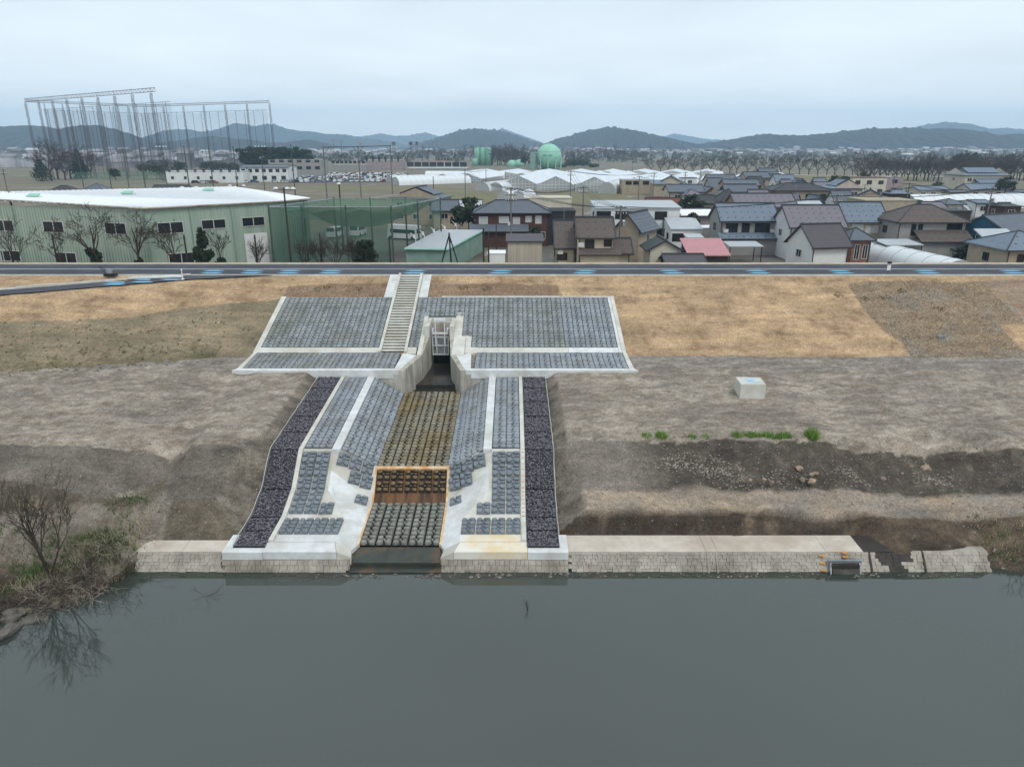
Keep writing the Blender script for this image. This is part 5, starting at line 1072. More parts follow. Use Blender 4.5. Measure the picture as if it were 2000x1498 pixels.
house('low shed with rusty red ribbed roof', 1258, 1330, 388, 4.6, 3.8, 6.0, 'gx', 'wall_dark', 'metal_red', [], d=176, side='', name='shed', cat='shed')
house('beige house with grey tiled roof behind the red shed', 1298, 1372, 362, 7.8, 6.0, 8.0, 'gx', 'wall_beige', 'tile_grey', None, d=205)
house('reddish brown gabled house squeezed behind the beige house', 1368, 1398, 366, 7.2, 5.2, 8.0, 'gy', 'wall_brick', 'tile_grey', None, d=212)
house('old farmhouse with broad grey hip-and-gable roof', 1394, 1494, 362, 8.4, 5.8, 9.0, 'irx', 'wall_tan', 'tile_grey', None, d=192)
house('tan house with long grey roof beyond the broad farmhouse', 1408, 1480, 352, 7.6, 6.0, 7.0, 'gx', 'wall_tan', 'tile_grey', None, d=238)
house('grey-roofed beige house beside the bare field path', 1377, 1436, 342, 8.0, 6.0, 7.4, 'gx', 'wall_beige', 'tile_grey', None, d=268)
house('grey-roofed house in the middle of the village rear row', 1449, 1500, 337, 8.4, 6.2, 8.0, 'gx', 'wall_tan', 'tile_grey', None, d=290)
house('rearmost grey-roofed house by the cherry trees', 1472, 1520, 330, 9.0, 6.6, 8.0, 'irx', 'wall_grey', 'tile_grey', None, d=318)
house('small blue-grey roofed house behind the charcoal hipped house', 1508, 1550, 342, 7.0, 5.2, 7.0, 'gx', 'wall_white', 'tile_blue', None, d=280)
house('house with charcoal hipped roof over two storeys', 1498, 1614, 359, 8.8, 6.8, 9.0, 'hip', 'wall_tan', 'tile_dark', None, d=196, low=(-.5, 1.05, 3.2, 4.6, 2.0), fr='frame_dark')
house('pale pink house with grey hip-and-gable roof facing the river', 1613, 1678, 351, 8.4, 6.2, 8.5, 'iry', 'wall_pink', 'tile_blue', None, d=216)
house('long low grey roof between charcoal house and pink house', 1586, 1640, 357, 7.0, 5.6, 7.0, 'gx', 'wall_grey', 'tile_mauve', None, d=232)
house('beige flat-topped house with brown roof edge', 1655, 1722, 346, 7.8, 7.8, 8.0, 'flat', 'wall_cream', 'wood', None, d=250, fr='frame_dark')
house('mauve flat-roofed block next to the beige flat-topped house', 1720, 1750, 345, 7.9, 7.9, 10.0, 'flat', 'wall_mauve', 'wall_mauve', None, d=256, fr='frame_dark')
house('house with pale blue hip-and-gable roof behind the stone-clad house', 1664, 1736, 371, 8.0, 6.2, 9.0, 'iry', 'wall_tan', 'tile_blue', None, rz=-25, d=172)
house('tan flat-roofed building between stone-clad and brown-roofed houses', 1672, 1768, 388, 6.6, 6.6, 9.0, 'flat', 'wall_stone', 'wall_stone', [(.8, 5.6, .5, .3), (.9, 5.6, .5, .3)], d=158, side='')
house('ribbed pale roof behind the white house with mauve tiles', 1546, 1602, 393, 6.4, 5.4, 6.5, 'gx', 'wall_white', 'metal_light', None, d=160)
house('dark flat-roofed garage behind the brown hipped house', 1836, 1878, 409, 5.0, 5.0, 7.0, 'flat', 'wall_dark', 'tile_dark', [], d=152, side='', name='garage', cat='garage')
house('large temple hall with sweeping blue-grey roof', 1864, 1954, 328, 11.5, 7.6, 14.0, 'irx', 'wall_cream', 'tile_blue', None, d=276, name='temple_hall', cat='temple', low=(-.62, .98, 5.2, 6.6, 3.5))
house('blue-grey roofed lower hall in front of the temple', 1880, 1952, 360, 6.4, 4.2, 8.0, 'gx', 'wall_cream', 'tile_blue', None, d=246, name='temple_wing', cat='temple')
house('long grey-tiled storehouse behind the long vinyl tunnel', 1779, 1844, 365, 6.2, 4.2, 8.0, 'gx', 'wall_cream', 'tile_blue', None, d=244, name='storehouse', cat='house')
house('small grey-roofed gatehouse between temple and storehouse', 1842, 1880, 372, 5.4, 3.8, 6.0, 'gx', 'wall_tan', 'tile_grey', None, d=240, name='gatehouse', cat='house')
house('grey-tiled outbuilding on the far side of the temple', 1950, 1990, 376, 4.6, 3.4, 6.0, 'gx', 'wall_tan', 'tile_grey', None, d=250, name='outbuilding', cat='house')
house('flat brown-grey block with ribbed roof in front of greenhouses', 1213, 1271, 350, 5.8, 5.8, 9.0, 'flat', 'wall_tan', 'metal_light', [(-.6, 4.2, 2.2, 1.2), (-.1, 4.2, 2.2, 1.2), (.55, 4.2, 2.2, 1.2)], d=290, name='workshop', cat='building', fr='frame_dark')
house('tan gabled house beside the brown-grey flat block', 1292, 1330, 344, 7.4, 5.4, 8.0, 'gy', 'wall_beige', 'tile_blue', None, d=280, rz=-14)
house('small white flat house behind the village', 1330, 1358, 347, 6.0, 6.0, 7.0, 'flat', 'wall_white', 'metal_slate', None, d=292)
house('low blue-roofed lean-to beside the tan gabled house', 1270, 1298, 354, 5.4, 4.4, 6.0, 'shed', 'wall_tan', 'tile_blue', [], d=276, side='')
house('small dark house with blue roof at the village edge', 1540, 1580, 350, 5.6, 4.2, 7.0, 'gy', 'wall_blue', 'tile_grey', None, d=262)
house('low grey-roofed shed on the field behind the warehouse', 90, 160, 364, 4.2, 3.0, 8.0, 'hip', 'wall_grey', 'tile_dark', [], d=236, side='', name='shed', cat='shed')
house('small cream shed with grey hipped roof behind the warehouse', 165, 212, 360, 4.4, 3.4, 7.0, 'hip', 'wall_cream', 'tile_grey', [], d=250, side='', name='shed', cat='shed')
house('low teal-roofed shed behind the warehouse', 300, 372, 363, 4.0, 3.0, 9.0, 'gx', 'wall_grey', 'metal_green', [], d=240, side='', name='shed', cat='shed')
# -- small houses packed into the rear rows of the village
rv = random.Random(64)
for i, (px, py, d) in enumerate(((1395, 349, 250), (1440, 346, 262), (1475, 346, 256), (1532, 352, 236), (1562, 355, 226), (1600, 349, 250), (1420, 371, 182), (1478, 372, 178), (1545, 380, 176), (1590, 383, 172), (1372, 383, 176), (1352, 372, 200), (1640, 374, 182), (1752, 372, 206), (1782, 392, 178), (1815, 396, 172), (1850, 390, 190), (1905, 392, 196), (1960, 398, 184), (1725, 418, 150), (1985, 372, 262), (1335, 357, 236))):
    k = i % 4; wn = ('cream', 'grey', 'brown', 'white')[(i * 3 + i // 4) % 4]; rn, rm_ = (('grey tiled', 'tile_grey'), ('blue-grey tiled', 'tile_blue'), ('charcoal', 'tile_dark'), ('mauve tiled', 'tile_mauve'))[k]
    house('small ' + wn + '-walled house with ' + rn + ' roof packed among the village rows', px - rv.uniform(17, 24) * 190 / d, px + rv.uniform(17, 24) * 190 / d, py, 7, rv.uniform(3.6, 5.4), rv.uniform(6, 7.5), ('gx', 'hip', 'gx', 'irx', 'gy')[i % 5], 'wall_' + wn, rm_, None, d=d, group='small houses in the rear rows')
# -- institutional buildings around the car park
bw = lambda n, z, w_=1.2, h_=1.2: [((i + .5) / n * 2 - 1, z, w_, h_) for i in range(n)]
house('long white two-storey building with small windows by the car park', 333, 482, 334, 8.2, 8.2, 12, 'flat', 'wall_white', 'metal_light', bw(9, 5.8) + bw(6, 2.4), d=380, name='office_building', cat='building', fr='frame_dark')
house('white building with curved grey roof end by the car park', 476, 572, 323, 10.2, 7.2, 16, 'gx', 'wall_white', 'tile_grey', bw(7, 5.6, 1.8, 1.5) + bw(5, 2.0, 2.2, 1.8), d=392, name='office_building', cat='building', fr='frame_dark')
house('grey concrete three-storey block behind the white buildings', 532, 634, 312, 12, 12, 16, 'flat', 'wall_grey', 'wall_grey', bw(6, 9.4, 2.6, 1.5) + bw(6, 5.6, 2.6, 1.5), d=440, name='office_building', cat='building', fr='frame_dark')
house('low grey school-like block behind the parked cars', 652, 718, 322, 9, 9, 16, 'flat', 'wall_grey', 'wall_grey', bw(8, 6.2, 2.0, 1.6), d=560, name='office_building', cat='building', fr='frame_dark')
house('blue-grey hall with reddish panel behind the parked cars', 716, 788, 313, 12, 12, 24, 'flat', 'wall_mauve', 'wall_grey', bw(6, 8, 1.2, 4.0), d=590, name='hall', cat='building', fr='frame_dark')
house('long low warehouse block beside the silos', 798, 914, 328, 8.0, 8.0, 22, 'flat', 'wall_grey', 'metal_light', bw(8, 4.0, 5.0, 3.0), d=590, name='storage_building', cat='building', fr='frame_dark')
house('cream block with red flat roof beside the silos', 856, 886, 315, 11, 11, 16, 'flat', 'wall_cream', 'metal_red', bw(5, 7, 1.6, 2.4), d=640, name='office_building', cat='building')
house('small teal plant building at the foot of the green sphere', 1028, 1050, 320, 10, 10, 10, 'flat', 'teal_paint', 'teal_paint', bw(2, 5, 2.5, 3), d=620, name='plant_building', cat='building')
mat('leaf_far', rgb(88, 86, 74), rgb(66, 70, 58), .05, island=.35)
# ---- green warehouse with a bend in its long wall
EZ = 16.6
fp = [(-104, 113.5), (-75.8, 108.2), (-52.1, 103.0), (-36.9, 115.6), (-33.6, 120.2), (-51.0, 134.6), (-82, 113.8 + 6), (-104, 122)]
r = thing('warehouse', (-60, 112, PLAIN), 'long pale green corrugated warehouse with bent wall and white roof', 'warehouse')
def wall_run(a, b_, nm='wall_panel'):
    a, b_ = Vector((*a, 0)), Vector((*b_, 0)); d = (b_ - a); L_ = d.length; d.normalize(); n_ = Vector((d.y, -d.x, 0)); mb = MB(); k = 0.0; step = .5
    while k < L_ - .01:
        e = min(L_, k + step)
        for q0, q1, o in ((k, k + step * .5, .0), (k + step * .5, k + step * .62, .07), (k + step * .62, k + step * .9, .07), (k + step * .9, e, 0)):
            o1 = {0: .07, 1: .07, 2: .0, 3: .0}[((q0 - k) > step * .1) + ((q0 - k) > step * .55) + ((q0 - k) > step * .85)] if False else o
            A = a + d * min(q0, L_) + n_ * o; B = a + d * min(q1, L_) + n_ * o; mb.poly([(A.x, A.y, PLAIN - .2), (B.x, B.y, PLAIN - .2), (B.x, B.y, EZ), (A.x, A.y, EZ)])
            if o: A0 = a + d * min(q0, L_); mb.poly([(A0.x, A0.y, PLAIN - .2), (A.x, A.y, PLAIN - .2), (A.x, A.y, EZ), (A0.x, A0.y, EZ)])
        k += step
    part(nm, mb, 'cladding_green', r)
for a, b_ in zip(fp[:5], fp[1:6]): wall_run(a, b_)
mb = MB(); rp_ = []
for (x, y) in fp:
    c = Vector((x, y, 0)) - Vector((-60, 116, 0)); c.z = 0; c = c.normalized() * .5; rp_.append((x + c.x, y + c.y))
zr = lambda x, y: EZ + .15 + max(0, min(1, ((x + 52) * -.6 + (y - 103) * .8) / 24)) * 1.1
rpz = [(x, y, zr(x, y)) for x, y in rp_]
mb.slab(rpz, .22); part('roof', mb, 'metal_white', r)
mb = MB()                                       # standing ribs over the roof
A = Vector(rpz[2]); B = Vector(rpz[3]); C = Vector(rpz[5]); D_ = Vector(rpz[6])
for i in range(46):
    t_ = i / 45; p = A.lerp(B, t_); q = D_.lerp(C, min(1, t_)); mb.tube(p + Vector((0, 0, .03)), q + Vector((0, 0, .03)), .05, n=4)
A2 = Vector(rpz[0]); D2 = Vector(rpz[7])
for i in range(46): t_ = i / 45; p = A2.lerp(A, t_); q = D2.lerp(D_, t_); mb.tube(p + Vector((0, 0, .03)), q + Vector((0, 0, .03)), .05, n=4)
part('roof_ribs', mb, 'metal_white', r)
mb = MB()
for a, b_ in zip(rpz[:4], rpz[1:5]): mb.tube(Vector(a) - Vector((0, 0, .2)), Vector(b_) - Vector((0, 0, .2)), .13, n=6)
part('gutter', mb, 'concrete_old', r)
def on_wall(px, i):                             # point of the wall run i under a photo column
    a, b_ = Vector(fp[i]), Vector(fp[i + 1])
    u = (px - 1000) / 1389.0; best = None
    for k in range(201):
        p = a.lerp(b_, k / 200); f = p.y * math.cos(PITCH) - (14 - CAM_H) * math.sin(PITCH); e = abs(p.x / f - u)
        if best is None or e < best[0]: best = (e, p)
    p = best[1]; d = (b_ - a).normalized(); return Vector((p.x, p.y, 0)), Vector((d.x, d.y, 0)), Vector((d.y, -d.x, 0))
def wh_window(px, i, z0, z1, wd, nb=3):
    p, d, n_ = on_wall(px, i); F = MB(); G = MB()
    def bx(m, u0, u1, a, b_, o0, o1):
        q = [p + d * u0 + n_ * o1, p + d * u1 + n_ * o1, p + d * u1 + n_ * o0, p + d * u0 + n_ * o0]
        m.hull8([(v.x, v.y, a) for v in q] + [(v.x, v.y, b_) for v in q])
    t_ = .07; bx(F, -wd / 2 - t_, -wd / 2, z0 - t_, z1 + t_, 0, .16); bx(F, wd / 2, wd / 2 + t_, z0 - t_, z1 + t_, 0, .16); bx(F, -wd / 2, wd / 2, z1, z1 + t_, 0, .16); bx(F, -wd / 2, wd / 2, z0 - t_, z0, 0, .16)
    for k in range(1, nb + 1): x = -wd / 2 + wd * k / (nb + 1); q_ = .05 if k == (nb + 1) // 2 else .018; bx(F, x - q_, x + q_, z0, z1, 0, .13)
    bx(G, -wd / 2, wd / 2, z0, z1, .08, .1); o = part('window', F, 'frame_white', r); part('pane', G, 'glass_dark', o)
for px, i in ((-12, 1), (104, 1), (226, 1), (332, 2), (417, 2), (494, 2)):
    c = on_wall(px, i)[0]; wh_window(px, i, 12.9 + (.25 if i == 2 and px > 400 else 0), 14.4, 3.4, 1)
for px, i in ((8, 1), (118, 1), (345, 2)): wh_window(px, i, 8.4, 9.9, 3.4, 1)
for px, i in ((32, 1), (280, 2), (372, 2), (453, 2)):
    p, d, n_ = on_wall(px, i); mb = MB(); mb.tube(p + n_ * .22 + Vector((0, 0, PLAIN)), p + n_ * .22 + Vector((0, 0, EZ - .2)), .07, n=6); part('downpipe', mb, 'teal_paint', r)
p, d, n_ = on_wall(498, 2); mb = MB(); q = [p - d * 2 + n_ * .1, p + d * 1.6 + n_ * .1]; mb.hull8([(v.x, v.y, PLAIN) for v in (q[0] + n_ * .06, q[1] + n_ * .06, q[1], q[0])] + [(v.x, v.y, 12.0) for v in (q[0] + n_ * .06, q[1] + n_ * .06, q[1], q[0])]); part('sliding_door', mb, 'wall_white', r)
for px, py in ((69, 388), (252, 382), (409, 376)):
    p = at(px, py, 17.3); mb = MB(); mb.prism([(p.x - .8, p.y - .6), (p.x + .8, p.y - .6), (p.x + .8, p.y + .6), (p.x - .8, p.y + .6)], p.z - .4, p.z + .35)
    o = part('roof_vent', mb, 'steel_white', r); mb = MB(); mb.slab([(p.x - .95, p.y - .75, p.z + .42), (p.x + .95, p.y - .75, p.z + .42), (p.x + .8, p.y + .2, p.z + .72), (p.x - .8, p.y + .2, p.z + .72)], .1); part('vent_hood', mb, 'vent_green', o)

# ---- green prefab with grey roof beside the net
c0, c1, c2, c3 = (at(790, 484.5, 10.5), at(874, 486, 10.5), at(944, 452.5, 10.5), at(859, 451.5, 10.5))
r = thing('prefab_hut', (c0.x, c0.y, PLAIN), 'low pale green prefab with flat light grey roof and white edge', 'building')
cc = (c0 + c1 + c2 + c3) / 4; sh = lambda p, k: cc + (p - cc) * k
mb = MB(); mb.prism([sh(p, .97)[:2] for p in (c0, c1, c2, c3)], PLAIN - .2, 10.3); part('wall', mb, 'teal_paint', r)
mb = MB(); mb.slab([c0, c1, c2 + Vector((0, 0, .3)), c3 + Vector((0, 0, .3))], .19); part('roof', mb, 'metal_light', r)
mb = MB()
for a, b_ in ((c1, c2 + Vector((0, 0, .3))), (c0, c1)): mb.tube(a + Vector((0, -.05, -.15)), b_ + Vector((0, -.05, -.15)), .13, n=5)
part('fascia', mb, 'vent_green', r)
for t_ in (.3, .6): p = c1.lerp(c2, t_); q = sh(p, .98); mb = MB(); mb.tube((q.x, q.y, PLAIN), (q.x, q.y, 10.2), .06); part('downpipe', mb, 'teal_paint', r)

# ---- green net cage
TZ = 16.3
fa, fb, fc, fd = Vector((-36.2, 108.5, TZ)), Vector((-17.9, 108.0, TZ)), Vector((-12.4, 126.5, TZ)), Vector((-30.6, 125.8, TZ))
r = thing('net_cage', (-26, 108.5, PLAIN), 'practice cage of sagging green netting hung between steel posts', 'net cage')
posts = [fa, fa.lerp(fb, .27), fa.lerp(fb, .63), fb, fb.lerp(fc, .5), fc, fc.lerp(fd, .33), fc.lerp(fd, .66), fd, fd.lerp(fa, .5)]
for p in posts: mb = MB(); mb.tube((p.x, p.y, PLAIN - .2), (p.x, p.y, p.z + .25), .15, .13, 7); part('post', mb, 'pole_green', r)
for a, b_ in ((fa, fb), (fb, fc), (fc, fd), (fd, fa)): mb = MB(); mb.tube(a, b_, .09); part('top_rail', mb, 'steel', r)
def netgrid(nm, A, B, C, D2, mt, sag=0.0, sag2=0.0, n=18):
    mb = MB(); g = []
    for j in range(n + 1):
        for i in range(n + 1):
            u, v = i / n, j / n; p = (A.lerp(B, u)).lerp(D2.lerp(C, u), v); w_ = math.sin(math.pi * u) * math.sin(math.pi * v)
            p = p + Vector((.25 * math.sin(u * 21 + v * 3), sag2 * w_ + .2 * math.sin(u * 17), -sag * w_ ** .7 - .5 * abs(math.sin(u * math.pi * 3)) * (1 - v) * (1 if sag else 0))); mb.v.append(tuple(p))
    for j in range(n):
        for i in range(n): k = j * (n + 1) + i; mb.f.append((k, k + 1, k + n + 2, k + n + 1)); mb.m.append(0)
    part(nm, mb, mt, r, smooth=True)
dn = lambda p, z=PLAIN: Vector((p.x, p.y, z))
netgrid('side_net', fa, fb, dn(fb), dn(fa), 'net_green', 0, .5); netgrid('side_net', fd, fa, dn(fa), dn(fd), 'net_green', 0, .2); netgrid('side_net', fd, fc, dn(fc), dn(fd), 'net_green_thin', 0, .2)
netgrid('roof_net', fa, fb, fc, fd, 'net_green_thin', 3.4)
netgrid('roof_net', fa.lerp(fb, .25) - Vector((0, 0, .3)), fb - Vector((0, 0, .3)), fc - Vector((0, 0, .2)), fa.lerp(fc, .4) - Vector((0, 0, 3.5)), 'net_green', 2.2)

# ---- poles and lamps
def utility_pole(px, py0, d, top=None, label='grey concrete utility pole with crossarms among the houses', group='utility poles', h=None, transformer=False, arms=2, mt='pole_concrete', rad=.16):
    p = at(px, py0, d=d); zt = p.z; r = thing('utility_pole', (p.x, p.y, PLAIN), label, 'utility pole', group)
    mb = MB(); mb.tube((p.x, p.y, PLAIN - .3), (p.x, p.y, zt), rad, rad * .7, 8); part('pole', mb, mt, r)
    for k in range(arms):
        z = zt - .35 - k * .9; a = MB(); a.box(p.x - .9, p.x + .9, p.y - .06, p.y + .06, z, z + .1)
        o = part('crossarm', a, 'pole_dark', r); i_ = MB()
        for x in (-.8, -.4, .4, .8): i_.lathe((p.x + x, p.y, z + .1), [(.05, 0), (.07, .12), (.03, .2)], 6)
        part('insulator', i_, 'lamp_white', o)
    if transformer:
        mb = MB(); mb.lathe((p.x + .45, p.y - .1, zt - 3.0), [(.26, 0), (.3, .1), (.3, .8), (.22, .95)], 10); part('transformer', mb, 'steel', r)
    return Vector((p.x, p.y, zt))
lab_row = 'slim grey utility pole standing in the fields by the greenhouses'
P1 = utility_pole(998, 366, 116, label='dark utility pole with tangle of cables before the brown brick house', group=None, arms=3, mt='pole_concrete')
P2 = utility_pole(1213, 402, 107, label='utility pole with transformer beside the beige two-storey house', group=None, transformer=True, arms=2)
P3 = utility_pole(1636, 380, 128, label='utility pole with many insulators before the stone-clad house', group=None, arms=3, transformer=True)
P4 = utility_pole(1939, 367, 150, label='leaning utility pole with transformer before the long vinyl tunnel', group=None, transformer=True)
P5 = utility_pole(1777, 357, 175, label='utility pole behind the tan flat-roofed building', group=None); P6 = utility_pole(1748, 343, 215, label='utility pole beside the mauve flat-roofed block', group=None)
P7 = utility_pole(1115, 333, 190, label=lab_row); P8 = utility_pole(1140, 364, 150, label='utility pole beside the black box-shaped house', group=None); P9 = utility_pole(908, 331, 205, label=lab_row); P10 = utility_pole(949, 328, 330, label=lab_row)
P11 = utility_pole(1278, 337, 225, label=lab_row); P12 = utility_pole(1249, 344, 240, label=lab_row); P13 = utility_pole(1339, 336, 260, label=lab_row); P14 = utility_pole(1296, 430, 120, label='short green post before the white annex', group=None, arms=0, mt='pole_green')
P15 = utility_pole(969, 436, 106, label='thin dark post beside the white storage locker', group=None, arms=0, rad=.09, mt='pole_dark'); P16 = utility_pole(1028, 340, 400, label=lab_row); P17 = utility_pole(846, 345, 240, label='dark pole beside the tan farmhouse', group=None, arms=0, mt='pole_dark')
P18 = utility_pole(1690, 360, 230, label=lab_row); P19 = utility_pole(5, 330, 180, label='utility pole behind the far end of the warehouse', group=None)
for i, (px, py) in enumerate(((1400, 330), (1432, 312), (1520, 316), (1600, 322), (1236, 318), (1370, 318), (1460, 318))): utility_pole(px, py, 420, label='distant thin pole standing before the cherry trees', group='distant poles', arms=1, rad=.2)
for k, (a, b_) in enumerate(((P1, P2), (P2, P3), (P3, P4), (P1, P8), (P8, P7), (P5, P3), (P5, P4), (P9, P1), (P7, P11), (P12, P11), (P2, P8), (P6, P5), (P9, P10))):
    for off in (-.7, 0, .7):
        mb = MB(); pts = [a.lerp(b_, t_ / 10) + Vector((off, 0, -.15 - 4 * (t_ / 10) * (1 - t_ / 10) * .9)) for t_ in range(11)]; mb.path(pts, .032, 3)
        part('overhead_wire', mb, 'wire_black', label='thin black overhead wire sagging between utility poles', category='wire', group='overhead wires')
def flood_pole(px, py, d, lamps, label, h_=None, mt='pole_dark', group=None):
    p = at(px, py, d=d); r = thing('floodlight_pole', (p.x, p.y, PLAIN), label, 'lamp post', group)
    mb = MB(); mb.tube((p.x, p.y, PLAIN - .2), (p.x, p.y, p.z), .17, .11, 8); part('pole', mb, mt, r)
    mb = MB(); w_ = max(abs(x) for x in lamps) if lamps else 0; mb.box(p.x - w_, p.x + w_, p.y - .05, p.y + .05, p.z - .3, p.z - .2); part('bracket', mb, mt, r)
    for x in lamps:
        mb = MB(); mb.lathe((p.x + x, p.y - .2, p.z - .2), [(.1, .3), (.3, .22), (.38, .08), (.34, 0.0), (.05, -.02)][::-1], 10); part('lamp_head', mb, 'lamp_white', r)
flood_pole(554, 367, 103, (-1.05, .55, 1.35), 'dark pole with three round white floodlights in front of the green net')
for px, py, d in ((315, 286, 262), (508, 286, 262)): flood_pole(px, py, d, (-1.6, -.5, .7, 1.6), 'tall thin pole with small white floodlights behind the warehouse', mt='pole_green', group='floodlight poles behind the warehouse')
for px, py, d in ((370, 365, 136), (463, 362, 140)): flood_pole(px, py, d, (-1.3, 1.3), 'short pole with two white lamps at the back of the warehouse roof', group='lamps behind the warehouse roof')
flood_pole(17, 375, 118, (-.8, .9), 'pole with two round lamps by the end of the warehouse roof'); flood_pole(662, 358, 128, (0,), 'black lamp post behind the green net')
for px, py, d in ((272, 289, 255), (359, 287, 258), (407, 287, 262), (455, 288, 264), (568, 285, 238), (150, 292, 330), (205, 292, 330), (240, 292, 330)):
    p = at(px, py, d=d); mb = MB(); mb.tube((p.x, p.y, PLAIN - .2), (p.x, p.y, p.z), .22, .14, 7); mb.lathe((p.x, p.y, p.z), [(.2, 0), (.2, .3), (.05, .4)], 7)
    part('net_post', mb, 'pole_green', label='tall dark green post of the netting behind the warehouse', category='post', group='tall green posts')
gp = [at(631, 288, d=238), at(699, 287, d=262), at(762, 285, d=284)]
r = thing('tall_goal', (gp[0].x, gp[0].y, PLAIN), 'tall goal-like steel frame of three posts and a beam', 'net frame')
for p in gp: mb = MB(); mb.tube((p.x, p.y, PLAIN - .2), (p.x, p.y, p.z + .3), .26, .2, 8); part('post', mb, 'pole_concrete', r)
for a, b_ in zip(gp, gp[1:]):
    mb = MB(); mb.tube(a, b_, .13); part('beam', mb, 'mast_steel', r)
    for q, w_ in ((a, b_), (b_, a)): mb = MB(); mb.tube(q - Vector((0, 0, 2.4)), q.lerp(w_, .16), .09); part('brace', mb, 'mast_steel', r)
for px, py, d in ((497, 459, 99.5), (624, 455, 99.5), (101, 457, 99.5), (359, 459, 99.5), (944, 446, 102), (954, 455, 101), (760, 462, 101)):
    p = at(px, py, d=d); mb = MB(); mb.tube((p.x, p.y, ground_z(p.x, p.y) - .3), p, .13, .11, 7); mb.box(p.x - .16, p.x + .16, p.y - .05, p.y + .05, p.z - .5, p.z - .4)
    part('fence_post', mb, 'pole_dark', label='dark rusty post on the land side of the levee', category='post', group='dark posts along the levee')
p = at(877, 455, d=101); zt = p.z; r = thing('tripod_pole', (p.x, p.y, ground_z(p.x, p.y)), 'black pole braced by two slanting legs before the prefab hut', 'pole')
mb = MB(); mb.tube((p.x + .2, p.y, 8.5), (p.x, p.y, zt), .12); part('pole', mb, 'black_thing', r)
for s in (-1, 1): mb = MB(); mb.tube((p.x + s * 1.5, p.y - .2, 8.0), (p.x, p.y, zt - .3), .1); part('leg', mb, 'black_thing', r)

# ---- golf range masts and nets
def mast_mesh(h=44.0, w_=1.2):
    mb = MB(); n = 18
    for sx in (-1, 1):
        for sy in (-1, 1): mb.tube((sx * w_ / 2, sy * w_ / 2, 0), (sx * w_ / 2 * .8, sy * w_ / 2 * .8, h), .08, .07, 4)
    for k in range(n):
        z0, z1 = h * k / n, h * (k + 1) / n; a = w_ / 2 * (1 - .2 * k / n); b_ = w_ / 2 * (1 - .2 * (k + 1) / n); s = 1 if k % 2 else -1
        for y in (-1, 1): mb.tube((-s * a, y * a, z0), (s * b_, y * b_, z1), .05, n=3); mb.tube((-b_, y * b_, z1), (b_, y * b_, z1), .05, n=3)
        for x in (-1, 1): mb.tube((x * a, -s * a, z0), (x * b_, s * b_, z1), .05, n=3)
    mb.tube((0, 0, h), (0, 0, h + 3), .06, n=4)
    return mb.mesh('lattice_mast', 'mast_steel')
MM = mast_mesh()
A_ = at(49, 199.5, 51.2); B_ = at(294, 180, 51.2); D_g = at(281, 209, 51.2); E_g = at(526, 201, 51.2)
def mast_row(A, B, n, skip0, label, group, thin=1.0):
    for i in range(n):
        if i == 0 and skip0: continue
        p = A.lerp(B, i / (n - 1)); o = put('golf_net_mast', MM, None); o.location = (p.x, p.y, PLAIN - .4); o.scale = (thin, thin, 1); tag(o, label, 'mast', group)
mast_row(A_, B_, 9, False, 'tall rusty lattice mast of the near golf netting', 'near golf masts'); mast_row(A_, D_g, 8, True, 'thin lattice mast of the side golf netting', 'side golf masts', .6); mast_row(D_g, E_g, 7, True, 'lattice mast of the far golf netting beyond the pines', 'far golf masts', .85)
def truss(A, B, label, w_=1.2):
    mb = MB(); d = (B - A).normalized(); n = 40; up = Vector((0, 0, w_))
    for o in (Vector((0, 0, 0)), up): mb.tube(A + o, B + o, .16, n=4)
    for k in range(n):
        a = A.lerp(B, k / n); b_ = A.lerp(B, (k + 1) / n); mb.tube(a, b_ + up, .09, n=3); mb.tube(b_, b_ + up, .08, n=3)
    part('golf_net_truss', mb, 'mast_steel', label=label, category='truss')
truss(A_, B_ + (B_ - A_) * .03, 'dark truss along the tops of the near golf masts', 1.8); truss(A_, D_g, 'truss along the tops of the side golf masts'); truss(D_g, E_g, 'truss along the tops of the far golf masts')
def net(A, B, ztop, off, label):
    mb = MB(); n = 30; d = Vector((off[0], off[1], 0))
    for k in range(n):
        a = A.lerp(B, k / n) + d; b_ = A.lerp(B, (k + 1) / n) + d; sg = lambda t_: ztop - .9 * abs(math.sin(t_ * math.pi * 7.5)); mb.poly([(a.x, a.y, PLAIN + 1), (b_.x, b_.y, PLAIN + 1), (b_.x, b_.y, sg((k + 1) / n)), (a.x, a.y, sg(k / n))])
    o = part('golf_net', mb, 'net_grey', label=label, category='net')
    cb = MB()
    for k in range(15):
        a = A.lerp(B, (k + .5) / 15) + d; cb.tube((a.x, a.y, PLAIN), (a.x, a.y, ztop), .12, n=4)
        a = A.lerp(B, k / 15) + d; b_ = A.lerp(B, (k + 1) / 15) + d; cb.tube((a.x, a.y, ztop), (b_.x, b_.y, ztop), .12, n=4)
    off_ = o.location; me = cb.mesh('hanging_pole', 'mast_steel', off_); put('hanging_pole', me, o)
net(A_, D_g, 46.5, (8, 4), 'grey see-through golf net hung on the side masts'); net(D_g, E_g, 46.5, (0, -6), 'grey see-through golf net hung on the far masts'); net(A_, B_, 47, (6, 8), 'grey see-through golf net hung on the near masts')
mb = MB(); a = at(140, 352, PLAIN); b_ = at(330, 352, PLAIN); mb.poly([(a.x, a.y, PLAIN + .3), (b_.x, b_.y, PLAIN + .3), (b_.x, b_.y + 3, PLAIN + 4.5), (a.x, a.y + 3, PLAIN + 4)]); part('low_net', mb, 'net_green', label='low green net at the foot of the golf range', category='net')

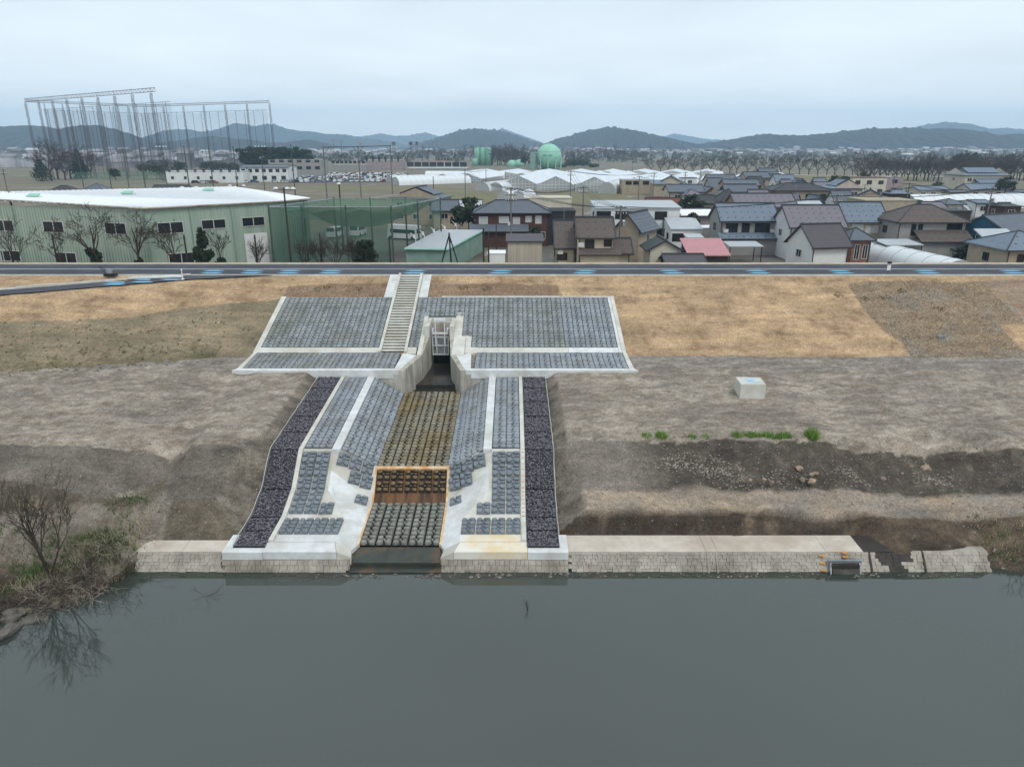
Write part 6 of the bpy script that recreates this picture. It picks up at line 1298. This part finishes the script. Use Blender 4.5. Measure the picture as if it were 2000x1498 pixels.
# ---- tanks
c = at(1072, 307, d=600); rr = 10.2; r = thing('gas_sphere', (c.x, c.y, PLAIN), 'large mint green spherical gas tank on legs', 'tank')
mb = MB(); mb.lathe(c, [(rr * math.cos(a), rr * math.sin(a)) for a in [math.radians(-88 + 8 * k) for k in range(23)]], 36); part('shell', mb, 'tank_green', r, smooth=True)
for k in range(10):
    a = k * math.pi / 5 + .2; mb = MB(); mb.tube((c.x + rr * math.cos(a), c.y + rr * math.sin(a), PLAIN), (c.x + rr * math.cos(a), c.y + rr * math.sin(a), c.z), .45, n=8); part('leg', mb, 'tank_green', r)
mb = MB()
for z, q in ((c.z + 4.2, 1.02), (c.z, 1.03)):
    R_ = math.sqrt(max(0, rr * rr - (z - c.z) ** 2)) * q
    for k in range(28): a, b_ = k * math.pi / 14, (k + 1) * math.pi / 14; mb.tube((c.x + R_ * math.cos(a), c.y + R_ * math.sin(a), z), (c.x + R_ * math.cos(b_), c.y + R_ * math.sin(b_), z), .07, n=3)
part('walkway_rail', mb, 'teal_paint', r)
mb = MB(); mb.tube((c.x - 13, c.y - 4, PLAIN), (c.x - rr * .9, c.y - 3, c.z + 5), .4, n=6); mb.box(c.x - 15, c.x - 11, c.y - 6, c.y - 2, PLAIN, PLAIN + 13); part('stair_tower', mb, 'teal_paint', r)
mb = MB()                                       # dark lettering band on the sphere
for k in range(9):
    a = math.radians(-118 + k * 4.6); R_ = rr * 1.006; z = c.z + 1.4; R2 = math.sqrt(R_ * R_ - 1.4 ** 2)
    if k != 4: mb.tube((c.x + R2 * math.cos(a) - .2, c.y + R2 * math.sin(a), z), (c.x + R2 * math.cos(a + .045), c.y + R2 * math.sin(a + .045), z + .1), .34, n=4)
part('lettering', mb, 'pole_green', r)
for px, py, q, lab in ((1014, 320, 3.6, 'small mint green sphere tank beside the large sphere'), (1000, 322, 4.0, 'small green sphere tank half hidden by trees')):
    p = at(px, py, d=660); r = thing('gas_sphere', (p.x, p.y, PLAIN), lab, 'tank'); mb = MB(); mb.lathe(p, [(q * math.cos(a), q * math.sin(a)) for a in [math.radians(-85 + 10 * k) for k in range(18)]], 24); part('shell', mb, 'tank_green', r, smooth=True)
    for k in range(6): a = k * math.pi / 3; mb = MB(); mb.tube((p.x + q * math.cos(a), p.y + q * math.sin(a), PLAIN), (p.x + q * math.cos(a), p.y + q * math.sin(a), p.z), .25); part('leg', mb, 'tank_green', r)
for i, (px, py, w_, lab) in enumerate(((931.5, 288.5, 5.3, 'mint green silo nearest the cream block'), (942.5, 288, 5.3, 'middle mint green silo of the row of three'), (953.5, 288, 5.9, 'mint green silo at the bare-tree end of the row'), (927.5, 310, 5.0, 'short mint green tank before the silos'))):
    p = at(px, py, d=700 - (14 if i == 3 else 0)); q = w_ / 2 / 1.0; r = thing('silo', (p.x, p.y, PLAIN), lab, 'silo'); h_ = p.z - PLAIN
    mb = MB(); mb.lathe((p.x, p.y, PLAIN), [(q, 0), (q, h_ - .9), (q * .96, h_ - .5), (q * .75, h_)], 24); part('shell', mb, 'tank_green', r, smooth=True)
    mb = MB()
    for k in range(20): a, b_ = k * math.pi / 10, (k + 1) * math.pi / 10; mb.tube((p.x + q * 1.02 * math.cos(a), p.y + q * 1.02 * math.sin(a), PLAIN + h_ - .2), (p.x + q * 1.02 * math.cos(b_), p.y + q * 1.02 * math.sin(b_), PLAIN + h_ - .2), .09, n=3)
    part('top_rail', mb, 'teal_paint', r)

# ---- greenhouses
def tunnel(p, q, w_, h_, label, rings=14, group=None, curve=0.0):
    p, q = Vector(p), Vector(q); d = (q - p).normalized(); s = Vector((-d.y, d.x, 0)); r = thing('vinyl_tunnel', ((p + q) / 2).to_tuple()[:2] + (PLAIN,), label, 'greenhouse', group)
    na = 9; prof = [(math.cos(math.pi * i / na) * w_ / 2, math.sin(math.pi * i / na) ** .8 * h_) for i in range(na + 1)]; L_ = (q - p).length; mb = MB(); hb = MB(); n = max(6, int(L_ / 1.6))
    for k in range(n + 1):
        c = p.lerp(q, k / n); pts = [c + s * a + Vector((0, 0, b_)) for a, b_ in prof]; o = len(mb.v); mb.v += [tuple(v) for v in pts]
        if k:
            for i in range(na): mb.f.append((o - na - 1 + i, o + i, o + i + 1, o - na + i)); mb.m.append(0)
        if k % 2 == 0: hb = MB(); hb.path([v + Vector((0, 0, .03)) for v in pts], .035, 3); part('hoop', hb, 'steel', r)
    part('vinyl_cover', mb, 'vinyl', r, smooth=True)
    for c in (p, q): e = MB(); e.poly([c + s * a + Vector((0, 0, b_)) for a, b_ in prof]); part('end_panel', e, 'vinyl_end', r)
tunnel(at(1735, 478, PLAIN + 2.2) * Vector((1, 1, 0)) + Vector((-4, 6, PLAIN)), Vector((62, 98.5, PLAIN)), 5.6, 3.0, 'white vinyl tunnel greenhouse curving along the foot of the levee')
for k in range(2): tunnel((120 + 0, 221 + k * 7, PLAIN), (240, 232 + k * 7, PLAIN), 6.4, 3.6, 'long white vinyl tunnel beside the temple', group='long tunnels by the temple')
tunnel((80, 215, PLAIN), (120, 219, PLAIN), 5, 2.6, 'short vinyl tunnel in front of the storehouse')
a = at(833, 349, PLAIN); b_ = at(953, 349, PLAIN); tunnel((a.x, a.y, PLAIN), (b_.x + 10, b_.y - 4, PLAIN), 9, 4.2, 'big white vinyl tunnel below the silos')
a = at(772, 362, PLAIN); b_ = at(912, 357, PLAIN); tunnel((a.x, a.y, PLAIN), (b_.x, b_.y, PLAIN), 8, 3.8, 'long white vinyl tunnel next to the parked cars'); tunnel((a.x - 6, a.y + 20, PLAIN), (b_.x, b_.y + 24, PLAIN), 8, 3.6, 'second white vinyl tunnel behind the one by parked cars')
for px, lab in ((942, 'small clear greenhouse beside the glasshouse gables'), (968, 'second small clear greenhouse touching the glasshouse gables')): a = at(px, 373, PLAIN); tunnel((a.x, a.y, PLAIN), (a.x + 14, a.y + 30, PLAIN), 6.5, 3.4, lab)
for px, lab in ((985, 'small clear greenhouse on the green field'), (1012, 'second small clear greenhouse on the green field')): a = at(px, 393, PLAIN); tunnel((a.x, a.y, PLAIN), (a.x + 4, a.y + 14, PLAIN), 5.4, 3.2, lab)
a = at(1185, 379, PLAIN); tunnel((a.x, a.y, PLAIN), (a.x + 10, a.y + 30, PLAIN), 7, 4.4, 'clear arched greenhouse before the brown-grey flat block')
tunnel(at(1875, 408, PLAIN + 2) * Vector((1, 1, 0)) + Vector((0, 0, PLAIN)), at(1912, 408, PLAIN + 2) * Vector((1, 1, 0)) + Vector((0, 3, PLAIN)), 5, 2.8, 'short white vinyl tunnel behind the brown hipped house')
def glasshouse(x0, y0, w_, L_, eh, rh, label, lean=.28, group=None):
    r = thing('glasshouse', (x0, y0, PLAIN), label, 'greenhouse', group); dx = lean * L_
    def P(x, y, z): return (x0 + x + dx * y / L_, y0 + y, PLAIN + z)
    for s in (0, 1):
        mb = MB(); nb = 10
        for k in range(nb):
            ya, yb = L_ * k / nb, L_ * (k + .985) / nb; xa = (-w_ / 2, 0) if s == 0 else (0, w_ / 2); za = (eh, rh) if s == 0 else (rh, eh)
            mb.slab([P(xa[0], ya, za[0]), P(xa[1], ya, za[1]), P(xa[1], yb, za[1]), P(xa[0], yb, za[0])], .06)
        part('roof_slope', mb, 'vinyl_roof', r)
    mb = MB(); mb.poly([P(-w_ / 2, 0, 0), P(w_ / 2, 0, 0), P(w_ / 2, 0, eh), P(0, 0, rh), P(-w_ / 2, 0, eh)]); part('gable_film', mb, 'vinyl_end', r)
    mb = MB()
    for k in range(11): x = -w_ / 2 + w_ * k / 10; mb.tube(P(x, -.05, 0), P(x, -.05, eh + (rh - eh) * (1 - abs(x) / (w_ / 2))), .1, n=4)
    for a_, b2 in ((P(-w_ / 2, -.08, eh), P(0, -.08, rh)), (P(0, -.08, rh), P(w_ / 2, -.08, eh)), (P(-w_ / 2, -.08, eh), P(w_ / 2, -.08, eh)), (P(-w_ / 2, -.08, eh / 2), P(w_ / 2, -.08, eh / 2))): mb.tube(a_, b2, .11, n=4)
    part('gable_frame', mb, 'steel_white', r)
    for s in (-1, 1): mb = MB(); mb.poly([P(s * w_ / 2, 0, 0), P(s * w_ / 2, L_, 0), P(s * w_ / 2, L_, eh), P(s * w_ / 2, 0, eh)]); part('side_film', mb, 'vinyl_end', r)
q0 = at(1013, 371, PLAIN)
for k in range(5): glasshouse(q0.x + k * 15.4, q0.y - k * 6, 15.2, 58, 2.4, 5.8, 'large white-roofed glasshouse with open framed gable beside the brown field', group='near glasshouses')
for k in range(9): glasshouse(q0.x + 2 + k * 15.4, q0.y + 62 - k * 4, 15.2, 50, 2.2, 4.6, 'white-roofed glasshouse in the second row behind the framed gables', group='second row glasshouses')
for k in range(8): glasshouse(q0.x - 30 + k * 20, q0.y + 116, 19.8, 40, 2.2, 4.0, 'far white-roofed glasshouse before the tanks and trees', group='far glasshouses')
for k in range(2): glasshouse(q0.x - 38 + k * 13, q0.y + 60, 12.6, 40, 2.0, 4.4, 'smaller glasshouse beside the big vinyl tunnel', group='smaller glasshouses')

# ---- vehicles
def car_mesh(name, body, van=False):
    mb = MB(); L_, W_, h1, h2 = (4.7, 1.75, 1.05, 2.0) if van else (4.3, 1.7, .82, 1.48); y = W_ / 2
    prof = [(-L_ / 2, .3), (L_ / 2, .3), (L_ / 2, h1 * .75), (L_ / 2 - .15, h1), (-L_ / 2 + .1, h1), (-L_ / 2, h1 * .8)]
    def ext(pr, ya, yb, mi, ins=0.0):
        k = len(mb.v); n = len(pr); mb.v += [(x, ya, z) for x, z in pr] + [(x, yb, z) for x, z in pr]; mb.f.append(tuple(range(k, k + n))); mb.m.append(mi); mb.f.append(tuple(range(k + 2 * n - 1, k + n - 1, -1))); mb.m.append(mi)
        for i in range(n): j = (i + 1) % n; mb.f.append((k + i, k + n + i, k + n + j, k + j)); mb.m.append(mi)
    ext(prof, -y, y, 0)
    a, b_, c, d = (-L_ / 2 + .05, -L_ / 2 + .15, L_ / 2 - 1.5, L_ / 2 - .7) if van else (-L_ / 2 + .25, -L_ / 2 + .8, L_ / 2 - 1.9, L_ / 2 - 1.1)
    ext([(a, h1 - .01), (d, h1 - .01), (c, h2 - .1), (b_, h2 - .1)], -y + .08, y - .08, 1); ext([(b_ - .04, h2 - .1), (c + .05, h2 - .1), (c - .05, h2), (b_ + .08, h2)], -y + .1, y - .1, 0)
    for x in (a + .1, (a + d) / 2, d - .35): mb.hull8([(x, -y + .06, h1), (x + .1, -y + .06, h1), (x + .1, y - .06, h1), (x, y - .06, h1), (x, -y + .09, h2 - .09), (x + .1, -y + .09, h2 - .09), (x + .1, y - .09, h2 - .09), (x, y - .09, h2 - .09)], 0)
    for x in (-L_ / 2 + .8, L_ / 2 - .8):
        for s in (-1, 1): mb.tube((x, s * (y - .18), .32), (x, s * (y + .03), .32), .32, n=10, mi=2)
    return mb.mesh(name, (body, 'glass_dark', 'tyre'))
CM = {k: car_mesh('car', 'car_' + k) for k in ('white', 'grey', 'black', 'blue', 'red')}; VM = car_mesh('van', 'car_white', True)
rg = random.Random(21); cols = ['white'] * 9 + ['grey'] * 5 + ['black'] * 4 + ['blue'] * 2 + ['red']
mb = MB(); pa, pb, pc, pd = at(560, 358, PLAIN), at(775, 356, PLAIN), at(800, 341, PLAIN), at(625, 341, PLAIN); mb.poly([(p.x, p.y, PLAIN + .03) for p in (pa, pb, pc, pd)]); part('car_park', mb, 'asphalt', kind='structure', label='asphalt car park crowded with cars')
for j in range(9):
    a = pa.lerp(pd, (j + .4) / 9); b_ = pb.lerp(pc, (j + .4) / 9); n = int((b_ - a).length / 2.7)
    for i in range(n):
        if rg.random() < .16: continue
        p = a.lerp(b_, (i + .5) / n); k = rg.choice(cols); o = put('parked_car', CM[k] if rg.random() < .8 else VM, None); o.location = (p.x, p.y, PLAIN + .03); o.rotation_euler = (0, 0, math.pi / 2 + rg.gauss(0, .05) + (math.pi if rg.random() < .4 else 0))
        k2 = 'white van' if o.data == VM else {'white': 'white car', 'grey': 'silver grey car', 'black': 'black car', 'blue': 'blue car', 'red': 'dark red car'}[k]; tag(o, k2 + ' parked in the rows of the crowded car park', 'car', k2 + 's in the car park')
for px, k in ((383, 'black'), (398, 'white'), (408, 'grey'), (418, 'red'), (462, 'white'), (472, 'white'), (481, 'white'), (497, 'blue'), (538, 'white'), (555, 'white'), (561, 'white')):
    p = at(px, 357 if px > 450 else 358.5, PLAIN); o = put('parked_car', CM[k], None); o.location = p; o.rotation_euler = (0, 0, rg.uniform(-.2, .2)); tag(o, k + ' car parked in front of the white buildings', 'car', 'cars before the white buildings')
def bus(p, rz, L_, label, h_=2.6):
    r = thing('minibus', p, label, 'van', rz=rz); mb = MB(); mb.hull8([(-L_ / 2, -1, .35), (L_ / 2, -1, .35), (L_ / 2, 1, .35), (-L_ / 2, 1, .35), (-L_ / 2 + .08, -.93, h_), (L_ / 2 - .35, -.93, h_), (L_ / 2 - .35, .93, h_), (-L_ / 2 + .08, .93, h_)]); part('body', mb, 'car_white', r, local=True)
    for s in (-1, 1): mb = MB(); mb.box(-L_ / 2 + .4, L_ / 2 - .8, s * .985 - .02, s * .985 + .02, 1.35, 2.1); part('window', mb, 'glass_dark', r, local=True)
    mb = MB(); mb.box(-L_ / 2 - .0, -L_ / 2 + .06, -.8, .8, 1.4, 2.2); part('rear_window', mb, 'glass_dark', r, local=True)
    for x in (-L_ / 2 + 1, L_ / 2 - 1):
        for s in (-1, 1): mb = MB(); mb.tube((x, s * .8, .4), (x, s * 1.03, .4), .4, n=12); part('wheel', mb, 'tyre', r, local=True)
p = at(790, 468, PLAIN); bus((p.x, p.y, PLAIN), math.radians(155), 7, 'white minibus parked beside the dark bush behind the net', 2.9)
p = at(655, 464, PLAIN); bus((p.x, p.y, PLAIN), math.radians(80), 4.7, 'white van parked under the sagging green net', 2.1); p = at(700, 461, PLAIN); bus((p.x, p.y, PLAIN), math.radians(80), 4.7, 'second white van under the green net beside the first', 2.1)
o = put('parked_car', CM['white'], None); p = at(1757, 493, PLAIN + 1); o.location = (p.x, p.y, PLAIN); o.rotation_euler = (0, 0, 1.5); tag(o, 'white car under the carport of the grey house', 'car')
def carport(px0, px1, py, z, dp, label, d=None, mt='metal_light'):
    a = at(px0, py, z); b_ = at(px1, py, z); r = thing('carport', ((a.x + b_.x) / 2, a.y, PLAIN), label, 'carport'); mb = MB(); mb.slab([(a.x, a.y, z - .1), (b_.x, a.y, z - .1), (b_.x, a.y + dp, z + .2), (a.x, a.y + dp, z + .2)], .12); part('roof', mb, mt, r)
    for x in (a.x + .2, b_.x - .2):
        for y in (a.y + .2, a.y + dp - .2): mb = MB(); mb.box(x - .06, x + .06, y - .06, y + .06, PLAIN, z - .2); part('post', mb, 'frame_dark', r)
carport(1731, 1805, 477, 10.2, 5, 'carport with pale corrugated roof and white car beneath'); carport(1425, 1492, 480, 10.0, 4, 'flat grey carport in front of the veranda house'); carport(1342, 1376, 463, 10.2, 3, 'small grey storage canopy beside the annex')
p = at(971, 512, 8.2); mb = MB(); p.y = 103; p.x = -2.2; r = thing('storage_locker', (p.x, p.y, PLAIN), 'white storage locker beside the tall beige shed', 'locker'); mb.box(p.x - 1.2, p.x + 1.2, p.y - 1, p.y + 1, PLAIN, 10.4); part('cabinet', mb, 'wall_white', r); mb = MB(); mb.slab([(p.x - 1.3, p.y - 1.1, 10.45), (p.x + 1.3, p.y - 1.1, 10.45), (p.x + 1.3, p.y + 1.1, 10.6), (p.x - 1.3, p.y + 1.1, 10.6)], .1); part('lid', mb, 'metal_white', r)
for i in range(5):
    p = at(812 + i * 21 - (4 if i else 0), 470 - i * 6, 10.8 + .0 * i); mb = MB(); mb.tube((p.x, p.y, PLAIN), (p.x, p.y, 11.2), .07); mb.tube((p.x, p.y, 11.2), (p.x - .7, p.y - .3, 12.0), .06); mb.box(p.x - .35, p.x - .05, p.y - .2, p.y, 11.2, 11.7)
    part('gas_vent', mb, 'white_thing', label='white bent post standing behind the prefab hut', category='post', group='white posts behind the prefab')

# ---- trees
BK = ('bark', 'bark')
for (x, y, h_, lab, sd_, st, lv, rd_, spd) in ((-57.5, 98.5, 9.6, 'spreading bare tree with ivy before the warehouse bend', 41, 2, 5, .17, 1.05), (-51.5, 98.8, 9.0, 'crooked bare tree beside the ivy-clad one', 42, 2, 5, .16, 1.1), (-62.5, 98.6, 6.6, 'low bare tree with reaching boughs before the warehouse', 46, 1, 5, .11, 1.2),
        (-69, 98.5, 7.6, 'feathery bare tree before the long wing of warehouse', 43, 3, 4, .08, .6), (-74, 99.5, 7.5, 'thin bare sapling near the far end of warehouse', 47, 2, 4, .08, .6), (-46.3, 98.6, 7.6, 'bare thorny tree before the ivy mound', 44, 3, 4, .08, .8), (-40.2, 98.9, 6.4, 'slim bare tree above the ivy mound', 48, 2, 4, .06, .7)):
    bare_tree('bare_tree', (x, y, 8.1), h_, lab, None, sd_, st, lv, rd_, spd, mats=BK, tipr=.026, kids=(2, 3))
for k, (x, lab) in enumerate(((-24.5, 'bare bush under the green net'), (-28.5, 'second bare bush near the floodlight pole'), (-35.5, 'bare bush before the white sliding door'), (-21.8, 'bare bush beside the round dark bush'), (-26.5, 'tall bare bush between net and floodlight pole'))): bare_tree('bare_shrub', (x, 98.8, 8.2), 5.2, lab, None, 60 + k, 5, 3, .05, .6, cat='shrub', tipr=.016, mats=BK)
def bush(name, p, blobs, label, group=None, mt='leaf_dark', n=900, size=.22, cat='bush', trunk=True, seed=3):
    r = thing(name, p, label, cat, group); rs = random.Random(seed); mb = MB()
    for dx, dy, dz, a, b_, c in blobs:
        mb.leafball((p[0] + dx, p[1] + dy, p[2] + dz), (a * .7, b_ * .7, c * .7), int(n * a * c * .3), size, rs, shell=.2)
        for _ in range(9):
            u = Vector((rs.gauss(0, 1), rs.gauss(0, 1), rs.gauss(0, 1))).normalized(); q = rs.uniform(.22, .5)
            mb.leafball((p[0] + dx + u.x * a * .8, p[1] + dy + u.y * b_ * .8, p[2] + dz + u.z * c * .8), (a * q, b_ * q, c * q), int(n * a * c * .09), size, rs, shell=.1)
    part('crown', mb, mt, r)
    if trunk: tb = MB(); tb.tube((p[0], p[1], p[2] - .3), (p[0] + blobs[0][0] * .5, p[1], p[2] + blobs[0][2]), .16, .08, 6); part('trunk', tb, 'bark', r)
bush('evergreen_bush', (-20.2, 99.2, 8.1), [(0, 0, 3.0, 1.5, 1.3, 1.5), (-.5, 0, 2.0, 1.3, 1.1, 1.2), (.6, .1, 1.6, 1.0, 1.0, 1.2), (.2, 0, 4.0, .8, .8, .7), (-.2, 0, .8, .8, .7, .8)], 'round dark evergreen bush beside the green net')
bush('ivy_tree', (-42.6, 98.8, 8.1), [(0, 0, 2.2, 1.2, 1.0, 1.4), (.2, 0, 4.4, .7, .7, 1.2), (.1, 0, 5.4, .5, .5, .8), (-.6, 0, 3.2, .7, .7, .8), (1.6, 0, .9, 1.4, 1.0, .8), (3.2, 0, .7, 1.2, 1.0, .7), (2.4, 0, 1.6, .9, .8, .6)], 'dark ivy-covered trunk and mound before the warehouse')
bush('ivy_clump', (-57.3, 98.4, 8.2), [(0, 0, 2.0, .8, .6, 1.0), (-.6, 0, 2.8, .8, .6, .7), (.4, 0, .9, .6, .6, .9)], 'ivy clump wrapped round the bare tree trunk', n=700)
bush('ivy_clump', (-51.6, 98.7, 8.2), [(0, 0, 1.2, .6, .5, 1.1), (-.4, 0, .6, .8, .6, .6)], 'ivy on the foot of the crooked bare tree', n=700)
for px, py, d, h_, lab in ((915, 410, 150, 3.2, 'dark garden tree beside the brown brick house'), (1352, 395, 170, 2.6, 'clipped round pine among the grey roofs'), (1353, 427, 140, 1.2, 'small olive shrub before the mauve house'), (1045, 455, 132, 1.2, 'hedge beside the brown brick house'), (1880, 490, 112, 1.3, 'low green hedge by the deep blue house'), (1640, 355, 235, 3.4, 'dense brownish tree behind the pink house'), (1967, 356, 240, 2.6, 'green tree beside the temple'), (1832, 362, 262, 2.0, 'small pine before the temple storehouse'), (1690, 343, 262, 1.6, 'little conifer behind the flat-topped house')):
    p = at(px, py, d=d); k = h_; bush('garden_tree', (p.x, p.y, PLAIN), [(0, 0, p.z - PLAIN + .0, k, k, k * .8), (k * .6, 0, p.z - PLAIN - k * .5, k * .7, k * .7, k * .6), (-k * .6, 0, p.z - PLAIN - k * .4, k * .7, k * .7, k * .6)], lab, cat='tree', n=130, size=.32, mt='leaf_dark')
# dark pines and cypresses of the middle distance
def far_tree(px, py_top, d, w_, label, group, mt='leaf_dark', cone=False, seed=0):
    t_ = at(px, py_top, d=d); h_ = t_.z - PLAIN; r = thing('evergreen_tree', (t_.x, t_.y, PLAIN), label, 'tree', group); rs = random.Random(seed + int(px)); mb = MB()
    for k in range(14):
        z = h_ * (.15 + .85 * k / 14) if cone else h_ * rs.uniform(.4, .93); q = w_ * (1 - k / 15) if cone else w_ * rs.uniform(.35, .6) * (1.15 - abs(z / h_ - .65)); o = 0 if cone else w_ * .55
        mb.leafball((t_.x + rs.uniform(-o, o), t_.y + rs.uniform(-o, o), PLAIN + z), (q, q, q * .6), 70, max(.5, h_ * .05), rs, shell=.2)
    part('crown', mb, mt, r); tb = MB(); tb.tube((t_.x, t_.y, PLAIN - .3), (t_.x, t_.y, PLAIN + h_ * .7), h_ * .025, h_ * .012, 6); part('trunk', tb, 'bark', r)
for i, px in enumerate((478, 490, 503, 517, 532, 546, 558, 570, 583, 594)): far_tree(px, (290, 285, 288, 284, 289, 287, 290, 286, 288, 293)[i], 470, 5.5, 'tall dark pine in the grove behind the concrete block', 'pine grove')
far_tree(75, 312, 390, 6.5, 'broad dark cypress near the golf range', None, cone=True); far_tree(148, 290, 420, 5.2, 'tall pointed conifer before the golf masts', None, cone=True); far_tree(222, 330, 400, 3.2, 'small dark tree before the low green net', None); far_tree(308, 316, 420, 8, 'wide dark evergreen behind the floodlight pole', None)
for px, py, w_ in ((405, 316, 7), (430, 318, 6), (350, 318, 6), (455, 320, 6), (280, 322, 5)): far_tree(px, py, 520, w_, 'dark evergreen beyond the long white building', 'evergreens beyond the white building')
for px, py, w_ in ((1115, 313, 7), (1128, 312, 7), (1142, 314, 7), (1080, 326, 5), (1098, 324, 5), (1025, 306, 4), (1160, 322, 5)): far_tree(px, py, 640, w_, 'dark evergreen tree beside the gas sphere', 'evergreens beside the sphere')
far_tree(1885, 293, 420, 7.5, 'tall dark conifer above the temple roof', None); far_tree(1910, 302, 430, 3.5, 'slim conifer beside the tall one above the temple', None, cone=True); far_tree(1972, 302, 430, 5, 'dark crowned pine beyond the temple', None); far_tree(1410, 291, 1500, 16, 'far dark grove on the plain', None); far_tree(1428, 294, 1500, 14, 'second far dark grove on the plain', None)
# cherry avenue: bare far trees that share a few meshes
protos = []
for k in range(4):
    rs = random.Random(500 + k); mb = MB(); mb.tube((0, 0, -.3), (0, 0, 1.8), .24, .2, 6)
    for q in range(5): a = q * 1.256 + rs.random(); branch(mb, Vector((0, 0, 1.8)), Vector((math.cos(a) * .8, math.sin(a) * .8, .8)), 3.2, .15, 4, rs, .62, up=.1, tipr=.028, kids=(3, 3))
    protos.append(mb.mesh('cherry', 'twig_far'))
rg = random.Random(77); k = 0
def cherry(px, d, s, label, group):
    p = at(px, 330, d=d); o = put('cherry_tree', protos[rg.randrange(4)], None); o.location = (p.x, p.y, PLAIN); q = s * rg.uniform(.85, 1.2); o.scale = (q, q, q); o.rotation_euler = (0, 0, rg.random() * 6.28); tag(o, label, 'tree', group)
for i in range(44): cherry(1270 + i * 17.2 + rg.uniform(-3, 3), 520 - i * 2.4, 1.35, 'leafless cherry tree in the long avenue behind the village', 'cherry avenue')
for i in range(34): cherry(1680 + i * 10.5 + rg.uniform(-3, 3), 400 + rg.uniform(-12, 12), 1.6, 'leafless cherry tree in the thicker rows near the temple', 'thick cherry rows')
for i in range(14): cherry(960 + i * 5.0 + rg.uniform(-3, 3), 700 + rg.uniform(-20, 20), 2.0, 'tall leafless tree between the silos and the sphere', 'bare trees at the tanks')
for px, d, s in ((96, 400, 2.2), (110, 410, 2.4), (124, 405, 2.2), (135, 415, 2.0), (165, 430, 1.8), (175, 430, 1.8)): cherry(px, d, s, 'leafless tree in the clump before the golf masts', 'bare clump at the golf range')
for i in range(40): cherry(800 + i * 12 + rg.uniform(-5, 5), 900 + rg.uniform(-40, 40), 1.9, 'far leafless tree in the belt behind the silos', 'far belt of bare trees')
mb = MB(); mb.poly([(60, 505, PLAIN + .05), (420, 400, PLAIN + .05), (420, 406, PLAIN + .05), (60, 512, PLAIN + .05)]); part('avenue_path', mb, 'concrete', kind='structure', label='pale path along the cherry avenue')
# stadium lights
for px, py in ((651, 276), (666, 277), (703, 281), (767, 281), (771, 281), (801, 281), (804, 281), (812, 281), (816, 281)):
    p = at(px, py, d=1100); r = thing('stadium_light', (p.x, p.y, PLAIN), 'tall far stadium light mast with flat lamp panel', 'lamp post', 'stadium lights'); mb = MB(); mb.tube((p.x, p.y, PLAIN), p, .7, .5, 5); part('mast', mb, 'pole_concrete', r); mb = MB(); mb.box(p.x - 3, p.x + 3, p.y - .5, p.y, p.z - 2, p.z + 2.5); part('lamp_panel', mb, 'steel', r)
# far town
def town(x0, x1, y0, y1, n, seed, nm, label, hmax=9):
    rs = random.Random(seed); mb = MB()
    for _ in range(n):
        y = y0 + (y1 - y0) * rs.random(); x = (x0 + (x1 - x0) * rs.random()) / 1389.0 * y; w_ = rs.uniform(7, 18); d = rs.uniform(7, 14); h_ = rs.uniform(4, hmax) * (1.6 if rs.random() < .06 else 1)
        mb.hull8([(x - w_ / 2, y, PLAIN), (x + w_ / 2, y, PLAIN), (x + w_ / 2, y + d, PLAIN), (x - w_ / 2, y + d, PLAIN), (x - w_ / 2, y, PLAIN + h_), (x + w_ / 2, y, PLAIN + h_), (x + w_ / 2, y + d, PLAIN + h_), (x - w_ / 2, y + d, PLAIN + h_)])
        k = MB; mb.hull8([(x - w_ / 2 - .6, y - .6, PLAIN + h_), (x + w_ / 2 + .6, y - .6, PLAIN + h_), (x + w_ / 2 + .6, y + d + .6, PLAIN + h_), (x - w_ / 2 - .6, y + d + .6, PLAIN + h_), (x - w_ / 2, y + d / 2 - .1, PLAIN + h_ + 2.4), (x + w_ / 2, y + d / 2 - .1, PLAIN + h_ + 2.4), (x + w_ / 2, y + d / 2 + .1, PLAIN + h_ + 2.4), (x - w_ / 2, y + d / 2 + .1, PLAIN + h_ + 2.4)])
    part(nm, mb, 'town', kind='stuff', label=label)
town(-1000, -450, 620, 1300, 420, 1, 'far_town', 'dense far town houses below the dark hills'); town(-400, 200, 1050, 1900, 260, 2, 'far_town', 'far town houses below the round hill'); town(100, 1000, 1150, 2000, 420, 3, 'far_town', 'far town houses below the long ridge')
rs = random.Random(9); mb = MB()
for _ in range(1500):
    y = rs.uniform(800, 2200); x = rs.uniform(-1050, 1050) / 1389.0 * y; q = rs.uniform(3, 8); mb.leafball((x, y, PLAIN + q * .5), (q, q, q * .8), 12, q * .5, rs)
part('far_woods', mb, 'leaf_far', kind='stuff', label='far scrub and woods reading as one mass over the plain')
